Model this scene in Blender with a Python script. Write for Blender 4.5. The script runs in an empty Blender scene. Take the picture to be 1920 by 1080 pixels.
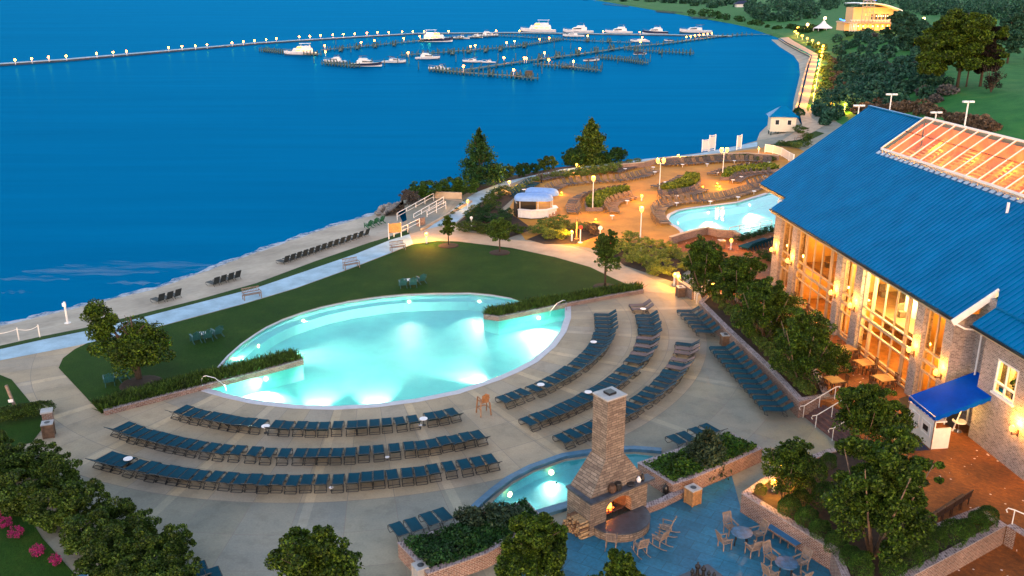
import bpy, bmesh, math, random
import numpy as np
from mathutils import Vector, Matrix
from mathutils.geometry import tessellate_polygon
R = math.radians
random.seed(7)
rng = np.random.default_rng(7)
scene = bpy.context.scene
col = scene.collection

# ---------------------------------------------------------------- camera
F = 1650.0
TH = math.atan(555 / F)
S_, C_ = math.sin(TH), math.cos(TH)
H = 27.0
cd = bpy.data.cameras.new('camera')
cam = bpy.data.objects.new('camera', cd)
col.objects.link(cam)
cam.location = (0, 0, H)
cam.rotation_euler = (math.pi / 2 - TH, 0, 0)
cd.sensor_width = 36
cd.lens = 36 * F / 1920
cd.clip_start = 0.5
cd.clip_end = 30000
scene.camera = cam

# ---------------------------------------------------------------- dusk sky, weak afterglow
w = bpy.data.worlds.new('World')
scene.world = w
w.use_nodes = True
nt = w.node_tree
sky = nt.nodes.new('ShaderNodeTexSky')
sky.sky_type = 'NISHITA'
sky.sun_disc = False
sky.sun_elevation = R(14)
sky.sun_rotation = R(180)
sky.air_density = 1.0
sky.dust_density = 0.6
sky.ozone_density = 2.5
nt.nodes['Background'].inputs['Strength'].default_value = 0.078
mx = nt.nodes.new('ShaderNodeMix'); mx.data_type = 'RGBA'; mx.blend_type = 'MULTIPLY'; mx.inputs[0].default_value = 1
mx.inputs[7].default_value = (1.5, 1.05, .80, 1)                # warm white balance of the photograph
nt.links.new(sky.outputs[0], mx.inputs[6])
nt.links.new(mx.outputs[2], nt.nodes['Background'].inputs[0])
sd = bpy.data.lights.new('sun', 'SUN')
sd.energy = 0.07
sd.angle = R(60)
sd.color = (1, 0.93, 0.85)
sun = bpy.data.objects.new('sun', sd)
col.objects.link(sun)
sun.rotation_euler = (R(40), 0, R(-60))
vs = scene.view_settings
vs.view_transform = 'Standard'
vs.look = 'None'
vs.gamma = 1
vs.exposure = 2.75
scene.cycles.use_denoising = True
scene.cycles.max_bounces = 8
scene.cycles.transparent_max_bounces = 12
scene.cycles.sample_clamp_indirect = 4
scene.cycles.use_light_tree = True

# ---------------------------------------------------------------- photo pixel -> place
def at(px, py, z=0.0):
    u = px - 960; v = py - 540
    fw = C_ * F - S_ * v; dn = S_ * F + C_ * v
    s = (H - z) / dn
    return Vector((u * s, fw * s, z))
def depth(p):
    return C_ * p[1] - S_ * (p[2] - H)
def ppm(p):                                   # photo pixels per metre there
    return F / depth(p)
def top_of(p, py):                            # height of the point above p seen at photo row py
    k = (py - 540) / F
    return (k * C_ + S_) * p[1] / (k * S_ - C_) + H - p[2]
def P2(pts, z=0.0):
    return [at(a, b, z) for a, b in pts]

WZ = -1.6                                     # water level
SHORE = [(100, 52), (150, 58), (185, 66), (221.6, 73), (422, 146), (574, 173), (816, 208), (1171, 224), (2750, 286), (6000, 380)]
def lin(tab, t):
    if t <= tab[0][0]: return tab[0][1]
    for (a, b), (c, d) in zip(tab, tab[1:]):
        if t <= c: return b + (d - b) * (t - a) / (c - a)
    return tab[-1][1]
def sst(t):
    t = max(0.0, min(1.0, t)); return t * t * (3 - 2 * t)
def hgt(x, y):
    d = x - lin(SHORE, y) - 2
    if d < 0: return -0.08
    far = sst((y - 560) / 120)
    k = sst((y - 118) / 45)
    hh = 7.5 * sst(d / 34) * (1 - far) + far * 3.0 * sst(d / 60)
    hh += (0.5 * math.sin(x * .11 + y * .05) + 0.35 * math.sin(y * .13 - x * .07)) * sst(d / 12)
    return hh * k - 0.08
def hit(px, py):
    d = at(px, py, 0) - Vector((0, 0, H)); d.normalize()
    t = 60.0
    while t < 6000:
        p = Vector((0, 0, H)) + d * t
        if p.z < hgt(p.x, p.y): return p
        t += 0.6 if t < 700 else 4
    return at(px, py, 0)

# ---------------------------------------------------------------- mesh helper
class MB:
    def __init__(s): s.v = []; s.f = []; s.m = []; s.cur = 0
    def add(s, vs, fs):
        o = len(s.v); s.v += [tuple(p) for p in vs]
        for f in fs: s.f.append(tuple(i + o for i in f)); s.m.append(s.cur)
        return s
    def box(s, c, d, rz=0.0, M=None):
        x, y, z = d[0] / 2, d[1] / 2, d[2] / 2
        ps = [Vector((a, b, e)) for e in (-z, z) for a, b in ((-x, -y), (x, -y), (x, y), (-x, y))]
        if rz: Rm = Matrix.Rotation(rz, 3, 'Z'); ps = [Rm @ p for p in ps]
        if M is not None: ps = [M @ p for p in ps]
        c = Vector(c)
        return s.add([p + c for p in ps], [(3, 2, 1, 0), (4, 5, 6, 7), (0, 1, 5, 4), (1, 2, 6, 5), (2, 3, 7, 6), (3, 0, 4, 7)])
    def bar(s, a, b, w, h, up=(0, 0, 1)):
        a = Vector(a); b = Vector(b); d = b - a; L = d.length
        if L < 1e-6: return s
        d /= L; u = Vector(up); x = d.cross(u)
        if x.length < 1e-4: x = d.cross(Vector((0, 1, 0)))
        x.normalize(); u = x.cross(d)
        ps = []
        for p in (a, b):
            for i, j in ((-1, -1), (1, -1), (1, 1), (-1, 1)): ps.append(p + x * (i * w / 2) + u * (j * h / 2))
        return s.add(ps, [(3, 2, 1, 0), (4, 5, 6, 7), (0, 1, 5, 4), (1, 2, 6, 5), (2, 3, 7, 6), (3, 0, 4, 7)])
    def tube(s, pts, r, n=6, r2=None):
        pts = [Vector(p) for p in pts]; N = len(pts); ring = []; vs = []
        for i, p in enumerate(pts):
            d = pts[min(i + 1, N - 1)] - pts[max(i - 1, 0)]
            if d.length < 1e-6: d = Vector((0, 0, 1))
            d.normalize(); a = Vector((0, 0, 1)) if abs(d.z) < .9 else Vector((1, 0, 0))
            x = d.cross(a).normalized(); y = d.cross(x)
            rr = r if r2 is None else r + (r2 - r) * i / max(1, N - 1)
            vs += [p + x * (rr * math.cos(2 * math.pi * k / n)) + y * (rr * math.sin(2 * math.pi * k / n)) for k in range(n)]
        fs = [(i * n + k, i * n + (k + 1) % n, (i + 1) * n + (k + 1) % n, (i + 1) * n + k) for i in range(N - 1) for k in range(n)]
        fs += [tuple(range(n))[::-1], tuple((N - 1) * n + k for k in range(n))]
        return s.add(vs, fs)
    def cyl(s, c, r, h, n=16, r2=None):
        c = Vector(c); r2 = r if r2 is None else r2
        vs = [c + Vector((q * math.cos(2 * math.pi * k / n), q * math.sin(2 * math.pi * k / n), z)) for q, z in ((r, 0), (r2, h)) for k in range(n)]
        return s.add(vs, [(k, (k + 1) % n, n + (k + 1) % n, n + k) for k in range(n)] + [tuple(range(n))[::-1], tuple(range(n, 2 * n))])
    def lathe(s, c, prof, n=16):
        c = Vector(c); vs = [c + Vector((q * math.cos(2 * math.pi * k / n), q * math.sin(2 * math.pi * k / n), z)) for q, z in prof for k in range(n)]
        m = len(prof)
        fs = [(i * n + k, i * n + (k + 1) % n, (i + 1) * n + (k + 1) % n, (i + 1) * n + k) for i in range(m - 1) for k in range(n)]
        return s.add(vs, fs + [tuple(range(n))[::-1], tuple((m - 1) * n + k for k in range(n))])
    def ball(s, c, r, n=10, m=6, sz=1.0):
        return s.lathe(c, [(max(1e-3, r * math.sin(math.pi * i / m)), -r * sz * math.cos(math.pi * i / m)) for i in range(m + 1)], n)
    def sheet(s, loops, z=None):
        L = [[Vector((p[0], p[1], 0)) for p in lp] for lp in loops]
        tri = tessellate_polygon(L)
        flat = [Vector(p) if z is None else Vector((p[0], p[1], z)) for lp in loops for p in lp]
        fs = []
        for a, b, c in tri:
            q = (flat[b] - flat[a]).cross(flat[c] - flat[a])
            fs.append((a, b, c) if q.z > 0 else (a, c, b))
        return s.add(flat, fs)
    def prism(s, poly, z0, z1, bottom=False):
        a = sum(p[0] * q[1] - q[0] * p[1] for p, q in zip(poly, poly[1:] + poly[:1]))
        if a < 0: poly = poly[::-1]
        s.sheet([poly], z1)
        n = len(poly)
        s.add([(p[0], p[1], z0) for p in poly] + [(p[0], p[1], z1) for p in poly], [(k, (k + 1) % n, n + (k + 1) % n, n + k) for k in range(n)])
        if bottom:
            o = len(s.f); s.sheet([poly], z0)
            for i in range(o, len(s.f)): s.f[i] = s.f[i][::-1]
        return s
    def wall(s, line, th, z0, z1, closed=False, cap=0):
        # a wall of thickness th along a plan polyline
        pts = [Vector((p[0], p[1])) for p in line]; n = len(pts); L = []; Rr = []
        for i, p in enumerate(pts):
            a = pts[(i - 1) % n] if (closed or i > 0) else None
            b = pts[(i + 1) % n] if (closed or i < n - 1) else None
            d1 = (p - a).normalized() if a is not None else None; d2 = (b - p).normalized() if b is not None else None
            if d1 is None: d1 = d2
            if d2 is None: d2 = d1
            t = (d1 + d2); t = t.normalized() if t.length > 1e-4 else d1
            nn = Vector((-t.y, t.x)); k = th / 2 / max(.4, nn.dot(Vector((-d1.y, d1.x))))
            L.append(p + nn * k); Rr.append(p - nn * k)
        vs = [(q.x, q.y, z) for z in (z0, z1) for q in L + Rr]
        fs = []; m = n if closed else n - 1
        for i in range(m):
            j = (i + 1) % n
            fs += [(2 * n + i, 3 * n + i, 3 * n + j, 2 * n + j), (i, 2 * n + i, 2 * n + j, j), (n + j, 3 * n + j, 3 * n + i, n + i)]
        if not closed: fs += [(n, 3 * n, 2 * n, 0), (n - 1, 3 * n - 1, 4 * n - 1, 2 * n - 1)]
        return s.add(vs, fs)
    def build(s, name, mats, parent=None, smooth=False, uv=True):
        me = bpy.data.meshes.new(name)
        me.from_pydata(s.v, [], s.f)
        mats = mats if isinstance(mats, (list, tuple)) else [mats]
        for m in mats: me.materials.append(m)
        if len(mats) > 1: me.polygons.foreach_set('material_index', s.m)
        if smooth: me.polygons.foreach_set('use_smooth', [True] * len(s.f))
        if uv:
            ul = me.uv_layers.new(name='UVMap'); buf = []
            for p in me.polygons:
                n = p.normal
                if abs(n.z) > .72: buf += [c for i in p.vertices for c in s.v[i][:2]]
                else:
                    l = math.hypot(n.x, n.y); tx, ty = -n.y / l, n.x / l
                    for i in p.vertices:
                        q = s.v[i]; buf += [q[0] * tx + q[1] * ty, q[2]]
            ul.data.foreach_set('uv', buf)
        o = bpy.data.objects.new(name, me); col.objects.link(o)
        if parent is not None: o.parent = parent
        return o

def tag(o, label, cat, group=None):
    o['label'] = label; o['category'] = cat
    if group: o['group'] = group
    return o
def thing(name, label, cat, loc=(0, 0, 0), rz=0.0, group=None):
    o = bpy.data.objects.new(name, None); col.objects.link(o)
    o.empty_display_size = .3
    o.location = loc; o.rotation_euler = (0, 0, rz)
    return tag(o, label, cat, group)
def kids(o): return [c for c in o.children]
def dup(o, loc=None, rz=None, label=None, group=None, scale=None, parent=None):
    c = o.copy(); col.objects.link(c)
    if parent is not None: c.parent = parent
    if loc is not None: c.location = loc
    if rz is not None: c.rotation_euler = (0, 0, rz)
    if scale is not None: c.scale = scale if hasattr(scale, '__len__') else (scale,) * 3
    if label: c['label'] = label
    if group: c['group'] = group
    for k in kids(o): dup(k, parent=c)
    return c
def struct(o, kind='structure'):
    o['kind'] = kind; return o
ONES = 'first second third fourth fifth sixth seventh eighth ninth tenth eleventh twelfth thirteenth fourteenth fifteenth sixteenth seventeenth eighteenth nineteenth'.split()
TENS = {2: 'twent', 3: 'thirt', 4: 'fort'}
def nth(i):                                   # 1 -> first
    if i < 20: return ONES[i - 1]
    t, r_ = divmod(i, 10)
    return TENS[t] + 'ieth' if r_ == 0 else TENS[t] + 'y-' + ONES[r_ - 1]
def lamp(loc, watt, color=(1, .42, .07), r=.12, parent=None):
    d = bpy.data.lights.new('bulb_light', 'POINT'); d.energy = watt; d.color = color; d.shadow_soft_size = r
    o = bpy.data.objects.new('bulb_light', d); col.objects.link(o); o.location = loc
    if parent is not None: o.parent = parent
    return o
def spot(loc, aim, watt, color, size=80, blend=.8, r=.1, parent=None):
    d = bpy.data.lights.new('spot_light', 'SPOT'); d.energy = watt; d.color = color
    d.spot_size = R(size); d.spot_blend = blend; d.shadow_soft_size = r
    o = bpy.data.objects.new('spot_light', d); col.objects.link(o); o.location = loc
    o.rotation_euler = (Vector(aim) - Vector(loc)).to_track_quat('-Z', 'Y').to_euler()
    if parent is not None: o.parent = parent
    return o

# ---------------------------------------------------------------- materials
def newmat(name):
    m = bpy.data.materials.new(name); m.use_nodes = True
    return m, m.node_tree, m.node_tree.nodes['Principled BSDF']
def N(nt, t, **k):
    n = nt.nodes.new(t)
    for a, b in k.items():
        if a in n.inputs: n.inputs[a].default_value = b
        else: setattr(n, a, b)
    return n
def ramp(nt, fac, stops):
    r_ = nt.nodes.new('ShaderNodeValToRGB'); e = r_.color_ramp.elements
    while len(e) < len(stops): e.new(.5)
    for q, (p, c) in zip(e, stops): q.position = p; q.color = (*c, 1)
    nt.links.new(fac, r_.inputs[0]); return r_.outputs[0]
def mixc(nt, a, b, fac, mode='MIX'):
    m = nt.nodes.new('ShaderNodeMix'); m.data_type = 'RGBA'; m.blend_type = mode
    for i, v in ((6, a), (7, b)):
        if isinstance(v, tuple): m.inputs[i].default_value = (*v, 1)
        else: nt.links.new(v, m.inputs[i])
    if isinstance(fac, (int, float)): m.inputs[0].default_value = fac
    else: nt.links.new(fac, m.inputs[0])
    return m.outputs[2]
def coord(nt, kind='Object', scale=None, rot=0):
    t = nt.nodes.new('ShaderNodeTexCoord'); o = t.outputs[kind]
    if scale or rot:
        m = nt.nodes.new('ShaderNodeMapping'); m.inputs['Scale'].default_value = scale or (1, 1, 1)
        m.inputs['Rotation'].default_value = (0, 0, rot); nt.links.new(o, m.inputs[0]); o = m.outputs[0]
    return o
def noise(nt, vec, sc, det=4, rough=.55):
    n = N(nt, 'ShaderNodeTexNoise', Scale=sc, Detail=det, Roughness=rough); nt.links.new(vec, n.inputs['Vector']); return n.outputs['Fac']
def bump(nt, b, h, st=.3, d=.02):
    n = N(nt, 'ShaderNodeBump', Strength=st, Distance=d); nt.links.new(h, n.inputs['Height']); nt.links.new(n.outputs[0], b.inputs['Normal'])
def plain(name, c, rough=.6, var=.25, sc=3.0, metal=0.0, kind='Object', spec=.5):
    m, nt, b = newmat(name); v = coord(nt, kind)
    f = noise(nt, v, sc); f2 = noise(nt, v, sc * 9, 3)
    lo = tuple(x * (1 - var) for x in c); hi = tuple(min(1, x * (1 + var)) for x in c)
    a = ramp(nt, f, [(.3, lo), (.7, hi)]); g = ramp(nt, f2, [(.3, (1 - var * .6,) * 3), (.7, (1,) * 3)])
    nt.links.new(mixc(nt, a, g, 1.0, 'MULTIPLY'), b.inputs['Base Color'])
    b.inputs['Roughness'].default_value = rough; b.inputs['Metallic'].default_value = metal
    b.inputs['Specular IOR Level'].default_value = spec
    return m
def glow(name, c, st):
    m, nt, b = newmat(name); b.inputs['Base Color'].default_value = (*c, 1)
    b.inputs['Emission Color'].default_value = (*c, 1); b.inputs['Emission Strength'].default_value = st
    return m
def bricks(name, c1, c2, mortar, bw=.22, bh=.075, ms=.012, rough=.8, rot=0, off=.5, varn=.5, petals=False):
    m, nt, b = newmat(name); v = coord(nt, 'UV', rot=rot)
    n = N(nt, 'ShaderNodeTexBrick', Scale=1.0, offset=off); n.inputs['Brick Width'].default_value = bw; n.inputs['Row Height'].default_value = bh
    n.inputs['Mortar Size'].default_value = ms; n.inputs['Color1'].default_value = (*c1, 1); n.inputs['Color2'].default_value = (*c2, 1); n.inputs['Mortar'].default_value = (*mortar, 1)
    nt.links.new(v, n.inputs['Vector'])
    o = n.outputs['Color']
    big = ramp(nt, noise(nt, v, .35, 5), [(.3, (1 - varn,) * 3), (.7, (1,) * 3)])
    fine = ramp(nt, noise(nt, v, 5, 4), [(.3, (.65,) * 3), (.7, (1,) * 3)])
    o = mixc(nt, mixc(nt, o, big, 1.0, 'MULTIPLY'), fine, 1.0, 'MULTIPLY')
    if petals:
        f = N(nt, 'ShaderNodeTexVoronoi', Scale=2.2); nt.links.new(v, f.inputs['Vector'])
        k = N(nt, 'ShaderNodeMath', operation='LESS_THAN'); k.inputs[1].default_value = .13; nt.links.new(f.outputs['Distance'], k.inputs[0])
        g = N(nt, 'ShaderNodeMath', operation='GREATER_THAN'); g.inputs[1].default_value = .5; nt.links.new(noise(nt, v, .25, 3), g.inputs[0])
        h = N(nt, 'ShaderNodeMath', operation='MULTIPLY'); nt.links.new(k.outputs[0], h.inputs[0]); nt.links.new(g.outputs[0], h.inputs[1])
        o = mixc(nt, o, (.75, .6, .55), h.outputs[0])
    nt.links.new(o, b.inputs['Base Color']); b.inputs['Roughness'].default_value = rough
    iv = N(nt, 'ShaderNodeMath', operation='SUBTRACT'); iv.inputs[0].default_value = 1; nt.links.new(n.outputs['Fac'], iv.inputs[1])
    bump(nt, b, iv.outputs[0], .5, .01)
    return m
def leafmat(name, dark, mid, lite, trans=.25):
    m, nt, b = newmat(name)
    a = N(nt, 'ShaderNodeAttribute', attribute_name='rnd')
    c = ramp(nt, a.outputs['Fac'], [(0, dark), (.55, mid), (1, lite)])
    f = ramp(nt, noise(nt, coord(nt, 'Object'), .9, 3), [(.3, (.45,) * 3), (.7, (1.4,) * 3)])
    c = mixc(nt, c, f, 1.0, 'MULTIPLY')
    nt.links.new(c, b.inputs['Base Color']); b.inputs['Roughness'].default_value = .6; b.inputs['Specular IOR Level'].default_value = .25
    t = N(nt, 'ShaderNodeBsdfTranslucent'); nt.links.new(c, t.inputs[0])
    x = N(nt, 'ShaderNodeMixShader', Fac=trans); nt.links.new(b.outputs[0], x.inputs[1]); nt.links.new(t.outputs[0], x.inputs[2])
    nt.links.new(x.outputs[0], nt.nodes['Material Output'].inputs[0])
    return m
def clear(name, tint, gloss_rough=.02, ior=1.33, gl=(1, 1, 1), wave=None, body=None, bodyfac=0.0):
    # thin clear surface: tinted see-through + mirror by Fresnel (lets lamp light pass)
    m, nt, b = newmat(name); nt.nodes.remove(b)
    t = N(nt, 'ShaderNodeBsdfTransparent'); t.inputs[0].default_value = (*tint, 1)
    g = N(nt, 'ShaderNodeBsdfGlossy', Roughness=gloss_rough); g.inputs[0].default_value = (*gl, 1)
    f = N(nt, 'ShaderNodeFresnel', IOR=ior)
    if wave:
        n = N(nt, 'ShaderNodeBump', Strength=wave[1], Distance=.05); nt.links.new(noise(nt, coord(nt, 'Object'), wave[0], 3), n.inputs['Height'])
        nt.links.new(n.outputs[0], g.inputs['Normal']); nt.links.new(n.outputs[0], f.inputs['Normal'])
    first = t.outputs[0]
    if body:
        d = N(nt, 'ShaderNodeBsdfDiffuse'); d.inputs[0].default_value = (*body, 1)
        y = N(nt, 'ShaderNodeMixShader', Fac=bodyfac); nt.links.new(t.outputs[0], y.inputs[1]); nt.links.new(d.outputs[0], y.inputs[2]); first = y.outputs[0]
    x = N(nt, 'ShaderNodeMixShader'); nt.links.new(f.outputs[0], x.inputs[0]); nt.links.new(first, x.inputs[1]); nt.links.new(g.outputs[0], x.inputs[2])
    nt.links.new(x.outputs[0], nt.nodes['Material Output'].inputs[0])
    return m

M = {}
M['blue_sling'] = plain('blue_sling', (.001, .046, .078), .8, .2, 2, spec=.12)
M['tan_sling'] = plain('tan_sling', (.16, .12, .12), .8, .2, 2, spec=.15)
M['dark_frame'] = plain('dark_frame', (.012, .016, .02), .45, .2)
M['white_paint'] = plain('white_paint', (.75, .74, .72), .5, .08)
M['white_plastic'] = plain('white_plastic', (.78, .76, .78), .35, .05)
M['teak'] = plain('teak', (.32, .15, .06), .65, .35, 4)
M['grey_teak'] = plain('grey_teak', (.22, .17, .14), .75, .35, 5)
M['dark_wood'] = plain('dark_wood', (.07, .03, .015), .6, .35, 4)
M['bin_wood'] = plain('bin_wood', (.3, .17, .075), .6, .35, 6)
M['brown_wood'] = plain('brown_wood', (.15, .085, .05), .65, .35, 4)
M['deck_lounge'] = plain('deck_lounge', (.22, .14, .085), .7, .3, 4)
M['deck_lounge_dark'] = plain('deck_lounge_dark', (.09, .075, .075), .7, .3, 4)
M['soil'] = plain('soil', (.028, .017, .012), .95, .5, 4)
M['brick'] = bricks('brick', (.36, .18, .13), (.17, .07, .05), (.46, .40, .36), .28, .10, .018)
M['pale_brick'] = bricks('pale_brick', (.46, .37, .34), (.20, .155, .145), (.50, .45, .42), .28, .10, .018, varn=.25)
M['brick_cap'] = bricks('brick_cap', (.42, .36, .40), (.16, .12, .14), (.5, .46, .46), .14, .24, .014, off=0, varn=.3)
M['pavers'] = bricks('pavers', (.46, .13, .014), (.28, .075, .009), (.2, .085, .02), .21, .105, .006, rot=R(38), petals=True)
M['bluestone'] = bricks('bluestone', (.022, .22, .38), (.012, .16, .29), (.008, .08, .14), 1.2, .8, .012, .55, rot=R(31), varn=.35)
M['hearth'] = plain('hearth', (.05, .062, .085), .5, .3, 3)
M['coping_blue'] = plain('coping_blue', (.045, .14, .24), .5, .25, 2)
M['bulb'] = glow('bulb', (1, .40, .06), .75)
M['bulb_soft'] = glow('bulb_soft', (1, .38, .05), .6)
M['bulb_far'] = glow('bulb_far', (1, .17, .006), 26)
M['bulb_white'] = glow('bulb_white', (1, .62, .22), 2.5)
M['neon'] = glow('neon', (.02, .12, 1), 1.5)
M['ember'] = glow('ember', (1, .10, .012), 1.1)
M['flame'] = glow('flame', (1, .30, .03), 1.6)
M['black'] = plain('black', (.01, .01, .012), .4, .2)
M['iron'] = plain('iron', (.02, .018, .018), .5, .3)
M['steel'] = plain('steel', (.55, .55, .56), .25, .1, metal=.9)
M['bark'] = plain('bark', (.06, .042, .03), .9, .4, 5)
M['pale_bark'] = plain('pale_bark', (.17, .11, .075), .85, .4, 5)
M['pile'] = plain('pile', (.04, .085, .085), .85, .4, 2)
M['dock'] = plain('dock', (.07, .125, .115), .8, .35, 2)
M['leaf_tree'] = leafmat('leaf_tree', (.010, .024, .002), (.034, .076, .005), (.115, .19, .014))
M['leaf_box'] = leafmat('leaf_box', (.010, .030, .003), (.028, .088, .008), (.08, .18, .018))
M['leaf_hedge'] = leafmat('leaf_hedge', (.012, .028, .003), (.040, .088, .009), (.12, .20, .028))
M['leaf_dark'] = leafmat('leaf_dark', (.005, .024, .006), (.014, .062, .012), (.036, .115, .026))
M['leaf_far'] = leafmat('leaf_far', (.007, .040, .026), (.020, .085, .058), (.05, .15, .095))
M['leaf_purple'] = leafmat('leaf_purple', (0.0058, 0.0050, 0.0058), (0.0130, 0.0101, 0.0101), (0.0216, 0.0180, 0.0144))
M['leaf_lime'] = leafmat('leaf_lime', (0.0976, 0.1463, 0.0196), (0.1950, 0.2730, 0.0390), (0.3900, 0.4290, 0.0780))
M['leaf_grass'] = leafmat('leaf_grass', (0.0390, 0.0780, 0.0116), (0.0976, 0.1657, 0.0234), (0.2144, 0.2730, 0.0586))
M['leaf_grey'] = leafmat('leaf_grey', (.04, .045, .05), (.08, .08, .085), (.13, .125, .12))
M['petal'] = leafmat('petal', (.14, .006, .07), (.4, .015, .18), (.55, .05, .24))
M['leaf_tan'] = leafmat('leaf_tan', (.06, .04, .025), (.12, .08, .05), (.2, .14, .09))
# ================================================================ SETTING: ground, water, pools
CX, CY = -12.65, 71.65                        # centre of the pool arc and of the lounger rows
def mat_concrete():
    m, nt, b = newmat('concrete'); v = coord(nt, 'Object')
    s = N(nt, 'ShaderNodeSeparateXYZ'); nt.links.new(v, s.inputs[0])
    def mth(op, a, c=None):
        n = N(nt, 'ShaderNodeMath', operation=op)
        for i, q in enumerate((a, c)):
            if q is None: continue
            if isinstance(q, (int, float)): n.inputs[i].default_value = q
            else: nt.links.new(q, n.inputs[i])
        return n.outputs[0]
    dx = mth('SUBTRACT', s.outputs[0], CX); dy = mth('SUBTRACT', s.outputs[1], CY)
    r = mth('SQRT', mth('ADD', mth('MULTIPLY', dx, dx), mth('MULTIPLY', dy, dy)))
    an = mth('MULTIPLY', mth('ARCTAN2', dy, dx), 180 / math.pi / 5.2)
    fr = mth('FRACT', mth('ADD', an, 100)); edge = mth('ABSOLUTE', mth('SUBTRACT', fr, .5))
    wide = mth('MULTIPLY', mth('SUBTRACT', .5, edge), mth('MULTIPLY', r, 5.2 * math.pi / 180))
    j1 = mth('LESS_THAN', wide, .016)
    band = mth('FRACT', mth('ADD', mth('DIVIDE', an, 3), 100.1)); bw = mth('MULTIPLY', mth('ABSOLUTE', mth('SUBTRACT', band, .5)), mth('MULTIPLY', r, 15.6 * math.pi / 180))
    b1 = mth('LESS_THAN', bw, .27)
    rr = mth('FRACT', mth('DIVIDE', r, 3.05)); j2 = mth('LESS_THAN', mth('ABSOLUTE', mth('SUBTRACT', rr, .5)), .006)
    j = mth('MAXIMUM', j1, j2)
    # slabs of slightly different pours
    cell = N(nt, 'ShaderNodeTexWhiteNoise', noise_dimensions='2D'); cv = N(nt, 'ShaderNodeCombineXYZ')
    nt.links.new(mth('FLOOR', mth('ADD', an, 100)), cv.inputs[0]); nt.links.new(mth('FLOOR', mth('ADD', mth('DIVIDE', r, 3.05), .5)), cv.inputs[1]); nt.links.new(cv.outputs[0], cell.inputs['Vector'])
    base = ramp(nt, cell.outputs['Value'], [(0, (.34, .285, .20)), (.6, (.41, .34, .24)), (1, (.33, .295, .24))])
    st = ramp(nt, noise(nt, v, .22, 6, .62), [(.32, (.74, .77, .80)), (.62, (1.08, 1.04, .98))])
    fine = ramp(nt, noise(nt, v, 9, 4), [(.25, (.82,) * 3), (.75, (1.06,) * 3)])
    c = mixc(nt, mixc(nt, base, st, 1, 'MULTIPLY'), fine, 1, 'MULTIPLY')
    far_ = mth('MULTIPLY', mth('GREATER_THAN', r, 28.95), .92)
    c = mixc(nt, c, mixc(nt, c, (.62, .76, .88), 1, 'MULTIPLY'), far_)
    stn = ramp(nt, noise(nt, v, .7, 6, .7), [(.34, (.82, .81, .80)), (.5, (1,) * 3)])
    c = mixc(nt, c, stn, 1, 'MULTIPLY')
    c = mixc(nt, c, mixc(nt, c, (1.28, 1.24, 1.18), 1, 'MULTIPLY'), b1)
    c = mixc(nt, c, (.19, .165, .14), j)
    nt.links.new(c, b.inputs['Base Color']); b.inputs['Roughness'].default_value = .75
    return m
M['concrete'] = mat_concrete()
def mat_lawn(name, a, c, d):
    m, nt, b = newmat(name); v = coord(nt, 'Object')
    f = ramp(nt, noise(nt, v, .25, 5, .65), [(.3, a), (.55, c), (.75, d)])
    g = ramp(nt, noise(nt, coord(nt, 'Object', (5, 2.2, 5), .5), 3, 5, .7), [(.28, (.5,) * 3), (.7, (1.25,) * 3)])
    f = mixc(nt, f, (.04, .07, .012), ramp(nt, noise(nt, v, .5, 6, .7), [(.56, (0,) * 3), (.75, (.5,) * 3)]))
    nt.links.new(mixc(nt, f, g, 1, 'MULTIPLY'), b.inputs['Base Color']); b.inputs['Roughness'].default_value = .9
    b.inputs['Specular IOR Level'].default_value = .1
    bump(nt, b, noise(nt, v, 14, 3), .6, .05)
    return m
M['lawn'] = mat_lawn('lawn', (.010, .046, .006), (.018, .06, .007), (.03, .075, .008))
M['meadow'] = mat_lawn('meadow', (.02, .13, .035), (.04, .18, .045), (.08, .2, .05))
M['sand'] = plain('sand', (.38, .34, .28), .95, .25, .22)
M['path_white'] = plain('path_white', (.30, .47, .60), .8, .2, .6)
M['path_warm'] = plain('path_warm', (.44, .35, .25), .8, .18, .5)
M['deck_tan'] = plain('deck_tan', (.42, .20, .022), .8, .25, .35)
M['boardwalk'] = plain('boardwalk', (.46, .34, .24), .8, .25, .8)
M['plaster'] = plain('plaster', (.30, .72, .66), .6, .10, .5)
M['plaster_dark'] = plain('plaster_dark', (.10, .32, .38), .6, .2, .6)
M['coping'] = plain('coping', (.46, .48, .54), .5, .1, 2)
M['pool_water'] = clear('pool_water', (.62, .96, 1.0), .03, 1.30, (.8, .95, 1), (1.4, .25), (.06, .50, .58), .34)
M['glass'] = clear('glass', (.95, .90, .82), .02, 1.35)
M['roof_glass'] = clear('roof_glass', (.92, .62, .36), .05, 1.2, (.9, .8, .75), None, (.62, .36, .20), .30)
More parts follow.
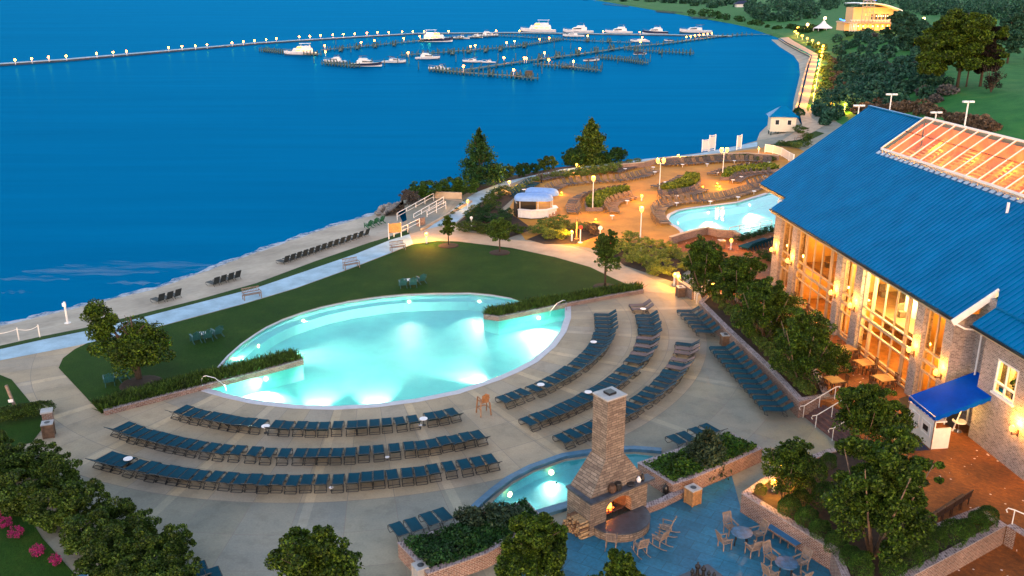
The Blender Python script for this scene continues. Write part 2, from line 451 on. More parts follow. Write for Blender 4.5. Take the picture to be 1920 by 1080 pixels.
def mat_sea():
    m, nt, b = newmat('sea'); nt.nodes.remove(b)
    f = ramp(nt, noise(nt, coord(nt, 'Object', (.004, .012, .01)), 1, 4), [(.35, (.000, .128, .285)), (.7, (.000, .152, .335))])
    f = mixc(nt, f, ramp(nt, noise(nt, coord(nt, 'Object', (.012, .11, .05), -.12), 1.0, 6, .65), [(.3, (.86, .88, .90)), (.7, (1.12, 1.1, 1.08))]), 1, 'MULTIPLY')
    d = N(nt, 'ShaderNodeBsdfDiffuse'); nt.links.new(f, d.inputs[0])
    g = N(nt, 'ShaderNodeBsdfGlossy', Roughness=.24); g.inputs[0].default_value = (.003, .105, .27, 1)
    h = noise(nt, coord(nt, 'Object', (.25, .9, .5)), .9, 5, .6)
    n = N(nt, 'ShaderNodeBump', Strength=.35, Distance=.35); nt.links.new(h, n.inputs['Height']); nt.links.new(n.outputs[0], g.inputs['Normal'])
    fr = N(nt, 'ShaderNodeFresnel', IOR=1.33); k = N(nt, 'ShaderNodeMath', operation='MULTIPLY'); k.inputs[1].default_value = .75; nt.links.new(fr.outputs[0], k.inputs[0])
    x = N(nt, 'ShaderNodeMixShader'); nt.links.new(k.outputs[0], x.inputs[0]); nt.links.new(d.outputs[0], x.inputs[1]); nt.links.new(g.outputs[0], x.inputs[2])
    nt.links.new(x.outputs[0], nt.nodes['Material Output'].inputs[0])
    return m
M['sea'] = mat_sea()
def mat_foam():
    m, nt, b = newmat('foam'); v = coord(nt, 'UV')
    b.inputs['Base Color'].default_value = (.38, .52, .68, 1); b.inputs['Roughness'].default_value = .8
    g = coord(nt, 'Object', (.22, 1.1, 1), -.15)
    a = ramp(nt, noise(nt, g, .8, 6, .7), [(.42, (0,) * 3), (.76, (.26,) * 3)])
    nt.links.new(a, b.inputs['Alpha'])
    return m
M['foam'] = mat_foam()

# sea
sea = struct(MB().add([(-9000, -200, WZ), (9000, -200, WZ), (9000, 16000, WZ), (-9000, 16000, WZ)], [(0, 1, 2, 3)]).build('water', M['sea']))
sea['label'] = 'calm deep blue bay water under the dusk sky'

# coast lines (photo pixels)
PATH_IN = [(-70, 692), (0, 676), (145, 648), (182, 639), (302, 611), (455, 570), (555, 540), (655, 504), (730, 475), (775, 457)]
PATH_OUT = [(-70, 668), (0, 655), (80, 637), (165, 620), (272, 594), (375, 567), (480, 540), (592, 502), (665, 477), (732, 450), (768, 439)]
GRASS_OUT = [(-70, 661), (0, 648), (76, 631), (157, 615), (270, 587), (370, 562), (480, 531), (590, 490), (692, 455), (735, 442), (762, 432)]
WATERLINE = [(-70, 622), (0, 611), (80, 592), (172, 570), (295, 540), (375, 512), (480, 473), (555, 447), (630, 422), (700, 402), (742, 389)]
BANK = [(742, 389), (756, 375), (790, 366), (840, 352), (902, 346), (942, 334), (962, 329), (1045, 314), (1100, 309), (1175, 303), (1211, 298), (1300, 289), (1390, 272)]
UP_IN = [(855, 417), (905, 376), (930, 356), (985, 334), (1010, 329), (1070, 319), (1120, 312), (1170, 306), (1232, 300), (1330, 290), (1420, 274)]
UP_OUT = [(800, 430), (825, 411), (878, 370), (895, 360), (945, 341), (972, 335), (1055, 317), (1120, 309), (1180, 301), (1230, 296), (1320, 286), (1420, 266)]

def strip(a, b, za, zb, name, mat, more=None):
    A = P2(a, za); B = P2(b, zb); n = len(A); mb = MB(); vs = A + B
    fs = [(i, i + 1, n + i + 1, n + i) for i in range(n - 1)]
    if more:
        Cc = []
        for i in range(n):
            d = (B[i] - A[i]); d.z = 0; d.normalize(); Cc.append(B[i] + d * more[0] + Vector((0, 0, more[1])))
        vs = vs + Cc; fs += [(n + i, n + i + 1, 2 * n + i + 1, 2 * n + i) for i in range(n - 1)]
    return struct(mb.add(vs, fs).build(name, mat))
strip(PATH_OUT, GRASS_OUT, .0, -.28, 'grass_verge', M['lawn'])
strip(GRASS_OUT, WATERLINE, -.281, WZ + .02, 'beach', M['sand'], (14, -1.4))
# surf: wet foam along the waterline and wind streaks off it
sb = MB(); A = P2(WATERLINE, WZ + .03)
def fine(L, k):
    out = []
    for p, q in zip(L, L[1:]): out += [p.lerp(q, i / k) for i in range(k)]
    return out + [L[-1]]
Af = fine(A, 8); inn = []; out = []
for i, p in enumerate(Af):
    t = (Af[min(i + 1, len(Af) - 1)] - Af[max(i - 1, 0)]).normalized(); n_ = Vector((-t.y, t.x, 0))
    wv = .25 * math.sin(i * .9) + .18 * math.sin(i * 2.3)
    inn.append(p - n_ * (.5 + wv * .9) + Vector((0, 0, .045))); out.append(p + n_ * (.7 + wv))
n_ = len(Af)
sb.add(inn + out, [(i, i + 1, n_ + i + 1, n_ + i) for i in range(n_ - 1)])
def mat_surf():
    m, nt, b = newmat('surf'); b.inputs['Base Color'].default_value = (.46, .53, .62, 1); b.inputs['Roughness'].default_value = .8
    nt.links.new(ramp(nt, noise(nt, coord(nt, 'Object'), .9, 6, .7), [(.35, (.08,) * 3), (.62, (.85,) * 3)]), b.inputs['Alpha'])
    return m
M['surf'] = mat_surf()
sf = MB(); sf.v = sb.v; sf.f = sb.f; sf.m = sb.m
struct(sf.build('surf_foam', M['surf']), 'stuff')['label'] = 'thin white line of surf along the sand'
fm = MB()
for x0, x1, y, hh in [(0, 130, 522, 9), (40, 300, 508, 16), (120, 420, 496, 12), (200, 300, 530, 5), (0, 60, 547, 4), (300, 420, 506, 6)]:
    pts = []; k = 16
    for i in range(k + 1):
        e = math.sin(math.pi * i / k) ** .6
        pts.append((x0 + (x1 - x0) * i / k, y - hh * .5 * e + 2 * math.sin(i)))
    for i in range(k, -1, -1):
        e = math.sin(math.pi * i / k) ** .6
        pts.append((x0 + (x1 - x0) * i / k, y + hh * .5 * e + 2 * math.sin(i * 1.3) + .6))
    fm.sheet([P2(pts, WZ + .012)])
struct(fm.build('wave_foam', M['foam']), 'stuff')['label'] = 'faint white wave streaks on the water off the beach'

# pools in plan (photo pixels on the deck)
NEAR_IN = [(388, 728), (430, 740), (480, 751), (555, 759.5), (630, 762), (705, 757.5), (780, 748), (855, 733), (930, 708), (965, 693), (997, 676), (1030, 648), (1050, 621), (1059, 596), (1059, 574)]
RP = [(935, 601), (907, 593), (912, 587), (994, 569)]          # right grass planter jutting into the water
FAR_ARC = [(960, 561), (920, 554.5), (880, 551), (805, 552), (755, 554), (705, 559), (655, 566.5), (605, 577), (565, 588.5), (530, 601), (500, 615), (480, 627.5), (455, 645), (430, 667), (404, 697)]
LP = [(548, 667), (568, 682)]
POOL = P2(NEAR_IN + RP + FAR_ARC + LP)
UPOOL = P2([(1500, 352), (1440, 363), (1385, 380), (1320, 388), (1290, 392), (1272, 396), (1258, 403), (1254, 411), (1259, 419), (1272, 426), (1281, 433), (1284, 441), (1290, 444), (1326, 436), (1345, 441), (1372, 443), (1440, 433), (1500, 424)])
BASIN = P2([(905, 962), (930, 934), (960, 908), (1000, 886), (1060, 865), (1130, 854), (1190, 851), (1226, 855), (1200, 872), (1214, 893), (1120, 905), (1073, 944), (1008, 962), (985, 942)])
coast = P2([(-330, 720)] + PATH_OUT + BANK[1:] + [(1425, 262), (1470, 255), (1492, 215)]) + [Vector((62, 190, 0)), Vector((74, 221, 0)), Vector((84, 221, 0)), Vector((150, 150, 0)), Vector((150, 18, 0)), Vector((-70, 18, 0))]
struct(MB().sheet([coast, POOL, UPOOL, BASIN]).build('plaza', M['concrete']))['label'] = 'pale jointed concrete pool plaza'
# bank below the waterside path: riprap dropping to the water
bk = MB(); A = P2(BANK, 0); n_ = len(A); B_ = []
for i, p in enumerate(A):
    t = (A[min(i + 1, n_ - 1)] - A[max(i - 1, 0)]).normalized(); B_.append(p + Vector((-t.y, t.x, 0)) * 3.2 + Vector((0, 0, -2.4)))
bk.add(A + B_, [(i, i + 1, n_ + i + 1, n_ + i) for i in range(n_ - 1)])
struct(bk.build('bank', M['soil']))

def overlay(name, pts, mat, z=.006, kind='structure', raw=False):
    L = [Vector((p[0], p[1], z)) for p in (pts if raw else P2(pts))]
    return struct(MB().sheet([L]).build(name, mat), kind)
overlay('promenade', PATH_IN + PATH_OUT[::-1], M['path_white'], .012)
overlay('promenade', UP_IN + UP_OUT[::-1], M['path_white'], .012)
overlay('path', [(775, 457), (768, 439), (800, 430), (855, 417), (880, 435), (930, 447), (985, 452), (1072, 462), (1100, 470), (1170, 500), (1255, 537), (1262, 552), (1205, 546), (1150, 522), (1107, 501), (1040, 482), (960, 465), (900, 458), (860, 453), (820, 452)], M['path_warm'], .016)
overlay('mulch_bed', BANK[1:12] + UP_OUT[3:11][::-1], M['soil'], .014)
overlay('lawn', [(110, 690), (118, 672), (140, 655), (165, 643), (182, 640), (302, 612), (455, 571), (555, 541), (655, 505), (730, 476), (775, 458), (820, 452), (860, 453), (900, 458), (960, 465), (1040, 482), (1107, 501), (1150, 522), (1203, 545), (1110, 566), (1000, 583), (990, 570), (958, 558.5), (920, 551.5), (880, 548), (805, 549), (755, 551), (705, 556), (655, 563.5), (605, 574), (565, 585.5), (530, 598), (500, 612), (480, 624.5), (455, 642), (430, 664), (400, 697), (395, 722), (190, 776), (150, 733)], M['lawn'], .02)
overlay('lawn', [(-60, 690), (0, 703), (22, 712), (60, 758), (90, 790), (60, 830), (-60, 860)], M['lawn'], .02)
overlay('lawn', [(1490, 262), (1530, 246), (1546, 250), (1490, 276), (1440, 272)], M['lawn'], .03)
overlay('lawn', [(-40, 925), (30, 930), (80, 1010), (170, 1110), (-60, 1120)], M['lawn'], .02)
overlay('bluestone_patio', [(1075, 1000), (1105, 1008), (1215, 962), (1250, 930), (1262, 912), (1300, 918), (1372, 892), (1388, 950), (1600, 1090), (1620, 1130), (900, 1130), (1010, 1000)], M['bluestone'], .01)
overlay('pool_deck', [(975, 350), (1020, 334), (1125, 314), (1230, 302), (1330, 291), (1420, 278), (1480, 270), (1520, 290), (1520, 350), (1440, 361), (1385, 377), (1320, 385), (1288, 389), (1268, 394), (1253, 401), (1248, 411), (1253, 420), (1268, 428), (1276, 436), (1282, 447), (1260, 470), (1170, 470), (1110, 466), (1072, 460), (985, 450), (950, 400)], M['deck_tan'], .009)
overlay('pool_deck', [(1255, 455), (1290, 446), (1326, 440), (1345, 445), (1372, 447), (1440, 437), (1520, 430), (1520, 520), (1440, 530), (1300, 500)], M['pavers'], .012)
overlay('mulch_bed', [(855, 420), (905, 378), (950, 360), (985, 352), (940, 392), (972, 410), (1000, 430), (955, 446), (880, 432)], M['soil'], .02)
overlay('mulch_bed', [(988, 449), (1040, 428), (1090, 418), (1128, 440), (1080, 458), (1020, 458)], M['soil'], .02)
overlay('mulch_bed', [(1128, 462), (1180, 455), (1270, 470), (1300, 500), (1260, 528), (1170, 498)], M['soil'], .02)
# terrace in front of the hall, raised 1.1 m
TZ = 1.1
terr = P2([(1450, 500), (1330, 545), (1316, 556), (1503, 745), (1548, 752), (1575, 765), (1625, 840), (1700, 905), (1760, 985), (1890, 985), (1990, 1060), (2080, 1000)], TZ)
terr = [p for p in terr] + [Vector((45, 48, TZ)), Vector((45, 80, TZ))]
struct(MB().prism([(p.x, p.y) for p in terr], -.3, TZ).build('terrace', M['pavers']))['label'] = 'raised red brick terrace in front of the hall'
overlay('lower_court', [(1700, 1120), (1745, 1062), (1895, 992), (1990, 1030), (1990, 1120)], M['pavers'], .014)

# ------------------------------------------------------------- pool shells
def shell(root, outline, deep, mat, wz, wmat, inset_step=None):
    n = len(outline); a = sum(p[0] * q[1] - q[0] * p[1] for p, q in zip(outline, outline[1:] + outline[:1]))
    if a < 0: outline = outline[::-1]
    mb = MB(); mb.sheet([outline], -deep)
    mb.add([(p[0], p[1], -deep) for p in outline] + [(p[0], p[1], 0) for p in outline], [(n + k, n + (k + 1) % n, (k + 1) % n, k) for k in range(n)])
    mb.build('basin', mat, root)
    MB().sheet([outline], wz).build('water', wmat, root)
POOLW = (1, .90, .66)
def pool_lamp(root, px, py, tx, ty, watt, size=56, z=-.42):
    watt *= 3.3
    p = at(px, py, 0); q = at(tx, ty, 0); d = (q - p).normalized()
    p = p + d * .35
    mb = MB(); Mr = Matrix.Rotation(math.atan2(d.y, d.x), 3, 'Z') @ Matrix.Rotation(math.pi / 2, 3, 'Y')
    ring = [Vector((.16 * math.cos(2 * math.pi * k / 12), .16 * math.sin(2 * math.pi * k / 12), 0)) for k in range(12)]
    mb.add([Mr @ v + Vector((p.x, p.y, z)) - d * .12 for v in ring] + [Mr @ v + Vector((p.x, p.y, z)) - d * .05 for v in ring], [tuple(range(12, 24))] + [(k, (k + 1) % 12, 12 + (k + 1) % 12, 12 + k) for k in range(12)])
    o = mb.build('pool_light', M['bulb_white'], root)
    spot((p.x, p.y, z), (p.x + d.x * 3, p.y + d.y * 3, z - .62), watt, POOLW, size, .9, .08, o)
pool = thing('swimming_pool', 'large lens shaped swimming pool glowing turquoise in the plaza', 'pool')
shell(pool, POOL, 1.35, M['plaster'], -.1, M['pool_water'])
def band(line, wd, z0, z1, side=1):
    A = [Vector((p[0], p[1], 0)) for p in line]; out = []
    for i, p in enumerate(A):
        t = (A[min(i + 1, len(A) - 1)] - A[max(i - 1, 0)]).normalized(); out.append(p + Vector((-t.y, t.x, 0)) * wd * side)
    n = len(A); mb = MB()
    mb.add([Vector((p.x, p.y, z1)) for p in A + out], [(i, i + 1, n + i + 1, n + i) if side > 0 else (n + i, n + i + 1, i + 1, i) for i in range(n - 1)])
    for L, fl in ((A, side > 0), (out, side < 0)):
        mb.add([Vector((p.x, p.y, z0)) for p in L] + [Vector((p.x, p.y, z1)) for p in L], [(i, i + 1, n + i + 1, n + i) if not fl else (n + i, n + i + 1, i + 1, i) for i in range(n - 1)])
    return mb
near = fine(P2(NEAR_IN), 3); far = fine(P2(FAR_ARC), 3)
band(near, .55, -.08, .035, -1).build('coping', M['coping'], pool)
band(far, .16, -.12, .03, -1).build('coping', M['coping'], pool)
band(far, .95, -1.3, -.42, 1).build('bench_ledge', M['plaster'], pool)
q = [at(388, 728), at(430, 740), at(480, 751), at(520, 757)]
for i, wd in enumerate((1.5, 1.05, .6)):
    band(fine(q, 4)[:13 - 2 * i], wd, -1.3, -.95 + .28 * i, 1).build('step', M['plaster'], pool)
for px, py, tx, ty, wt in [(565, 592, 800, 700, 520), (767, 556, 760, 700, 620), (900, 556, 800, 690, 620), (478, 640, 620, 640, 420), (577, 757, 640, 640, 560), (702, 755, 700, 640, 620), (937, 702, 800, 640, 560)]:
    pool_lamp(pool, px, py, tx, ty, wt * 1.0)
for px, py, tx, ty in ((500, 698, 460, 745), (1010, 586, 1020, 640), (430, 666, 500, 655)): pool_lamp(pool, px, py, tx, ty, 300, 150)  # extra lamps added only to brighten the dull pool corners, no fittings there
up = thing('swimming_pool', 'smaller free form turquoise pool beside the tiled wall below the hall', 'pool')
shell(up, UPOOL, 1.3, M['plaster'], -.1, M['pool_water'])
band(fine(UPOOL[1:12], 3), .45, -.08, .035, -1).build('coping', M['coping'], up)
band(fine(UPOOL[1:11], 3), .9, -1.25, -.4, 1).build('step', M['plaster'], up)
for px, py, tx, ty, wt in [(1328, 392, 1350, 432, 520), (1268, 412, 1340, 415, 360), (1405, 378, 1440, 410, 520), (1352, 440, 1340, 405, 420)]:
    pool_lamp(up, px, py, tx, ty, wt)
fb = thing('fountain_basin', 'shallow curved blue stone fountain basin behind the fireplace', 'fountain')
shell(fb, BASIN, .6, M['plaster_dark'], -.06, M['pool_water'])
band(fine(P2([(885, 968), (905, 948), (930, 926), (960, 903), (1000, 882), (1060, 860.5), (1130, 850), (1190, 847), (1240, 851)]), 3), .42, -.1, .2, 1).build('coping', M['coping_blue'], fb)
MB().bar(at(1008, 966, .05), at(1076, 946, .05), .6, .3).build('coping', M['coping_blue'], fb)
for px, py, tx, ty, wt in [(1033, 876, 1040, 920, 62), (950, 918, 1000, 945, 28)]:
    pool_lamp(fb, px, py, tx, ty, wt, 110, -.2)
MB().tube([at(1043, 905, -.06), at(1043, 905, .35)], .02).ball(at(1043, 905, .4), .07, 8, 5).build('nozzle', M['iron'], fb)

# ------------------------------------------------------------- hillside and far shore
ss = [-4, 0, 2, 5, 9, 13, 17, 22, 28, 36, 45, 60, 80, 110, 160, 240, 400, 700, 1200, 2200]
ys = [112, 118, 124, 130, 137, 145, 155, 165, 176, 188, 200, 215, 230, 250, 275, 300, 330, 360, 400, 440, 480, 520, 560, 600, 650, 700, 780, 870, 1000, 1170, 1400, 1800, 2300, 3000, 4200, 6000]
vv = []; ff = []
for y in ys:
    for s in ss:
        x = lin(SHORE, y) + s; vv.append((x, y, hgt(x, y) if s > -1 else -3.2))
nn = len(ss)
for j in range(len(ys) - 1):
    for i in range(nn - 1): ff.append((j * nn + i, j * nn + i + 1, (j + 1) * nn + i + 1, (j + 1) * nn + i))
struct(MB().add(vv, ff).build('hillside', M['meadow'], smooth=True))['label'] = 'green grassy bluff rising behind the shore'
BW = [(1500, 262), (1545, 236), (1522, 222), (1512, 205), (1519, 180), (1525, 150), (1531, 120), (1533, 102), (1512, 90), (1490, 78), (1478, 70)]
BWo = [(1460, 268), (1505, 238), (1502, 225), (1498, 205), (1504, 180), (1511, 150), (1518, 120), (1523, 104), (1500, 92), (1476, 80), (1462, 71)]
overlay('boardwalk', BW + BWo[::-1], M['boardwalk'], .06)
bl = P2([(1470, 259), (1498, 228), (1492, 207), (1499, 180), (1506, 150), (1514, 120), (1520, 106), (1498, 95), (1474, 82), (1460, 73)])
bh = thing('bulkhead', 'dark timber bulkhead retaining wall along the boardwalk edge', 'retaining wall')
MB().wall(bl[2:], .35, WZ - 1, .12).build('wall', M['pile'], bh)
MB().wall(bl[2:], .55, .12, .2).build('cap_rail', M['boardwalk'], bh)
bs = P2([(1418, 266), (1425, 248), (1440, 234), (1462, 222), (1486, 209), (1488, 190), (1494, 165), (1500, 140), (1498, 118), (1488, 104), (1462, 88), (1446, 74)], WZ + .02)
bt = [bl[0] + Vector((0, 0, -.1))] + [bl[1] + Vector((0, 0, -.1))] + [p + Vector((0, 0, -.5)) for p in bl[2:]]
allb = P2([(1418, 270)], -.1) + bt
struct(MB().sheet([bs + allb[::-1]]).build('beach', M['sand']))
# ================================================================ HALL (brick banquet hall with blue metal roof)
A0 = Vector((24.40, 78.6, 0)); EU = Vector((.1095, -.994, 0)).normalized(); EW = Vector((EU.y * -1, EU.x, 0))
def B(u, w_, z): return A0 + EU * u + EW * w_ + Vector((0, 0, z))
def fac(px, py, w_=0.0):                      # where the sight line meets the facade plane at inset w_
    d = at(px, py, 0) - Vector((0, 0, H)); o = Vector((0, 0, H)) - (A0 + EW * w_)
    t = -o.dot(EW) / d.dot(EW); p = o + d * t
    return p.dot(EU), p.z
def matroof():
    m, nt, b = newmat('blue_metal_roof'); v = coord(nt, 'Object')
    f = ramp(nt, noise(nt, v, .5, 4), [(.3, (.0, .115, .29)), (.7, (.0, .155, .38))])
    nt.links.new(f, b.inputs['Base Color']); b.inputs['Roughness'].default_value = .42; b.inputs['Metallic'].default_value = .15
    b.inputs['Specular IOR Level'].default_value = .2; b.inputs['Specular Tint'].default_value = (.02, .5, 1, 1)
    return m
M['roof'] = matroof()
M['frame_warm'] = plain('frame_warm', (.42, .33, .23), .55, .08)
M['inside_wall'] = plain('inside_wall', (.55, .34, .12), .8, .15, 1)
M['inside_pale'] = plain('inside_pale', (.68, .70, .58), .8, .06, 1)
M['inside_floor'] = plain('inside_floor', (.22, .11, .045), .6, .35, 2)
hall = thing('brick_hall', 'long pale brick hall with standing seam blue roof and tall lit windows', 'hall')
ZE = 8.3                                       # eave
WF = -.30                                      # pilaster face
def u1(px, py, w_=WF): return fac(px, py, w_)[0]
PIL = [(u1(1453, 420), u1(1467, 405)), (u1(1487, 425), u1(1496, 425)), (u1(1570, 480), u1(1581, 480)), (u1(1606, 500), u1(1620, 500)), (u1(1720, 575), u1(1736, 575)), (u1(1772, 610), u1(1790, 610))]
UEND = PIL[-1][1]
mb = MB()
for a, b in PIL: mb.add([B(a, WF, TZ), B(b, WF, TZ), B(b, .35, TZ), B(a, .35, TZ), B(a, WF, ZE - .1), B(b, WF, ZE - .1), B(b, .35, ZE - .1), B(a, .35, ZE - .1)], [(0, 1, 5, 4), (1, 2, 6, 5), (2, 3, 7, 6), (3, 0, 4, 7)])
def blk(mb, u0, u1_, w0, w1, z0, z1):
    return mb.add([B(u0, w0, z0), B(u1_, w0, z0), B(u1_, w1, z0), B(u0, w1, z0), B(u0, w0, z1), B(u1_, w0, z1), B(u1_, w1, z1), B(u0, w1, z1)],
                  [(0, 1, 5, 4), (1, 2, 6, 5), (2, 3, 7, 6), (3, 0, 4, 7), (4, 5, 6, 7), (3, 2, 1, 0)])
blk(mb, PIL[0][0] + .004, UEND - .004, -.12, .3, ZE - .55, ZE - .103)     # lintel band over the bays
blk(mb, PIL[0][0] - .3, PIL[0][0], .2, 12, TZ, ZE - .1)                     # end wall towards the pool
blk(mb, UEND - .2, UEND - .006, .36, 6.2, TZ, ZE - .105)
mb.build('wall', M['pale_brick'], hall)
# interior shell so that the bays read as lit rooms
ii = MB(); blk(ii, PIL[0][0] + .05, UEND - .05, 6.0, 6.2, TZ, ZE); ii.build('back_wall', M['inside_wall'], hall)
ii = MB(); blk(ii, PIL[0][0] + .05, UEND - .05, .36, 5.99, TZ + .005, TZ + .06); ii.build('floor', M['inside_floor'], hall)
ZM = fac(1500, 503, 0)[1]; ZM = 4.55
ii = MB(); blk(ii, PIL[0][0] + .05, UEND - .05, .9, 5.98, ZM - .25, ZM); ii.build('mezzanine', M['inside_floor'], hall)
for a in (PIL[1][1] - .2, PIL[2][1] - .3, PIL[4][0] + .35): blk(MB(), a, a + .12, .6, 5.9, TZ + .06, ZE - .6).build('partition', M['inside_wall'], hall)
blk(MB(), PIL[3][1] + 1.2, PIL[4][0] + .2, 2.6, 2.75, ZM, ZE - .5).build('pale_screen', M['inside_pale'], hall)
for k in range(28):
    u = PIL[0][1] + .4 + (UEND - PIL[0][1] - .8) * random.random(); z = random.choice((TZ + .06, ZM)); q = random.uniform(1.3, 5); ii = MB()
    blk(ii, u, u + .5, q, q + .5, z, z + .45); blk(ii, u, u + .06, q, q + .5, z + .45, z + .95)
    ii.build('indoor_chair', M['brown_wood'], hall)
WARM = (1, .40, .045)
for k, u in enumerate([PIL[0][1] + .7, PIL[1][1] + 1.6, PIL[1][1] + 4.2, PIL[2][1] + .9, PIL[3][1] + 1.2, PIL[3][1] + 3.0, PIL[3][1] + 4.8, PIL[4][1] + .9]):
    for z in (ZM - .75, ZE - 1.0):
        p = B(u, 1.9, z)
        o = MB().cyl(p + Vector((0, 0, .12)), .02, .35, 6).lathe(p, [(.02, .12), (.13, .05), (.14, -.05), (.02, -.1)], 10).build('pendant_lamp', M['bulb_soft'], hall)
        lamp(p - Vector((0, 0, .25)), 58 if z > ZM else 52, WARM, .15, o)
for u in (PIL[3][1] + 2.2, PIL[3][1] + 4.2): lamp(B(u, 1.6, ZE - 1.5), 130, (.95, 1, .45), .2, hall)
# glazed bays
ZR = [1.62, 3.25, 4.0, 4.75]                  # rail heights (bottom rail, transom, floor line, upper rail)
def bay(a, b, nv, door=False):
    fr = MB(); pn = MB(); z1 = ZE - .56; z0 = TZ + .02
    wd = .07
    def v(u, z0_=z0, z1_=z1, t=wd): blk(fr, u - t / 2, u + t / 2, -.02, .12, z0_, z1_)
    def h(z, t=.08, w0=-.035): blk(fr, a, b, w0, .13, z - t / 2, z + t / 2)
    for z, t in ((z0 + .06, .12), (ZR[0], .09), (ZR[1], .1), (ZR[2], .2), (ZR[3], .1), (z1 - .06, .12)): h(z, t)
    us = [a + .04]
    if nv == 2: us += [(a + b) / 2]
    else:
        L = b - a
        us += [a + L * q for q in (.17, .205, .40, .60, .795, .83)]
    us += [b - .04]
    for u in us: v(u)
    if door: v(a + .3, z0, ZR[1], .12); v(b - .3, z0, ZR[1], .12); h(ZR[0] - .35, .2)
    o = fr.build('window', M['frame_warm'], hall)
    pn.add([B(a + .01, .05, z0), B(b - .01, .05, z0), B(b - .01, .05, z1), B(a + .01, .05, z1)], [(0, 1, 2, 3)])
    pn.build('pane', M['glass'], o)
for i, (a, b) in enumerate(zip(PIL, PIL[1:])): bay(a[1], b[0], 2 if i % 2 == 0 else 7, i % 2 == 0)
# roof
SL = math.tan(R(35.5)); ang = R(35.5)
def Rf(u, w_, dz=0.0): return B(u, w_, ZE + (w_ + .75) * SL + dz)
WR = -.75 + (16.55 - ZE) / SL
U0 = u1(1446, 388, -.75); 
def solve_u(px, w_, dz=0.0):
    lo, hi = -40, 60
    def f(u):
        p = Rf(u, w_, dz); return 960 + F * p.x / depth(p)
    for _ in range(60):
        m = (lo + hi) / 2
        if f(m) < px: lo = m
        else: hi = m
    return (lo + hi) / 2
WN = .62
UR = solve_u(1630, WR)                        # far end at the ridge
URt = solve_u(1444, WN)
UE = u1(1792, 598, -.75)
ws = WR - .55; wl = -.75 + 6.6
def roofpt(px, py):
    # meet of the sight line with the (raised) roof plane
    o = Vector((0, 0, H)); d = at(px, py, 0) - o
    n = Vector((-EW.x * SL, -EW.y * SL, 1)); p0 = Rf(0, 0, .3); t = (p0 - o).dot(n) / d.dot(n); p = o + d * t
    return (p - A0).dot(EU), (p - A0).dot(EW)
ua, wa = roofpt(1734, 221); ub, wb = roofpt(1653, 279)
us0 = (ua + ub) / 2; ws = min(wa, WR + .1); wl = wb; US1 = 46
mb = MB()
def slab(u0, u1_, w0, w1, t=.12):
    a = [Rf(u0, w0), Rf(u1_, w0), Rf(u1_, w1), Rf(u0, w1)]; d = Vector((0, 0, -t))
    mb.add(a + [p + d for p in a], [(0, 1, 2, 3)[::1], (7, 6, 5, 4), (0, 4, 5, 1), (1, 5, 6, 2), (2, 6, 7, 3), (3, 7, 4, 0)])
UFAR = min(UR, URt)
slab(U0, UE, -.75, WN); slab(UFAR, UE, WN, wl); slab(UFAR, us0, wl + .002, WR)

# rest of the long roof beyond the step where the lower wing begins
o_ = Vector((0, 0, H)); d_ = at(1868, 574) - o_; n_r = Vector((-EW.x * SL, -EW.y * SL, 1)); q_ = o_ + d_ * ((Rf(0, 0) - o_).dot(n_r) / d_.dot(n_r)); UV_, WV_ = (q_ - A0).dot(EU), (q_ - A0).dot(EW)
ring_ = [Rf(UE + .002, 1.75), Rf(UV_, WV_), Rf(48, WV_), Rf(48, wl), Rf(UE + .002, wl)]; k_ = len(ring_)
mb.add(ring_ + [p - Vector((0, 0, .12)) for p in ring_], [tuple(range(k_)), tuple(range(k_, 2 * k_))[::-1]] + [(i, k_ + i, k_ + (i + 1) % k_, (i + 1) % k_) for i in range(k_)])
mb.add([Rf(UFAR, WR), Rf(48, WR), B(48, WR + 12, ZE), B(UFAR, WR + 12, ZE)], [(0, 1, 2, 3)])
u = U0 + .2
while u < 48:
    w0 = -.75 if u < UE else (1.75 + (WV_ - 1.75) * min(1, (u - UE) / max(.1, UV_ - UE)))
    a = Rf(u, w0, .03); b = Rf(u, WR if u < us0 else wl - .1, .03); mb.bar(a, b, .045, .07); u += .46
u = U0 - .26
while u > UFAR: mb.bar(Rf(u, WN, .03), Rf(u, WR, .03), .045, .07); u -= .46
mb.bar(Rf(UFAR, WR, .06), Rf(48, WR, .06), .3, .1)
roof = mb.build('roof', M['roof'], hall)
g = MB(); 
for a, b, w_ in ((U0, UE, -.75), (UFAR, U0, WN)):
    z = ZE + (w_ + .75) * SL
    blk(g, a, b, w_ - .17, w_ - .015, z - .2, z - .06)
gut = g.build('gutter', M['black'], roof)
g = MB(); u = U0 + .6
while u < UE: blk(g, u, u + .05, -.95, -.74, ZE - .04, ZE - .01); u += 1.55
g.build('gutter_strap', M['steel'], gut)
g = MB(); blk(g, U0 + .02, UE, -.74, -.125, ZE - .42, ZE - .22); blk(g, UFAR + .03, U0, WN + .01, WN + .8, ZE + .55, ZE + .75); g.build('soffit', M['frame_warm'], roof)
g = MB(); g.bar(Rf(UE + .05, -.95, -.12), Rf(UE + .05, 1.75, -.12), .09, .42); g.build('barge_board', M['white_paint'], roof)
g = MB(); g.tube([B(UE + .02, -.7, ZE - .35), B(UE + .25, -.2, ZE - .6), B(UE + .3, .9, ZE - .75), B(UE + .3, .95, TZ + .4)], .06, 8); g.build('downpipe', M['white_paint'], hall)
mb = MB(); blk(mb, UEND + .003, UEND + 3.6, 1.2, 1.5, TZ, ZE + 1.25); mb.build('recess_wall', M['pale_brick'], hall)
p = Rf(solve_u(1888, 6.0), 6.0); MB().cyl(p, .09, .7, 10).build('vent_pipe', M['white_plastic'], hall)
mb = MB(); mb.cyl(B(PIL[0][0] - .9, .5, TZ), .32, ZE + .6 - TZ, 14); mb.build('corner_column', M['white_paint'], hall)
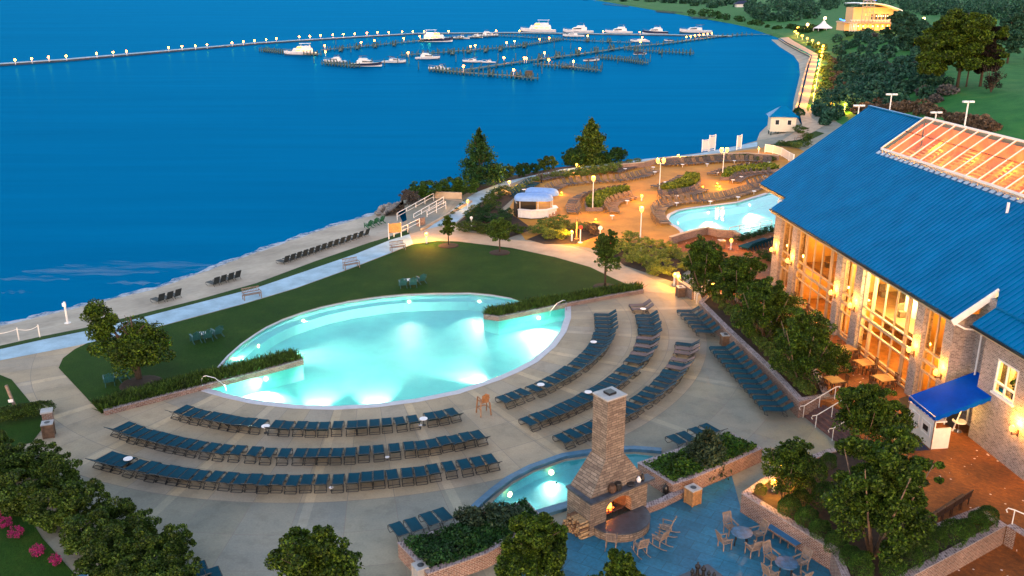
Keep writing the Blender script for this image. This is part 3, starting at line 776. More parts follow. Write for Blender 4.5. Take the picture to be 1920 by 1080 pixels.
# glass roof light
sk = MB()
def rbar(u0, w0, u1_, w1, wd, h, dz): sk.bar(Rf(u0, w0, dz), Rf(u1_, w1, dz), wd, h)
nb = int((US1 - us0) / 1.52); 
for k in range(nb + 1):
    u = us0 + k * 1.52; rbar(u, wl, u, ws, .075, .12, .34)
rbar(us0, wl, US1, wl, .14, .16, .32); rbar(us0, ws, US1, ws, .14, .16, .34)
sky_l = sk.build('roof_light', M['white_paint'], hall)
wm = wl + (ws - wl) * .55
MB().bar(Rf(us0, wm, .36), Rf(US1, wm, .36), .06, .05).build('glazing_bar', M['dark_wood'], sky_l)
MB().add([Rf(us0, wl, .33), Rf(US1, wl, .33), Rf(US1, ws, .33), Rf(us0, ws, .33)], [(0, 1, 2, 3)]).build('pane', M['roof_glass'], sky_l)
k = MB(); u = us0
while u < US1: k.bar(Rf(u, wl - .3, .06), Rf(u, wl + .02, .06), .5, .1); u += .75
k.bar(Rf(us0, wl - .02, .18), Rf(US1, wl - .02, .18), .06, .28)
k.build('flashing', M['steel'], sky_l)
# timber lined attic under the glass, lit by its own lamps
def mat_slat():
    m, nt, b = newmat('slat_ceiling'); v = coord(nt, 'Object')
    c = ramp(nt, noise(nt, v, .8, 3), [(.38, (.62, .42, .30)), (.48, (.66, .30, .07)), (.62, (.55, .20, .03))])
    nt.links.new(c, b.inputs['Base Color']); b.inputs['Roughness'].default_value = .8
    return m
M['slat_ceiling'] = mat_slat()
tr = MB(); DZ = -2.6
tr.add([Rf(us0 - .3, wl - .3, DZ), Rf(48, wl - .3, DZ), Rf(48, ws + .2, DZ), Rf(us0 - .3, ws + .2, DZ)], [(0, 1, 2, 3)])
for w_ in (wl - .05, ws + .05): tr.add([Rf(us0, w_, DZ), Rf(48, w_, DZ), Rf(48, w_, -.13), Rf(us0, w_, -.13)], [(0, 1, 2, 3) if w_ > wl else (3, 2, 1, 0)])
tr.add([Rf(us0 - .1, wl, DZ), Rf(us0 - .1, ws, DZ), Rf(us0 - .1, ws, -.13), Rf(us0 - .1, wl, -.13)], [(0, 1, 2, 3)])
tr.build('attic_lining', M['slat_ceiling'], sky_l)
rf = MB(); u = us0 + .4; k = 0
while u < US1:
    rf.bar(Rf(u, wl, DZ + .5), Rf(u, ws, DZ + .5), .12, .3)
    q = wl + (ws - wl) * (.18 + .55 * ((k * 37) % 10) / 10)
    for j in range(7): rf.bar(Rf(u + .1, q + j * .28, DZ + 1.1), Rf(u + 1.35, q + j * .28, DZ + 1.1), .06, .1)
    if k % 2: rf.bar(Rf(u, q, DZ + .4), Rf(u + 1.3, q + 1.6, DZ + 1.5), .12, .2)
    u += 1.52; k += 1
rf.build('rafter', M['inside_pale'], sky_l)
u = us0 + 1.1; k = 0
while u < US1:
    p = Rf(u, wl + (ws - wl) * (.25 + .5 * (k % 2)), DZ + 1.5); lamp(p, 38, (1, .36, .04), .25, sky_l); u += 2.3; k += 1

# annex wing at the end of the hall
an = thing('brick_annex', 'brick wing with low blue roof and one lit window beside the awning', 'building wing')
ax = at(1815, 818, TZ); uA = (ax - A0).dot(EU); wA = (ax - A0).dot(EW)
def fw_(px, py): return fac(px, py, wA)
zt = fw_(1841, 640)[1]
wu0, wz1 = fw_(1873, 672); wu1, _z = fw_(1913, 690); _u, wz0 = fw_(1865, 735)
mb = MB(); ZA = zt + .95
for a, b, z0, z1 in ((uA, wu0, TZ, ZA), (wu1, 60, TZ, ZA), (wu0, wu1, TZ, wz0), (wu0, wu1, wz1, ZA)): blk(mb, a, b, wA, wA + .35, z0, z1)
blk(mb, uA, uA + .3, wA + .351, wA + 8, TZ, ZA); mb.build('wall', M['pale_brick'], an)
f = MB()
for z in (wz0 + .05, wz0 + (wz1 - wz0) * .32, wz1 - .05): blk(f, wu0, wu1, wA - .03, wA + .1, z - .05, z + .05)
for u in (wu0 + .05, (wu0 + wu1) / 2, wu1 - .05): blk(f, u - .05, u + .05, wA - .02, wA + .09, wz0 + .1, wz1 - .1)
blk(f, wu0 - .1, wu1 + .1, wA - .1, wA, wz0 - .12, wz0 - .003)
f = f.build('window', M['white_paint'], an); MB().add([B(wu0, wA + .05, wz0), B(wu1, wA + .05, wz0), B(wu1, wA + .05, wz1), B(wu0, wA + .05, wz1)], [(0, 1, 2, 3)]).build('pane', M['glass'], f)
blk(MB(), wu0 - 1, wu1 + 1, wA + 2.6, wA + 2.7, TZ, ZA).build('inside_wall', M['inside_wall'], an)
lamp(B((wu0 + wu1) / 2, wA + 1.3, wz1 - .1), 170, (1, .60, .10), .15, an)
pl = MB().cyl(B(wu0 + .6, wA + 1.0, wz0 - .5), .18, .5, 10)
for k in range(60):
    a, h_, q = random.uniform(0, 6.3), random.uniform(.1, 1.0), random.uniform(0, .35)
    c = B(wu0 + .6, wA + 1.0, wz0) + Vector((q * math.cos(a), q * math.sin(a), h_)); pl.box(c, (.16, .05, .1), a)
pl.build('indoor_plant', M['leaf_box'], an)
mb = MB(); s2 = SL
def Ra(u, w_, dz=0): return B(u, w_, ZA + .15 + (w_ - wA + .7) * s2 + dz)
a = [Ra(uA - .45, wA - .7), Ra(60, wA - .7), Ra(60, wA + 9), Ra(uA - .45, wA + 9)]
mb.add(a + [p - Vector((0, 0, .12)) for p in a], [(0, 1, 2, 3), (7, 6, 5, 4), (0, 4, 5, 1), (1, 5, 6, 2), (2, 6, 7, 3), (3, 7, 4, 0)])
u = uA - .4
while u < 58: mb.bar(Ra(u, wA - .7, .03), Ra(u, wA + 9, .03), .045, .07); u += .46
r2 = mb.build('roof', M['roof'], an)
blk(MB(), uA - .45, 60, wA - .85, wA - .71, ZA - .04, ZA + .08).build('gutter', M['black'], r2)
blk(MB(), uA - .4, 60, wA - .7, wA - .004, ZA - .2, ZA - .1).build('soffit', M['frame_warm'], r2)

# wall lanterns on the pilasters
def lantern(p, label, watt=70):
    t = thing('wall_lantern', label, 'wall lantern', p, math.atan2(EU.y, EU.x), 'lit wall lanterns on the brick walls')
    MB().box((0, .05, -.15), (.12, .1, .4)).bar((0, .04, -.2), (0, -.38, -.2), .05, .05).bar((0, -.36, -.2), (0, -.36, -.02), .05, .05).build('bracket', M['dark_wood'], t)
    MB().lathe((0, -.36, -.02), [(.06, 0), (.13, .06), (.16, .22), (.10, .34), (.03, .40)], 12).build('glass_globe', M['bulb'], t)
    lamp((0, -.24, .52), watt * .7, (1, .38, .035), .1, t)
    return t
names = ['first', 'second', 'third', 'fourth', 'fifth']
LN = [(1452, 474), (1481, 494), (1561, 553), (1598, 578), (1711, 663), (1759, 704)]
LL = ['at the pool end corner of the hall', 'beside the narrow door bay by the pool end', 'on the pilaster after the first wide window bay', 'on the pilaster before the pale lit window', 'on the pilaster after the pale lit window', 'just above the blue awning']
for (px, py), l, (a, b) in zip(LN, LL, PIL):
    z = fac(px, py, WF - .3)[1]
    lantern(B((a + b) / 2, WF - .055, z), 'glowing globe lantern ' + l)
u, z = fac(1899, 808, wA - .35); lantern(B(u, wA - .055, z), 'glowing globe lantern on the annex wall below its window', 120)

# blue awning and its white service counter
aw = thing('awning', 'royal blue scalloped awning sloping from the hall recess', 'awning')
pa = at(1705, 742, 3.3); pb = at(1770, 781, 3.3)
du = (pa - A0).dot(EU); dw = (pa - A0).dot(EW); du2 = (pb - A0).dot(EU)
cl = MB(); n = 24; vs = []
for k in range(n + 1):
    u = du + (du2 - du) * k / n; vs += [B(u, dw, 3.3), B(u, 1.19, 4.75)]
for k in range(n + 1):
    u = du + (du2 - du) * k / n; vs += [B(u, dw - .01, 3.08 - .06 * abs(math.sin(math.pi * k / 3)))]
o = 2 * (n + 1)
cl.add(vs, [(2 * k, 2 * k + 2, 2 * k + 3, 2 * k + 1) for k in range(n)] + [(o + k, o + k + 1, 2 * k + 2, 2 * k) for k in range(n)])
for uu in (du2, du):
    vs = []
    for k in range(n + 1):
        q = k / n; vs += [B(uu, dw + (1.19 - dw) * q, 3.3 + 1.45 * q), B(uu, dw + (1.19 - dw) * q, 3.06 + 1.45 * q - .07 * abs(math.sin(math.pi * k / 3)))]
    cl.add(vs, [(2 * k, 2 * k + 1, 2 * k + 3, 2 * k + 2) for k in range(n)])
M['awning'] = plain('awning', (.0, .065, .44), .8, .15, 1, spec=.03)
cl.build('canopy', M['awning'], aw)
f = MB()
for uu in (du + .05, du2 - .05): f.tube([B(uu, dw + .05, TZ), B(uu, dw + .05, 3.2)], .03)
f.tube([B(du, dw, 3.28), B(du2, dw, 3.28)], .025); f.build('frame', M['steel'], aw)
lamp(B((du + du2) / 2, -.6, 3.0), 16, (1, .6, .15), .1, aw)
ct = thing('service_counter', 'white panelled service counter below the blue awning', 'counter')
uc0, uc1 = du - .05, du2 - .1; wc = dw + .1
f = MB(); blk(f, uc0, uc1, wc, wc + .09, TZ, TZ + 1.75); blk(f, uc1 - .09, uc1 - .001, wc + .091, wc + 1.1, TZ + .005, TZ + 1.35); f.build('panel', M['white_paint'], ct)
f = MB(); L = uc1 - uc0
for k in (0, 1): 
    a = uc0 + L * (.1 + .45 * k); b = a + L * .34
    for u0_, u1_, z0, z1 in ((a, b, .62, .68), (a, b, 1.42, 1.48), (a, a + .06, .68, 1.42), (b - .06, b, .68, 1.42)): blk(f, u0_, u1_, wc - .03, wc - .003, TZ + z0, TZ + z1)
f.build('trim', M['white_plastic'], ct)
blk(MB(), uc0 + L * .62, uc0 + L * .80, wc - .02, wc - .004, TZ + .85, TZ + 1.2).build('notice', M['black'], ct)
blk(MB(), uc0, uc1 + .02, wc - .05, wc + .75, TZ + 1.76, TZ + 1.82).build('worktop', M['white_plastic'], ct)
mt = thing('floor_mat', 'dark blue floor mat with a pale stripe before the service counter', 'mat')
M['mat_blue'] = plain('mat_blue', (.012, .02, .06), .9, .2)
blk(MB(), uc0 + .2, uc1 + .1, wc - 1.3, wc - .1, TZ + .004, TZ + .014).build('mat', M['mat_blue'], mt)
blk(MB(), uc0 + .25, uc1 - .1, wc - 1.6, wc - 1.42, TZ + .004, TZ + .012).build('stripe', plain('yellow_stripe', (.5, .42, .12), .8), mt)
tc = bpy.data.curves.new('lettering', 'FONT'); tc.body = 'ALLET'; tc.size = .62; tc.extrude = .004; tc.align_x = 'CENTER'
to = bpy.data.objects.new('lettering', tc); col.objects.link(to)
lm = bpy.data.meshes.new_from_object(to); bpy.data.objects.remove(to); lm.materials.clear(); lm.materials.append(M['grey_teak'])
to = bpy.data.objects.new('lettering', lm); col.objects.link(to); to.parent = mt
to.location = B((uc0 + uc1) / 2 + .3, wc - .75, TZ + .02); to.rotation_euler = (0, 0, math.atan2(EU.y, EU.x))
for k, (uu, ww) in enumerate(((uA - .65, -.1),)):
    t = thing('sign_board', 'black chalkboard easel sign standing under the awning by the annex corner', 'sign', B(uu - .5, ww, TZ), math.atan2(EU.y, EU.x))
    fm_ = Matrix.Rotation(R(-14), 3, 'X')
    MB().box((0, 0, .8), (.85, .04, 1.3), M=fm_).build('board', M['black'], t)
    f = MB()
    for x in (-.45, .45): f.box((x, 0, .75), (.07, .06, 1.5), M=fm_)
    for z in (.15, 1.47): f.bar((-.42, -.02 + z * .0, z), (.42, 0, z), .05, .07)
    f.build('frame', M['white_paint'], t)
sb_ = thing('round_table', 'small round white table beside the annex corner under the awning', 'table', at(1812, 822, TZ) + Vector((-.1, .9, 0)))
MB().cyl((0, 0, .68), .42, .04, 20).build('tabletop', M['white_plastic'], sb_); MB().cyl((0, 0, 0), .04, .68, 8).cyl((0, 0, 0), .25, .03, 12).build('pedestal', M['steel'], sb_)
ml = thing('floor_mat', 'plain dark door mat on the bricks ahead of the blue awning', 'mat')
q = [at(1685, 748, TZ), at(1702, 742, TZ), at(1722, 790, TZ), at(1712, 797, TZ)]
MB().prism([(p.x, p.y) for p in q], TZ + .004, TZ + .015).build('mat', plain('door_mat', (.05, .04, .025), .95), ml)

# ================================================================ brick walls, planters, stairs
def planter(label, top, h, z0=0.0, th=.34, fill=.1, wallmat='brick', group=None):
    t = thing('brick_planter', label, 'planter', group=group)
    line = [Vector((p.x, p.y, 0)) for p in top]
    c = sum(line, Vector()) / len(line)
    a = sum(p.x * q.y - q.x * p.y for p, q in zip(line, line[1:] + line[:1]))
    inn = []
    n = len(line)
    for i, p in enumerate(line):
        d1 = (p - line[i - 1]).normalized(); d2 = (line[(i + 1) % n] - p).normalized(); nn = Vector((-(d1 + d2).y, (d1 + d2).x, 0)).normalized() * (1 if a > 0 else -1)
        k = th / 2 / max(.45, abs(nn.dot(Vector((-d1.y, d1.x, 0))))); inn.append(p + nn * k)
    MB().wall(inn, th, z0 - .1, z0 + h - .06, True).build('wall', M[wallmat], t)
    MB().wall(inn, th + .05, z0 + h - .06, z0 + h, True).build('coping', M['brick_cap'], t)
    MB().sheet([inn], z0 + h - fill).build('soil', M['soil'], t)
    return t, inn
PLA = P2([(746, 1017), (790, 1003), (986, 937), (1022, 975), (912, 1037), (802, 1075)], .9)
plA, inA = planter('brick planter of dark groundcover by the fountain basin, log pile side', PLA, .9)
PLB = P2([(1196, 867), (1280, 838), (1365, 809), (1430, 840), (1372, 866), (1300, 896), (1262, 908)], .95)
plB, inB = planter('brick planter with weeping evergreen between fireplace and stairs', PLB, .95)
lw = thing('brick_wall', 'low curved brick wall joining the fireplace and the weeping evergreen planter', 'wall')
MB().wall(P2([(1208, 962), (1240, 950), (1292, 924)]), .35, 0, .38).build('wall', M['brick'], lw)
MB().wall(P2([(1208, 962), (1240, 950), (1292, 924)]), .4, .38, .44).build('coping', M['brick_cap'], lw)
# big bed beside the bluestone patio
BED = [at(1391, 924, 1.2), at(1432, 896, 1.2), at(1500, 862, 1.2), at(1552, 842, 1.2), at(1600, 832, 1.2), at(1690, 885, 1.2), at(1748, 985, 1.2), at(1836, 950, 1.2), at(1887, 984, 1.2), at(1810, 1026, 1.2), at(1705, 1082, 1.2), at(1600, 1130, 1.2), at(1560, 1030, 1.2)]
bed, inBed = planter('large raised brick bed of boxwoods and trees beside the bluestone patio', BED, 1.2)
PLC = [at(1310, 565, 1.25), at(1365, 620, 1.25), at(1440, 690, 1.25), at(1499, 752, 1.25), at(1556, 742, 1.25), at(1540, 705, 1.25), at(1490, 640, 1.25), at(1420, 580, 1.25), at(1370, 552, 1.25), at(1335, 545, 1.25)]
plC, inC = planter('long brick planter with shrubs and four trees beside the dining terrace', PLC, 1.25, th=.4)
cw = thing('brick_wall', 'brick retaining wall at the lower court by the white handrail', 'wall')
q = [at(1893, 985, 1.1), at(1925, 1003, 1.1), at(1990, 1040, 1.1)]
MB().wall(q, .4, 0, 1.1).build('wall', M['brick'], cw); MB().wall(q, .46, 1.1, 1.17).build('coping', M['brick_cap'], cw)
# stairs from plaza to terrace
st0 = at(1508, 782); st1 = at(1579, 838); sd_ = (st1 - st0).normalized(); sn = Vector((-sd_.y, sd_.x, 0)) * 1
if sn.x < 0: sn = -sn
M['step_brick'] = plain('step_brick', (.13, .065, .06), .85, .3, 2)
stt = thing('brick_staircase', 'wide dark brick staircase from plaza up to the terrace', 'staircase')
f = MB(); ns = 7; rz = TZ / ns
for k in range(ns):
    a = st0 + sn * (.30 * k + .002 * k); b = st1 + sn * (.30 * k); c = b + sn * (.3 * (ns - k) + .4); d = a + sn * (.3 * (ns - k) + .4)
    f.prism([(p.x, p.y) for p in (a, b, c, d)], rz * k, rz * (k + 1) - (.002 if k == ns - 1 else 0))
f.build('steps', M['step_brick'], stt)
cheek = MB().wall([st0 - sd_ * .25 - sn * .1, st0 - sd_ * .25 + sn * 2.6], .42, 0, 1.15); cheek.build('cheek_wall', M['brick'], stt)
def handrail(label, p0, p1, h=.9, posts=2, two=False, loop=True, group=None):
    p0 = Vector(p0); p1 = Vector(p1); t = thing('handrail', label, 'handrail', group=group); up = Vector((0, 0, h)); d = (p1 - p0); d.z = 0; d.normalize()
    e = d * .3
    f = MB(); f.tube([p0 + up - e - Vector((0, 0, .25)), p0 + up - e * 1.25 - Vector((0, 0, .12)), p0 + up - e, p0 + up, p1 + up, p1 + up + e, p1 + up + e - Vector((0, 0, .2))] if loop else [p0 + up, p1 + up], .032, 8)
    if two: f.tube([p0 + up * .5, p1 + up * .5], .024, 6)
    f.build('rail', M['white_paint'], t)
    for k in range(posts):
        q = p0.lerp(p1, k / (posts - 1)); MB().tube([q, q + up], .028, 8).build('post', M['white_paint'], t)
    return t
for k, (q, lb) in enumerate(((.02, 'white handrail on the planter side of the brick staircase'), (.36, 'white handrail in the middle of the brick staircase'), (.80, 'white handrail of the brick staircase half hidden by the tree'))):
    a = st0.lerp(st1, q); handrail(lb, a - sn * .15, a + sn * 2.1 + Vector((0, 0, TZ)), .9, 3, group='staircase handrails')
a = at(1897, 985, TZ); handrail('white handrail end above the lower court wall', a, a + Vector((1.6, -1.2, -.3)), .9, 2)
# low brick edging with ornamental grass that cuts into the pool
def grass_strip(label, front, back, h=.42):
    t = thing('grass_planter', label, 'planter', group='brick edged grass planters at the pool')
    pts = [Vector((p.x, p.y, 0)) for p in front + back[::-1]]
    MB().wall(front, .3, -.07, h - .1).build('wall', M['brick'], t)
    MB().wall(front, .36, h - .1, h - .04).build('coping', M['brick_cap'], t)
    MB().prism([(p.x, p.y) for p in pts], -.06, h - .15).build('soil', M['soil'], t)
    return t, pts
GA = ([at(196, 778), at(300, 751), at(388, 728), at(480, 705), at(568, 681)], [at(190, 762), at(280, 738), at(385, 707), at(470, 686), at(549, 666)])
GB = ([at(908, 596), at(935, 600), at(995, 588), at(1060, 575), at(1130, 562), at(1205, 549)], [at(914, 586), at(940, 583), at(995, 571), at(1060, 561), at(1130, 549), at(1200, 540)])
gA, ptA = grass_strip('brick edged grass strip ending in the pool on the big shade tree side', *GA)
gB, ptB = grass_strip('brick edged grass strip ending in the pool on the hall side', *GB)
# upper deck retaining walls
def rwall(label, pts, h=.55, mat='brick', th=.35):
    t = thing('brick_wall', label, 'wall', group='low brick walls of the upper deck')
    L = fine(P2(pts), 4); MB().wall(L, th, -.05, h - .06).build('wall', M[mat], t); MB().wall(L, th + .06, h - .06, h).build('coping', M['path_warm'], t); return t
rwall('long curved brick wall behind the highest lounger row of the upper deck', [(1162, 318), (1205, 314), (1235, 306), (1300, 302), (1350, 297), (1400, 296), (1460, 301)], .9)
rwall('stepped brick wall between the upper pool and the lower brick yard', [(1256, 458), (1292, 447), (1326, 439), (1345, 444), (1374, 446), (1385, 452)], .9)
rwall('brick wall beside the lit plaza walkway lamp', [(1268, 528), (1275, 545), (1300, 562)], 1.0)
# ================================================================ FURNITURE
def arc_pts(R_, a0, a1, n): return [Vector((CX + R_ * math.cos(a0 + (a1 - a0) * k / n), CY + R_ * math.sin(a0 + (a1 - a0) * k / n), 0)) for k in range(n + 1)]
def make_lounger(sling, label):
    t = thing('sun_lounger', label, 'sun lounger')
    f = MB(); hw = .33; rr = .02
    for s in (-1, 1):
        x = s * hw
        f.tube([(x, .72, .02), (x, .96, .10), (x, .98, .30), (x, .90, .37), (x, .3, .355), (x, -.30, .355)], rr, 5)        # rail curling down at the foot end
        f.tube([(x * .98, -.30, .355), (x * .98, -.92, .79)], rr, 5)
        f.tube([(x, -.10, .35), (x, -.56, .02), (x, -.30, .02)], rr, 5)
        f.tube([(x * .9, -.12, .03), (x * .9, -.62, .55)], .012, 4)
    f.tube([(-hw, .96, .2), (hw, .96, .2)], rr, 5); f.tube([(-hw, -.92, .79), (hw, -.92, .79)], rr, 5); f.tube([(-hw, -.3, .03), (hw, -.3, .03)], rr, 5); f.tube([(-hw, -.56, .02), (hw, -.56, .02)], rr, 5)
    f.tube([(-hw, .72, .02), (hw, .72, .02)], rr, 5)
    f.build('frame', M['dark_frame'], t)
    def cloth(prof, name):
        m = MB(); n = len(prof); vs = []
        for y, z in prof: vs += [(-.30, y, z), (-.1, y, z - .012), (.1, y, z - .012), (.30, y, z)]
        vs += [(a, b, c - .02) for a, b, c in vs]; o = 4 * n; fs = []
        for i in range(n - 1):
            for k in range(3): fs += [(4 * i + k, 4 * i + k + 1, 4 * i + 5 + k, 4 * i + 4 + k)[::-1], (o + 4 * i + k, o + 4 * i + k + 1, o + 4 * i + 5 + k, o + 4 * i + 4 + k)]
            fs += [(4 * i, 4 * i + 4, o + 4 * i + 4, o + 4 * i)[::-1], (4 * i + 3, 4 * i + 7, o + 4 * i + 7, o + 4 * i + 3)]
        fs += [(0, 1, 5 - 4 + 0, 0)] if False else []
        m.add(vs, fs); return m.build(name, sling, t)
    cloth([(.99, .27), (.96, .355), (.9, .39), (.6, .385), (.2, .378), (-.29, .378)], 'seat_sling')
    cloth([(-.30, .385), (-.60, .595), (-.90, .80)], 'back_sling')
    return t
LB = make_lounger(M['blue_sling'], 'blue lounger'); LT = make_lounger(M['tan_sling'], 'tan lounger')
used = {}
def lounger(p, foot_dir, label, group, tan=False):
    src = LT if tan else LB
    rz = math.atan2(foot_dir.y, foot_dir.x) - math.pi / 2 + random.uniform(-.055, .055)
    if tan not in used: used[tan] = 1; src.location = p; src.rotation_euler = (0, 0, rz); src['label'] = label; src['group'] = group; return src
    return dup(src, p, rz, label, group)
def rowx(R_, xs, y_hint):
    # plan angles whose foot end shows at photo columns xs on the arc of radius R_ (rear legs)
    out = []
    rf = R_ - 1.5
    for x in xs:
        lo, hi = R(-155), R(-35)
        for _ in range(50):
            m = (lo + hi) / 2; p = Vector((CX + rf * math.cos(m), CY + rf * math.sin(m), .38)); px = 960 + F * p.x / depth(p)
            if px < x: lo = m
            else: hi = m
        out.append((lo + hi) / 2)
    return out
def rowxy(pts): 
    out = []
    for x, y in pts:
        p = at(x, y, .38); out.append(math.atan2(p.y - CY, p.x - CX))
    return out
Z1 = lambda xs: [150 + x / 4.8 for x in xs]
Z2 = lambda xs: [550 + x / 4.8 for x in xs]
ROWS = [
 (21.4, rowx(21.4, Z1([985, 1065, 1145, 1232, 1315, 1392, 1470, 1556, 1650, 1800, 1893]) + Z2([85, 190, 293, 408, 532, 622, 727, 832, 948, 1060, 1210, 1302, 1402]), 0), 'the front pool arc', 'the shade tree', ()),
 (24.97, rowx(24.97, Z1([465, 542, 615, 690, 765, 845, 930, 1020, 1112, 1225, 1338, 1460, 1600, 1728, 1868]) + Z2([80, 187, 290, 402, 518, 637, 763, 900, 1028, 1132, 1232, 1335, 1430, 1528, 1625]), 0), 'the middle pool arc', 'the shade tree', ()),
 (28.1, rowx(28.1, Z1([318, 390, 465, 575, 675, 760, 850, 940, 1030, 1135, 1255, 1375, 1490, 1598, 1705, 1815]) + Z2([20, 140, 270, 413, 543, 660, 765, 885, 1010, 1122, 1240, 1378, 1510, 1625, 1730]), 0), 'the back pool arc', 'the shade tree', ()),
]
def zz(pts, ox, oy, s): return [(ox + a / s, oy + b / s) for a, b in pts]
c1 = zz([(85, 925), (165, 895), (245, 862), (335, 825), (410, 788), (478, 752), (535, 718), (590, 688), (640, 660), (700, 618), (748, 588), (785, 555), (825, 520), (850, 490), (885, 458), (905, 425), (918, 393), (926, 360), (932, 327), (938, 292), (942, 258), (944, 226), (940, 192)], 920, 550, 4.8)
c2 = zz([(250, 515), (370, 470), (470, 435), (560, 392), (655, 355), (750, 315), (835, 275), (920, 235), (1040, 180), (1105, 145), (1170, 105), (1235, 60), (1300, 15)], 940, 700, 6.4) + zz([(1115, 680), (1150, 650), (1215, 595), (1235, 563), (1245, 530), (1268, 495), (1290, 463), (1303, 428), (1316, 395), (1325, 352), (1326, 322), (1326, 291), (1326, 261), (1326, 231), (1318, 200), (1298, 138), (1280, 105)], 920, 550, 4.8)
c3 = zz([(645, 712), (775, 665), (890, 620), (995, 580), (1095, 535), (1195, 490), (1290, 445), (1385, 398)], 940, 700, 6.4) + zz([(1215, 985), (1262, 930), (1312, 885), (1365, 843), (1425, 797), (1460, 757), (1495, 722), (1530, 690), (1570, 650), (1590, 622), (1615, 585), (1630, 520), (1650, 485), (1668, 450)], 920, 550, 4.8)
ROWS += [(21.4, rowxy(c1), 'the front hall side arc', 'the lifeguard chair', ()), (24.97, rowxy(c2), 'the middle hall side arc', 'the chimney', (17, 19, 21, 28, 29, 30)), (28.1, rowxy(c3), 'the back hall side arc', 'the chimney', (16, 18, 19, 20))]
for R_, angs, desc, end, tans in ROWS:
    angs = sorted(angs)
    for i, a in enumerate(angs):
        d = Vector((math.cos(a), math.sin(a), 0)); p = Vector((CX, CY, 0)) + d * (R_ - .62 + random.uniform(-.06, .06))
        tn = i in tans
        lounger(p, -d, ('tan' if tn else 'blue') + ' lounger, ' + nth(i + 1) + ' from ' + end + ' in ' + desc, 'loungers in arcs around the big pool', tn)
def straight(p0, p1, n, fd, desc, end, group):
    for i in range(n):
        p = p0.lerp(p1, i / max(1, n - 1)); lounger(p - fd * .95, fd, 'blue lounger, ' + nth(i + 1) + ' from ' + end + ' ' + desc, group)
wd_ = Vector((.137, -.99, 0)).normalized(); wl_ = Vector((-.99, -.137, 0))
g = 'loungers against the long planter wall'
straight(at(1270, 590, .38), at(1305, 628, .38), 6, Vector((-.97, .1, 0)).normalized(), 'in the short row by the long planter wall', 'the walkway', g)
straight(at(1331, 660, .38), at(1432, 776, .38), 13, Vector((-.97, .05, 0)).normalized(), 'in the long row by the long planter wall', 'the brick bin', g)
q = Vector((-.5, .86, 0)).normalized()
for i, (x, y) in enumerate([(740, 992), (767, 984), (797, 973), (822, 965)]): lounger(at(x, y, .38) - q * .9, q, 'blue lounger, ' + nth(i + 1) + ' of four along the groundcover planter by the log pile', 'loungers beside the groundcover planter')
for i, (x, y) in enumerate([(1256, 826), (1275, 820), (1297, 812), (1318, 805)]): lounger(at(x, y, .38) - q * .9, q, 'blue lounger, ' + nth(i + 1) + ' of four along the weeping evergreen planter', 'loungers beside the weeping evergreen planter')
for i, (x, y) in enumerate([(372, 1066), (398, 1077)]): lounger(at(x, y, .38) - q * .9, q, ('blue lounger half hidden by the clipped hedge end', 'blue lounger cut off beside the clipped hedge end')[i], 'loungers beside the hedge')
# small round side tables
def make_table(label):
    t = thing('side_table', label, 'side table')
    MB().cyl((0, 0, .47), .27, .03, 18).build('tabletop', M['white_plastic'], t)
    MB().cyl((0, 0, 0), .16, .02, 12).tube([(0, 0, .02), (0, 0, .47)], .025, 6).build('pedestal', M['iron'], t); return t
tb = None
TL = [(240, 860, 'in the back arc near its third lounger'), (498, 799, 'in the front arc after the ninth lounger'), (794, 785, 'in the front arc by the last three loungers'), (1014, 721, 'in the front arc near the lifeguard chair'), (1113, 641, 'in the front arc where it bends to the planter'), (1103, 735, 'half hidden by the chimney cap'), (1206, 579, 'at the walkway end of the middle arc'), (621, 914, 'low among the back arc loungers', .2), (726, 857, 'low among the middle arc loungers', .2), (788, 797, 'low beside the front arc table', .2)]
for x, y, l, *z in TL:
    z = z[0] if z else .48
    p = at(x, y, z); p.z = z - .48
    if tb is None: tb = make_table('round white side table ' + l); tb['group'] = 'white side tables among the loungers'; tb.location = p; continue
    k = dup(tb, p, 0, 'round white side table ' + l, 'white side tables among the loungers')
    if z < .4: k.location.z = 0; k.scale = (.5, .5, z / .48)
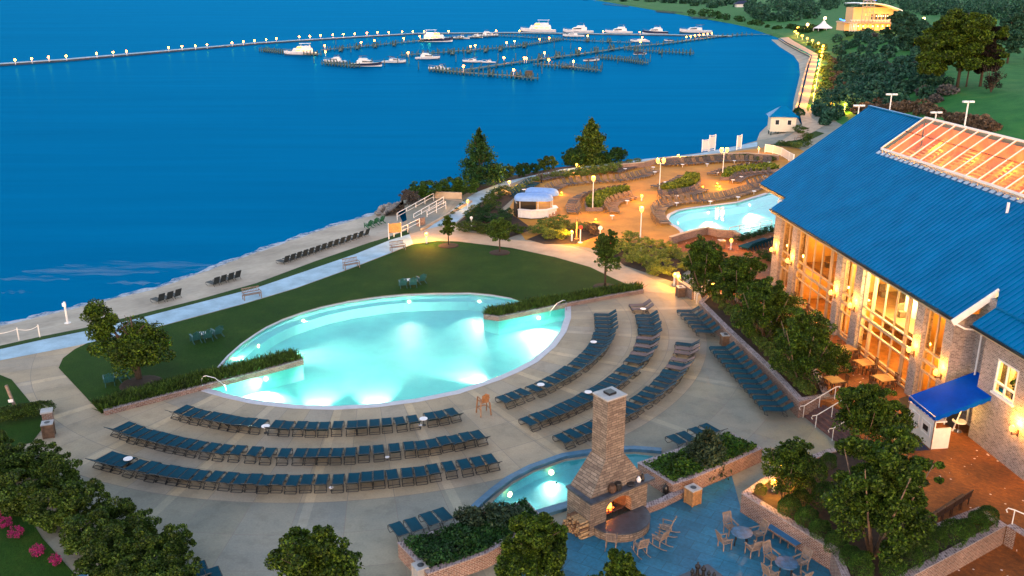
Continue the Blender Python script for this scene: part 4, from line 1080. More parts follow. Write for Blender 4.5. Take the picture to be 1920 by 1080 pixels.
# wooden deck recliners on the upper deck: a slatted body on one frame
def recl(mat, label):
    m = MB()
    for i in range(9): m.box((0, .95 - i * .145, .33), (.62, .115, .03))
    for i in range(5):
        q = (i + .5) / 5; m.box((0, -.33 - .48 * q, .36 + .62 * q), (.62, .02, .11), M=Matrix.Rotation(R(38), 3, 'X'))
    for s in (-.29, .29):
        m.bar((s, 1.02, .29), (s, -.35, .29), .05, .06); m.bar((s, -.30, .3), (s, -.84, 1.0), .05, .05)
        for y in (.85, -.3): m.bar((s, y, 0), (s, y, .29), .06, .06)
        m.bar((s, -.85, 0), (s, -.5, .55), .04, .04)
    return tag(m.build('deck_lounger', mat), label, 'deck lounger')
RC = [recl(M['deck_lounge'], 'x'), recl(M['deck_lounge_dark'], 'x'), recl(M['blue_sling'], 'x')]
rcu = [0, 0, 0]
def deckrow(px, n, side, kind, desc, end, z=0.0):
    L = P2(px, z); seg = [(b - a).length for a, b in zip(L, L[1:])]; T = sum(seg)
    for i in range(n):
        s = T * (i + .5) / n; k = 0
        while k < len(seg) - 1 and s > seg[k]: s -= seg[k]; k += 1
        p = L[k].lerp(L[k + 1], s / seg[k]); 
        t0 = (L[k + 1] - L[k]).normalized(); t1 = t0
        if s > seg[k] * .5 and k < len(seg) - 1: t1 = (L[k + 2] - L[k + 1]).normalized(); w_ = (s / seg[k] - .5)
        elif s < seg[k] * .5 and k > 0: t1 = (L[k] - L[k - 1]).normalized(); w_ = .5 - s / seg[k]
        else: w_ = 0
        t = (t0 * (1 - w_) + t1 * w_).normalized(); d = Vector((-t.y, t.x, 0)) * side
        kd = kind if not isinstance(kind, tuple) else kind[0 if random.random() < .6 else 1]
        rz = math.atan2(d.y, d.x) - math.pi / 2
        lb = ('brown', 'grey brown', 'dark blue')[kd] + ' deck lounger, ' + nth(i + 1) + ' from ' + end + ' ' + desc
        o = RC[kd]
        if not rcu[kd]: rcu[kd] = 1
        else: o = o.copy(); col.objects.link(o)
        o.location = p; o.rotation_euler = (0, 0, rz); o['label'] = lb; o['group'] = 'slatted deck loungers around the upper pool'
# px lines run through the middle of each row; side +1 = foot to the left of travel
deckrow([(1238, 311), (1290, 309), (1350, 304), (1400, 303), (1446, 306)], 27, -1, (1, 0), 'along the curved wall', 'the shore')
deckrow([(1022, 374), (1034, 358), (1056, 348), (1110, 343), (1165, 340), (1205, 333), (1228, 322)], 27, -1, (0, 1), 'in the long arc', 'the bar')
deckrow([(1078, 403), (1074, 390), (1082, 377), (1105, 366), (1138, 359), (1170, 354)], 18, 1, (1, 0), 'shore side of the first island', 'the bar')
deckrow([(1148, 402), (1143, 392), (1150, 383), (1168, 376), (1192, 371)], 11, -1, 0, 'pool side of the first island', 'its low end')
deckrow([(1244, 424), (1235, 414), (1231, 403), (1237, 392), (1256, 384), (1290, 380), (1330, 378), (1362, 373), (1388, 366), (1410, 359), (1440, 348)], 36, -1, (0, 1), 'along the upper pool', 'the free lamp')
deckrow([(1236, 372), (1270, 369), (1302, 364), (1318, 357)], 11, -1, (1, 0), 'pool side of the second island', 'the lamp')
deckrow([(1226, 354), (1252, 349), (1272, 340), (1284, 332)], 8, 1, 1, 'shore side of the second island', 'the lamp')
deckrow([(1376, 344), (1388, 335), (1410, 329), (1450, 326)], 11, -1, 1, 'pool side of the third island', 'the lamp')
deckrow([(1334, 330), (1356, 322), (1385, 315), (1424, 311)], 10, 1, 1, 'shore side of the third island', 'the lamp')
deckrow([(1404, 352), (1425, 345), (1452, 338)], 6, -1, (1, 0), 'in the short second pool row', 'the deck')
deckrow([(966, 372), (978, 362), (990, 352), (1002, 345)], 9, -1, 2, 'in the blue row behind the bar', 'the bar')
deckrow([(1010, 340), (1035, 335), (1062, 332)], 6, -1, 1, 'in the row under the path bushes', 'the bar')
deckrow([(1150, 326), (1168, 320), (1186, 315)], 6, -1, 1, 'in the row by the low wall end', 'the bushes')
deckrow([(1398, 470), (1425, 461), (1445, 454)], 8, 1, 2, 'on the brick yard by the hall corner', 'the yard')
rt = None
for i, (x, y) in enumerate([(982, 355), (1035, 358), (1106, 371), (1148, 404), (1176, 376), (1248, 341), (1269, 367), (1326, 307), (1377, 301), (1402, 305), (1442, 304), (1269, 380), (1332, 377), (1384, 369), (1414, 358), (1390, 331), (1374, 337), (1345, 323), (1433, 330), (1225, 313), (1228, 322), (1172, 316), (1280, 308)]):
    p = at(x, y, .5); p.z = 0; lb = 'small white table among the deck loungers of the upper deck'
    if rt is None: rt = tag(MB().cyl((0, 0, .46), .3, .04, 10).cyl((0, 0, 0), .04, .46, 6).build('side_table', M['white_plastic']), 'small white table among the deck loungers of the upper deck', 'side table', 'white tables among the deck loungers'); rt.location = p
    else: o = rt.copy(); col.objects.link(o); o.location = p

# ------------------------------------------------------------- chairs, benches, dining sets
def chair_arm(mat, label, name='armchair', rocker=False, cushion=None, high=.95, arms=True):
    t = thing(name, label, 'rocking chair' if rocker else 'chair')
    m = MB()
    for i in range(5): m.box((0, -.2 + i * .1, .42), (.5, .085, .025))
    m.build('seat', mat, t)
    b = MB(); lean = .22
    for s in (-.24, .24): b.bar((s, -.24, .40), (s, -.24 - lean, high + .1), .045, .045)
    b.bar((-.24, -.24 - lean, high + .08), (.24, -.24 - lean, high + .08), .05, .09); b.bar((-.24, -.29, .52), (.24, -.29, .52), .04, .05)
    for i in range(6): x = -.19 + i * .076; b.bar((x, -.29, .52), (x, -.24 - lean, high + .06), .045, .018)
    b.build('backrest', mat, t)
    for sx in (-.25, .25):
        for y, hh in ((.24, .62 if arms else .41), (-.23, .41)): MB().bar((sx, y, .06 if rocker else 0), (sx, y, hh), .045, .045).build('leg', mat, t)
        if arms: MB().bar((sx * 1.08, .30, .64), (sx * 1.08, -.34, .66), .08, .028).build('armrest', mat, t)
        if rocker: MB().tube([(sx, .5, .09), (sx, .25, .035), (sx, -.1, .022), (sx, -.45, .06), (sx, -.7, .14)], .025, 6).build('rocker', mat, t)
    if cushion: MB().box((0, 0, .455), (.48, .48, .045)).build('cushion', cushion, t)
    return t
RKC = chair_arm(M['grey_teak'], '', 'rocking_chair', True)
def facing(o, frm, to): o.rotation_euler = (0, 0, math.atan2((to - frm).y, (to - frm).x) - math.pi / 2)
fire = at(1155, 975)
for i, (x, y, l) in enumerate([(1248, 1000, 'at the top of the hearth arc'), (1236, 1022, 'second from the top of the hearth arc'), (1200, 1036, 'turned away, before the middle of the hearth'), (1146, 1024, 'squarely facing the fire'), ]):
    o = RKC if i == 0 else dup(RKC)
    p = at(x, y); o.location = p; facing(o, p, fire); o['label'] = 'weathered wooden rocking chair ' + l; o['group'] = 'rocking chairs around the hearth'
AC = chair_arm(M['grey_teak'], '', 'armchair'); acu = 0
M['blue_cushion'] = plain('blue_cushion', (.02, .13, .30), .8, .15)
M['tile_top'] = plain('tile_top', (.02, .11, .23), .5, .6, 3)
for nm, x, y, lbl in (('a', 1391, 998, 'between the brick bed and the hearth'), ('b', 1475, 1055, 'by the cushioned chairs')):
    c = at(x, y, .72); c.z = 0
    t = thing('round_table', 'round blue mosaic patio table ' + lbl, 'table', c, 0, 'blue mosaic patio tables')
    MB().lathe((0, 0, .68), [(.02, 0), (.54, 0), (.56, .02), (.55, .05), (.02, .05)], 24).build('tabletop', M['tile_top'], t)
    for k in range(4): a = k * math.pi / 2 + .4; MB().bar((.4 * math.cos(a), .4 * math.sin(a), 0), (.36 * math.cos(a), .36 * math.sin(a), .68), .05, .05).build('leg', M['iron'], t)
    for k, sd in enumerate(('log pile', 'brick bed', 'bottom edge', 'fireplace')):
        a = R(-160 + 90 * k + (8 if nm == 'b' else 0)); p = c + Vector((math.cos(a), math.sin(a), 0)) * .98
        o = AC if acu == 0 else dup(AC); acu += 1
        o.location = p; facing(o, p, c); o['label'] = 'teak armchair, ' + sd + ' side of the mosaic table ' + lbl; o['group'] = 'teak armchairs at the mosaic tables'
CC = None; a = at(1448, 1003); b = at(1490, 1030); tdir = (b - a).normalized(); wallp = Vector((tdir.y, -tdir.x, 0))
for k in range(4):
    p = a.lerp(b, k / 3); lb = 'cushioned slat back chair against the brick bed, ' + nth(k + 1) + ' from the fireplace end'
    o = chair_arm(M['grey_teak'], lb, 'side_chair', False, M['blue_cushion'], .95, False) if k == 0 else dup(CC)
    CC = CC or o; o.location = p; fdir = -Vector((-tdir.y, tdir.x, 0)); fdir = fdir if fdir.x < 0 else -fdir; facing(o, p, p + fdir); o['label'] = lb; o['group'] = 'cushioned chairs by the brick bed'
# terrace tables with brown chairs
TT = None; CH = None
def dchair():
    t = thing('dining_chair', '', 'chair'); m = M['dark_wood']
    MB().box((0, 0, .45), (.44, .44, .04)).build('seat', m, t)
    b = MB()
    for i in range(4): b.bar((-.15 + .1 * i, -.21, .47), (-.15 + .1 * i, -.25, .95), .04, .025)
    b.bar((-.22, -.25, .95), (.22, -.25, .95), .04, .07); b.build('backrest', m, t)
    for sx in (-.2, .2):
        for sy in (-.2, .2): MB().bar((sx, sy, 0), (sx, sy, .44), .04, .04).build('leg', m, t)
    return t
M['table_wood'] = plain('table_wood', (.36, .19, .06), .5, .25, 3)
for i, (x, y, l) in enumerate([(1471, 554, 'at the pool end of the terrace'), (1495, 576, 'second from the terrace pool end'), (1530, 606, 'partly behind the terrace trees'), (1589, 652, 'by the pale lit window'), (1621, 679, 'below the third wall lantern'), (1657, 708, 'closest to the blue awning'), (1564, 711, 'beside the staircase planter')]):
    c = at(x, y, TZ + .75); c.z = TZ; rz = math.atan2(EU.y, EU.x) + R(8)
    if TT is None:
        TT = o = thing('dining_table', '', 'table')
        MB().box((0, 0, .73), (1.15, 1.05, .045)).build('tabletop', M['table_wood'], o)
        for sx in (-.48, .48):
            for sy in (-.43, .43): MB().box((sx, sy, .353), (.06, .06, .705)).build('leg', M['dark_wood'], o)
    else: o = dup(TT)
    o.location = c; o.rotation_euler = (0, 0, rz); o['label'] = 'square wooden dining table ' + l; o['group'] = 'dining tables on the brick terrace'
    for k, sd in enumerate(('hall', 'awning', 'planter', 'pool')):
        aa = rz + R((90, 0, -90, 180)[k]); p = c + Vector((math.cos(aa), math.sin(aa), 0)) * .78
        if CH is None: CH = q = dchair()
        else: q = dup(CH)
        q.location = p; facing(q, p, c); q['label'] = 'brown chair, ' + sd + ' side of the dining table ' + l; q['group'] = 'brown chairs at the terrace tables'
# row of slatted bench backs on the terrace edge
bn = None
ba = at(1748, 990, TZ); bb = at(1817, 945, TZ)
for k in range(4):
    p = ba.lerp(bb, (k + .5) / 4)
    lb = 'dark wooden slat bench on the terrace edge, ' + nth(k + 1) + ' from the big tree'
    if bn is None:
        bn = o = thing('garden_bench', lb, 'bench')
        L = (bb - ba).length / 4 - .06; m = MB()
        for i in range(4): m.box((0, .1 + i * .1, .43), (L, .08, .03))
        m.build('seat', M['dark_wood'], o); m = MB()
        for z in (.55, .92): m.bar((-L / 2, -.02 - (z - .4) * .15, z), (L / 2, -.02 - (z - .4) * .15, z), .05, .07)
        for i in range(9): x = -L / 2 + .05 + (L - .1) * i / 8; m.bar((x, -.03, .5), (x, -.1, .92), .07, .03)
        m.build('backrest', M['dark_wood'], o)
        for sx in (-L / 2 + .05, L / 2 - .05):
            for y in (.02, .42): MB().bar((sx, y, 0), (sx, y, .42), .06, .06).build('leg', M['dark_wood'], o)
    else: o = dup(bn)
    o.location = p; d = bb - ba; o.rotation_euler = (0, 0, math.atan2(d.y, d.x)); o['label'] = lb; o['group'] = 'dark benches on the terrace edge'
# promenade benches
pb_ = None
for x, y, ang, l, mm in [(473, 560, 22, 'out on the white promenade beside the beach path', 'a'), (659, 503, 22, 'midway along the white promenade', 'a'), (746, 470, 18, 'warm lit on the promenade beside the bollard lamp', 'a'), (1497, 263, 20, 'by the boathouse path', 'a')]:
    if pb_ is None:
        pb_ = o = thing('park_bench', '', 'bench'); wm_ = M['grey_teak']
        m = MB()
        for i in range(4): m.box((0, -.18 + .13 * i, .43), (1.5, .1, .03))
        m.build('seat', wm_, o); m = MB()
        for z in (.56, .9): m.bar((-.75, -.26 - (z - .43) * .2, z), (.75, -.26 - (z - .43) * .2, z), .04, .07)
        for i in range(11): m.bar((-.68 + i * .136, -.28, .55), (-.68 + i * .136, -.35, .9), .045, .02)
        m.build('backrest', wm_, o)
        for sx in (-.72, .72):
            MB().bar((sx, .26, .63), (sx, -.3, .65), .07, .03).build('armrest', wm_, o)
            for y_, h_ in ((.24, .62), (-.24, .44)): MB().bar((sx, y_, 0), (sx, y_, h_), .06, .06).build('leg', wm_, o)
    else: o = dup(pb_)
    o.location = at(x, y); o.rotation_euler = (0, 0, R(ang + (180 if x < 1400 else 0) + 12)); o.scale = (1.1,) * 3; o['label'] = 'slatted wooden bench ' + l; o['group'] = 'slatted benches along the waterside path'
# Adirondack style chairs
ad = {}
def adir(p, to, mat, lb, group):
    if mat not in ad:
        o = thing('lawn_chair', lb, 'lawn chair'); m = M[mat]; s = MB()
        for i in range(5): s.box((0, .32 - i * .12, .36 - i * .03), (.55, .1, .025))
        s.build('seat', m, o); s = MB()
        for i in range(5): x = -.22 + i * .11; s.bar((x, -.2, .22), (x * 1.15, -.55, 1.0 - abs(i - 2) * .05), .095, .022)
        s.bar((-.28, -.37, .6), (.28, -.37, .6), .03, .08); s.build('backrest', m, o)
        for sx in (-.3, .3):
            MB().bar((sx, .4, .56), (sx, -.45, .58), .14, .025).build('armrest', m, o)
            MB().bar((sx, .34, 0), (sx, .34, .55), .09, .03).build('leg', m, o); MB().bar((sx * .93, .3, .3), (sx * .93, -.6, .02), .03, .11).build('leg', m, o)
        ad[mat] = o
    else: o = dup(ad[mat])
    o.location = p; facing(o, p, to); o.scale = (1.1,) * 3; o['label'] = lb; o['group'] = group; return o
M['teal_paint'] = plain('teal_paint', (.015, .10, .11), .6, .15); M['green_paint'] = plain('green_paint', (.01, .11, .05), .6, .15)
for i, (x, y, tx, ty, l) in enumerate([(368, 641, 330, 600, 'beside the lawn table, shade tree side'), (390, 637, 370, 600, 'in the middle of the trio by the far pool corner'), (408, 630, 370, 605, 'turned aside at the end of the trio by the far pool corner'), (756, 538, 740, 500, 'of the upper lawn trio, beach side'), (775, 537, 765, 500, 'in the middle of the upper lawn trio'), (790, 530, 760, 510, 'of the upper lawn trio, walkway side'), (206, 720, 200, 690, 'under the big shade tree'), (232, 712, 215, 695, 'lying low in the shade tree shadow')]):
    p = at(x, y); adir(p, at(tx, ty), 'teal_paint', 'teal Adirondack chair ' + l, 'teal Adirondack chairs on the lawn')
for i, (x, y) in enumerate([(691, 427), (702, 422), (714, 418)]):
    p = at(x, y, -.9); adir(p, p + Vector((-.7, .7, 0)), 'green_paint', 'green Adirondack chair on the sand, ' + nth(i + 1) + ' from the long dark row', 'green Adirondack chairs on the beach')
for x, y, l in ((380, 624, 'between the lawn chairs by the far pool corner'), (764, 524, 'between the upper lawn chairs')):
    t = thing('side_table', 'square grey slatted table ' + l, 'side table', at(x, y, .5) - Vector((0, 0, .5)), .3)
    m = MB(); [m.box((0, -.25 + .125 * i, .48), (.62, .11, .03)) for i in range(5)]; m.build('tabletop', M['white_plastic'], t)
    for sx in (-.25, .25):
        for sy in (-.2, .2): MB().bar((sx, sy, 0), (sx, sy, .465), .05, .05).build('leg', M['white_plastic'], t)
# beach loungers: upright backs, foot to the water
M['beach_black'] = plain('beach_black', (.012, .022, .028), .7, .2)
bl_ = None
def beachl(x, y, lb, z):
    global bl_
    p = at(x, y, z)
    if bl_ is None:
        bl_ = o = thing('beach_lounger', lb, 'beach lounger')
        MB().box((0, .35, .33), (.62, 1.3, .04)).build('seat', M['beach_black'], o)
        MB().add([(-.31, -.3, .34), (.31, -.3, .34), (.31, -.66, 1.12), (-.31, -.66, 1.12), (-.31, -.34, .33), (.31, -.34, .33), (.31, -.70, 1.11), (-.31, -.70, 1.11)], [(0, 1, 2, 3), (7, 6, 5, 4), (0, 3, 7, 4), (1, 5, 6, 2), (2, 6, 7, 3)]).build('backrest', M['beach_black'], o)
        f = MB()
        for sx in (-.3, .3): f.tube([(sx, .7, .02), (sx, .98, .12), (sx, .98, .3), (sx, .8, .34), (sx, -.3, .34), (sx, -.62, .02)], .022, 5)
        f.build('frame', M['dark_frame'], o)
    else: o = dup(bl_)
    o.location = p; o.rotation_euler = (0, 0, R(52)); o['label'] = lb; o['group'] = 'dark loungers on the beach'
for i in range(14): beachl(533 + i * 11.6, 496 - i * 3.95, 'dark beach lounger, ' + nth(i + 1) + ' of fourteen from the group of four', -.75)
for i, (x, y) in enumerate([(402, 537), (415, 533), (429, 529), (442, 525)]): beachl(x, y, 'dark beach lounger, ' + nth(i + 1) + ' of four from the group of three', -.7)
for i, (x, y) in enumerate([(299, 569), (315, 565), (330, 560)]): beachl(x, y, 'dark beach lounger, ' + nth(i + 1) + ' of three from the white post', -.65)
# lifeguard chair
t = thing('lifeguard_chair', 'tall brown wooden lifeguard chair between the lounger arcs', 'lifeguard chair', at(907, 776), R(20)); m = M['teak']
MB().box((0, 0, 1.0), (.62, .6, .05)).build('seat', m, t)
b = MB(); 
for i in range(5): b.bar((-.22 + i * .11, -.28, 1.05), (-.22 + i * .11, -.42, 1.75 - abs(i - 2) * .05), .1, .03)
b.build('backrest', m, t)
for sx in (-.33, .33):
    MB().bar((sx, .33, 1.3), (sx, -.36, 1.32), .09, .04).build('armrest', m, t)
    for y in (.42, -.42): MB().bar((sx * 1.2, y, 0), (sx, y * .7, 1.3 if y > 0 else 1.0), .07, .07).build('leg', m, t)
    MB().bar((sx * 1.1, .4, .5), (sx * 1.1, -.4, .5), .04, .06).build('brace', m, t)
MB().box((0, .42, .45), (.6, .16, .04)).build('footrest', m, t)
t.rotation_euler = (0, 0, R(25)); t.scale = (.95,) * 3
# pool handrails
def grab(label, px, py, ang):
    t = thing('pool_handrail', label, 'handrail', at(px, py), R(ang))
    for s in (-.25, .25) if False else (0,):
        MB().tube([(0, s, 0), (0, s, .75), (.15, s, .95), (.35, s, .98), (.9, s, .75), (1.5, s, .1), (1.6, s, -.35)], .03, 8).build('rail', M['steel'], t)
grab('curved steel handrail at the pool corner by the shade tree', 380, 729, 15); grab('curved steel handrail at the pool corner by the hall', 1062, 582, 195)
# ================================================================ FIREPLACE
def mat_stone(name, dark, lite, mort, bw, bh):
    m, nt, b = newmat(name); v = coord(nt, 'UV')
    # wobble the courses so the stones look split by hand
    w_ = N(nt, 'ShaderNodeTexNoise', Scale=1.6, Detail=2); nt.links.new(v, w_.inputs['Vector'])
    mv = N(nt, 'ShaderNodeMix'); mv.data_type = 'VECTOR'
    ad_ = N(nt, 'ShaderNodeVectorMath', operation='SCALE'); ad_.inputs['Scale'].default_value = .09; nt.links.new(w_.outputs['Color'], ad_.inputs[0])
    av = N(nt, 'ShaderNodeVectorMath', operation='ADD'); nt.links.new(v, av.inputs[0]); nt.links.new(ad_.outputs[0], av.inputs[1])
    n = N(nt, 'ShaderNodeTexBrick', Scale=1.0, offset=.37, squash=.7, squash_frequency=3); n.inputs['Brick Width'].default_value = bw; n.inputs['Row Height'].default_value = bh
    n.inputs['Mortar Size'].default_value = .014; n.inputs['Mortar Smooth'].default_value = .3; n.inputs['Color1'].default_value = (*dark, 1); n.inputs['Color2'].default_value = (*lite, 1); n.inputs['Mortar'].default_value = (*mort, 1)
    nt.links.new(av.outputs[0], n.inputs['Vector'])
    g = ramp(nt, noise(nt, v, 2.2, 6, .65), [(.25, (.6, .58, .56)), (.75, (1.12, 1.1, 1.05))])
    nt.links.new(mixc(nt, n.outputs['Color'], g, 1, 'MULTIPLY'), b.inputs['Base Color']); b.inputs['Roughness'].default_value = .85
    iv = N(nt, 'ShaderNodeMath', operation='SUBTRACT'); iv.inputs[0].default_value = 1; nt.links.new(n.outputs['Fac'], iv.inputs[1])
    bump(nt, b, iv.outputs[0], .8, .03)
    return m
M['stone'] = mat_stone('stone', (.16, .125, .105), (.29, .24, .20), (.075, .06, .05), .46, .14)
FL = at(1105, 1007); FR = at(1211, 961); fx = (FR - FL).normalized(); fy = Vector((-fx.y, fx.x, 0)); FW = (FR - FL).length
FP = thing('outdoor_fireplace', 'tall tapered stone fireplace with burning fire facing the bluestone patio', 'fireplace')
mid = (FL + FR) / 2
def Q(x, y, z): return mid + fx * x + fy * y + Vector((0, 0, z))
hw = FW / 2; DP = 1.9; ZMn = 2.05; ow = .88; oz0 = .55; oz1 = 1.15
mb = MB()
def qb(mb, x0, x1, y0, y1, z0, z1):
    return mb.add([Q(a, b, c) for c in (z0, z1) for a, b in ((x0, y0), (x1, y0), (x1, y1), (x0, y1))], [(3, 2, 1, 0), (4, 5, 6, 7), (0, 1, 5, 4), (1, 2, 6, 5), (2, 3, 7, 6), (3, 0, 4, 7)])
# front with arched opening
k = 14; arch = [(ow * math.cos(math.pi * (1 - i / k)), oz1 + .55 * math.sin(math.pi * (1 - i / k))) for i in range(k + 1)]
prof = [(-hw, 0), (-hw, ZMn), (hw, ZMn), (hw, 0), (ow, 0), (ow, oz0)] + [(x, z) for x, z in arch[::-1]] + [(-ow, oz0), (-ow, 0)]
fl = [Vector((x, z, 0)) for x, z in prof]
tri = tessellate_polygon([fl])
vs = [Q(x, 0, z) for x, z in prof]; fs = []
for a, b, c in tri:
    n_ = (vs[b] - vs[a]).cross(vs[c] - vs[a]); fs.append((a, b, c) if n_.dot(fy) < 0 else (a, c, b))
mb.add(vs, fs)
# opening reveal, side, back and top faces of the lower block
ol = [(ow, oz0)] + arch[::-1] + [(-ow, oz0)]
n_ = len(ol)
mb.add([Q(x, 0, z) for x, z in ol] + [Q(x, .45, z) for x, z in ol], [(i, i + 1, n_ + i + 1, n_ + i) for i in range(n_ - 1)])
for pts in ([(-hw, 0, 0), (-hw, 0, ZMn), (-hw, DP, ZMn), (-hw, DP, 0)], [(hw, 0, 0), (hw, DP, 0), (hw, DP, ZMn), (hw, 0, ZMn)], [(-hw, DP, 0), (-hw, DP, ZMn), (hw, DP, ZMn), (hw, DP, 0)]):
    mb.add([Q(*p) for p in pts], [(0, 1, 2, 3)])
mb.build('base', M['stone'], FP)
# firebox behind the arch
M['sooty_brick'] = bricks('sooty_brick', (.20, .10, .06), (.12, .06, .04), (.08, .06, .05), .24, .08, .012)
f = MB(); f.add([Q(-ow, .45, oz0), Q(ow, .45, oz0), Q(ow * .7, 1.4, oz0), Q(-ow * .7, 1.4, oz0), Q(-ow, .45, 1.75), Q(ow, .45, 1.75), Q(ow * .7, 1.4, 1.75), Q(-ow * .7, 1.4, 1.75)], [(0, 1, 2, 3), (7, 6, 5, 4), (1, 5, 6, 2), (2, 6, 7, 3), (3, 7, 4, 0)])
f.build('firebox', M['sooty_brick'], FP)
# hood and stack
sw, sdp, zc0, zc1 = .66, .6, 3.85, 7.3; yc = DP / 2 + .12
h0 = [(-hw + .12, .12), (hw - .12, .12), (hw - .12, DP - .05), (-hw + .12, DP - .05)]; h1 = [(-sw, yc - sdp), (sw, yc - sdp), (sw, yc + sdp), (-sw, yc + sdp)]
MB().add([Q(x, y, ZMn + .1) for x, y in h0] + [Q(x, y, zc0) for x, y in h1], [(0, 1, 5, 4), (1, 2, 6, 5), (2, 3, 7, 6), (3, 0, 4, 7), (4, 5, 6, 7)]).build('hood', M['stone'], FP)
stack = qb(MB(), -sw + .03, sw - .03, yc - sdp + .03, yc + sdp - .03, zc0 - .05, zc1 - .08).build('chimney_stack', M['stone'], FP)
M['cap_stone'] = plain('cap_stone', (.36, .37, .38), .6, .25, 1.6)
qb(MB(), -sw - .01, sw + .01, yc - sdp - .01, yc + sdp + .01, zc1 - .08, zc1).build('cap', M['cap_stone'], stack)
fl_ = MB(); qb(fl_, -.24, .24, yc - .24, yc + .24, zc1, zc1 + .13); fl_.build('flue', M['black'], stack)
mn = MB(); qb(mn, -hw - .16, hw + .3, -.24, .35, ZMn + .003, ZMn + .12); qb(mn, -hw - .14, -hw + .3, .351, DP, ZMn + .003, ZMn + .115)
mn.build('mantel', M['hearth'], FP)
# hearth
hr = 1.55; arcp = [(hr * 1.12 * math.cos(R(180 + 180 * i / 26)), hr * 1.05 * math.sin(R(180 + 180 * i / 26))) for i in range(27)]
hb = [Q(x * .985, y * .985, 0) for x, y in arcp]; MB().prism([(p.x, p.y) for p in hb], -.02, .46).build('hearth_base', M['stone'], FP)
hp = [Q(x, y - .0, 0) for x, y in arcp]; MB().prism([(p.x, p.y) for p in hp], .463, .545, True).build('hearth_slab', M['hearth'], FP)
# the fire: logs, embers, flames, screen
lg = MB()
for i in range(5):
    a = random.uniform(-.4, .4); lg.tube([Q(-.5 + .1 * i, .65 + .05 * i, .62 + .07 * (i % 3)), Q(.42 - .06 * i, .75 + .08 * math.sin(i) + a * .3, .64 + .06 * ((i + 1) % 3))], .07, 7)
lg.build('fire_log', M['black'], FP)
em = MB()
for i in range(40): em.ball(Q(random.uniform(-.62, .05), random.uniform(.45, .95), random.uniform(.60, .86)), random.uniform(.025, .06), 6, 4)
em.build('embers', M['ember'], FP)
fm_ = MB()
for i, (x, y, h_, r_) in enumerate([(-.1, .65, .62, .13), (-.28, .7, .38, .10), (-.42, .65, .26, .08), (.04, .75, .3, .08)]):
    fm_.lathe(Q(x, y, .68), [(.01, 0), (r_, h_ * .18), (r_ * .9, h_ * .4), (r_ * .45, h_ * .72), (.01, h_)], 8)
fm_.build('flames', M['flame'], FP, smooth=True)
lamp(Q(-.15, .75, 1.05), 20, (1, .30, .03), .15, FP)
sc = MB(); 
for i in range(9): x = -.75 + 1.5 * i / 8; sc.tube([Q(x, .28 - .25 * math.cos(x * 1.6), .55), Q(x, .28 - .25 * math.cos(x * 1.6), .92)], .01, 4)
sc.tube([Q(-.75 + 1.5 * i / 8, .28 - .25 * math.cos((-.75 + 1.5 * i / 8) * 1.6), .92) for i in range(9)], .016, 4); sc.build('fire_screen', M['iron'], FP)
def pot(x, y, prof, mat, name, label, hk=None):
    t = thing(name, label, 'pot' if 'lantern' not in name else 'lantern', Q(x, y, ZMn + .124)); MB().lathe((0, 0, 0), prof, 12).build('body', mat, t)
    MB().tube([(-.12, 0, prof[-1][1]), (-.1, 0, prof[-1][1] + .1), (.1, 0, prof[-1][1] + .1), (.12, 0, prof[-1][1])], .012, 5).build('handle', M['iron'], t)
M['clay'] = plain('clay', (.09, .045, .025), .7, .3)
pot(-.55, -.02, [(.13, 0), (.22, .12), (.21, .3), (.15, .42), (.16, .46)], M['clay'], 'clay_pot', 'brown clay crock at the fire side of the mantel')
pot(-.12, .0, [(.17, 0), (.2, .15), (.19, .38), (.17, .42)], M['iron'], 'iron_pot', 'dark iron kettle pot beside the clay crock on the mantel')
pot(.75, -.02, [(.2, 0), (.24, .06), (.2, .1)], M['iron'], 'iron_skillet', 'low black iron bowl in the middle of the mantel')
pot(1.32, -.02, [(.1, 0), (.14, .12), (.08, .24), (.06, .3)], M['white_plastic'], 'stoneware_jug', 'pale stoneware jug near the end of the mantel')
pot(1.58, -.02, [(.1, 0), (.12, .1), (.06, .32), (.05, .42)], M['black'], 'wine_jug', 'black jug at the far end of the mantel')
# firewood stack beside it
lp = thing('log_pile', 'stacked split firewood against the side of the fireplace', 'log pile')
M['cut_wood'] = plain('cut_wood', (.38, .26, .14), .8, .35, 8)
r_i = 0
for row in range(8):
    for i in range(11 - row // 2):
        y = .0 + .145 * i + .07 * (row % 2); z = .09 + .125 * row
        MB().tube([Q(-hw - .08, y, z), Q(-hw - .58 + random.uniform(-.07, .07), y + random.uniform(-.03, .03), z + random.uniform(-.01, .02))], random.uniform(.055, .072), 6).build('log', M[random.choice(('cut_wood', 'cut_wood', 'brown_wood'))], lp)
# bins
def bin_(p, label, mat='bin_wood', rz=.4):
    t = thing('litter_bin', label, 'litter bin', p, rz, 'wooden litter bins')
    MB().box((0, 0, .47), (.62, .62, .9)).build('body', M[mat], t)
    f = MB()
    for a, b in ((-1, -1), (1, -1), (1, 1), (-1, 1)): f.box((a * .3, b * .3, .46), (.09, .09, .92))
    f.build('corner_post', M[mat], t)
    MB().box((0, 0, .96), (.7, .7, .07)).build('lid', M['cap_stone'], t); MB().cyl((0, 0, .996), .17, .012, 14).build('opening', M['black'], t)
bin_(at(1298, 943), 'square wooden litter bin with stone lid beside the weeping evergreen planter', rz=R(33))
bin_(at(1359, 648), 'brown litter bin against the long planter wall between lounger rows', 'brown_wood', .1)
bin_(at(1275, 556), 'litter bin by the lit wall at the head of the walkway', 'brown_wood', .2)
bin_(at(93, 818), 'wooden litter bin beside the brick gate pier', 'brown_wood', .35)
bin_(at(790, 1092), 'litter bin with pale lid in front of the groundcover planter', 'cap_stone', .55)
bin_(at(1352, 466, .0), 'litter bin in the brick yard under the stepped wall', 'brown_wood', .2)
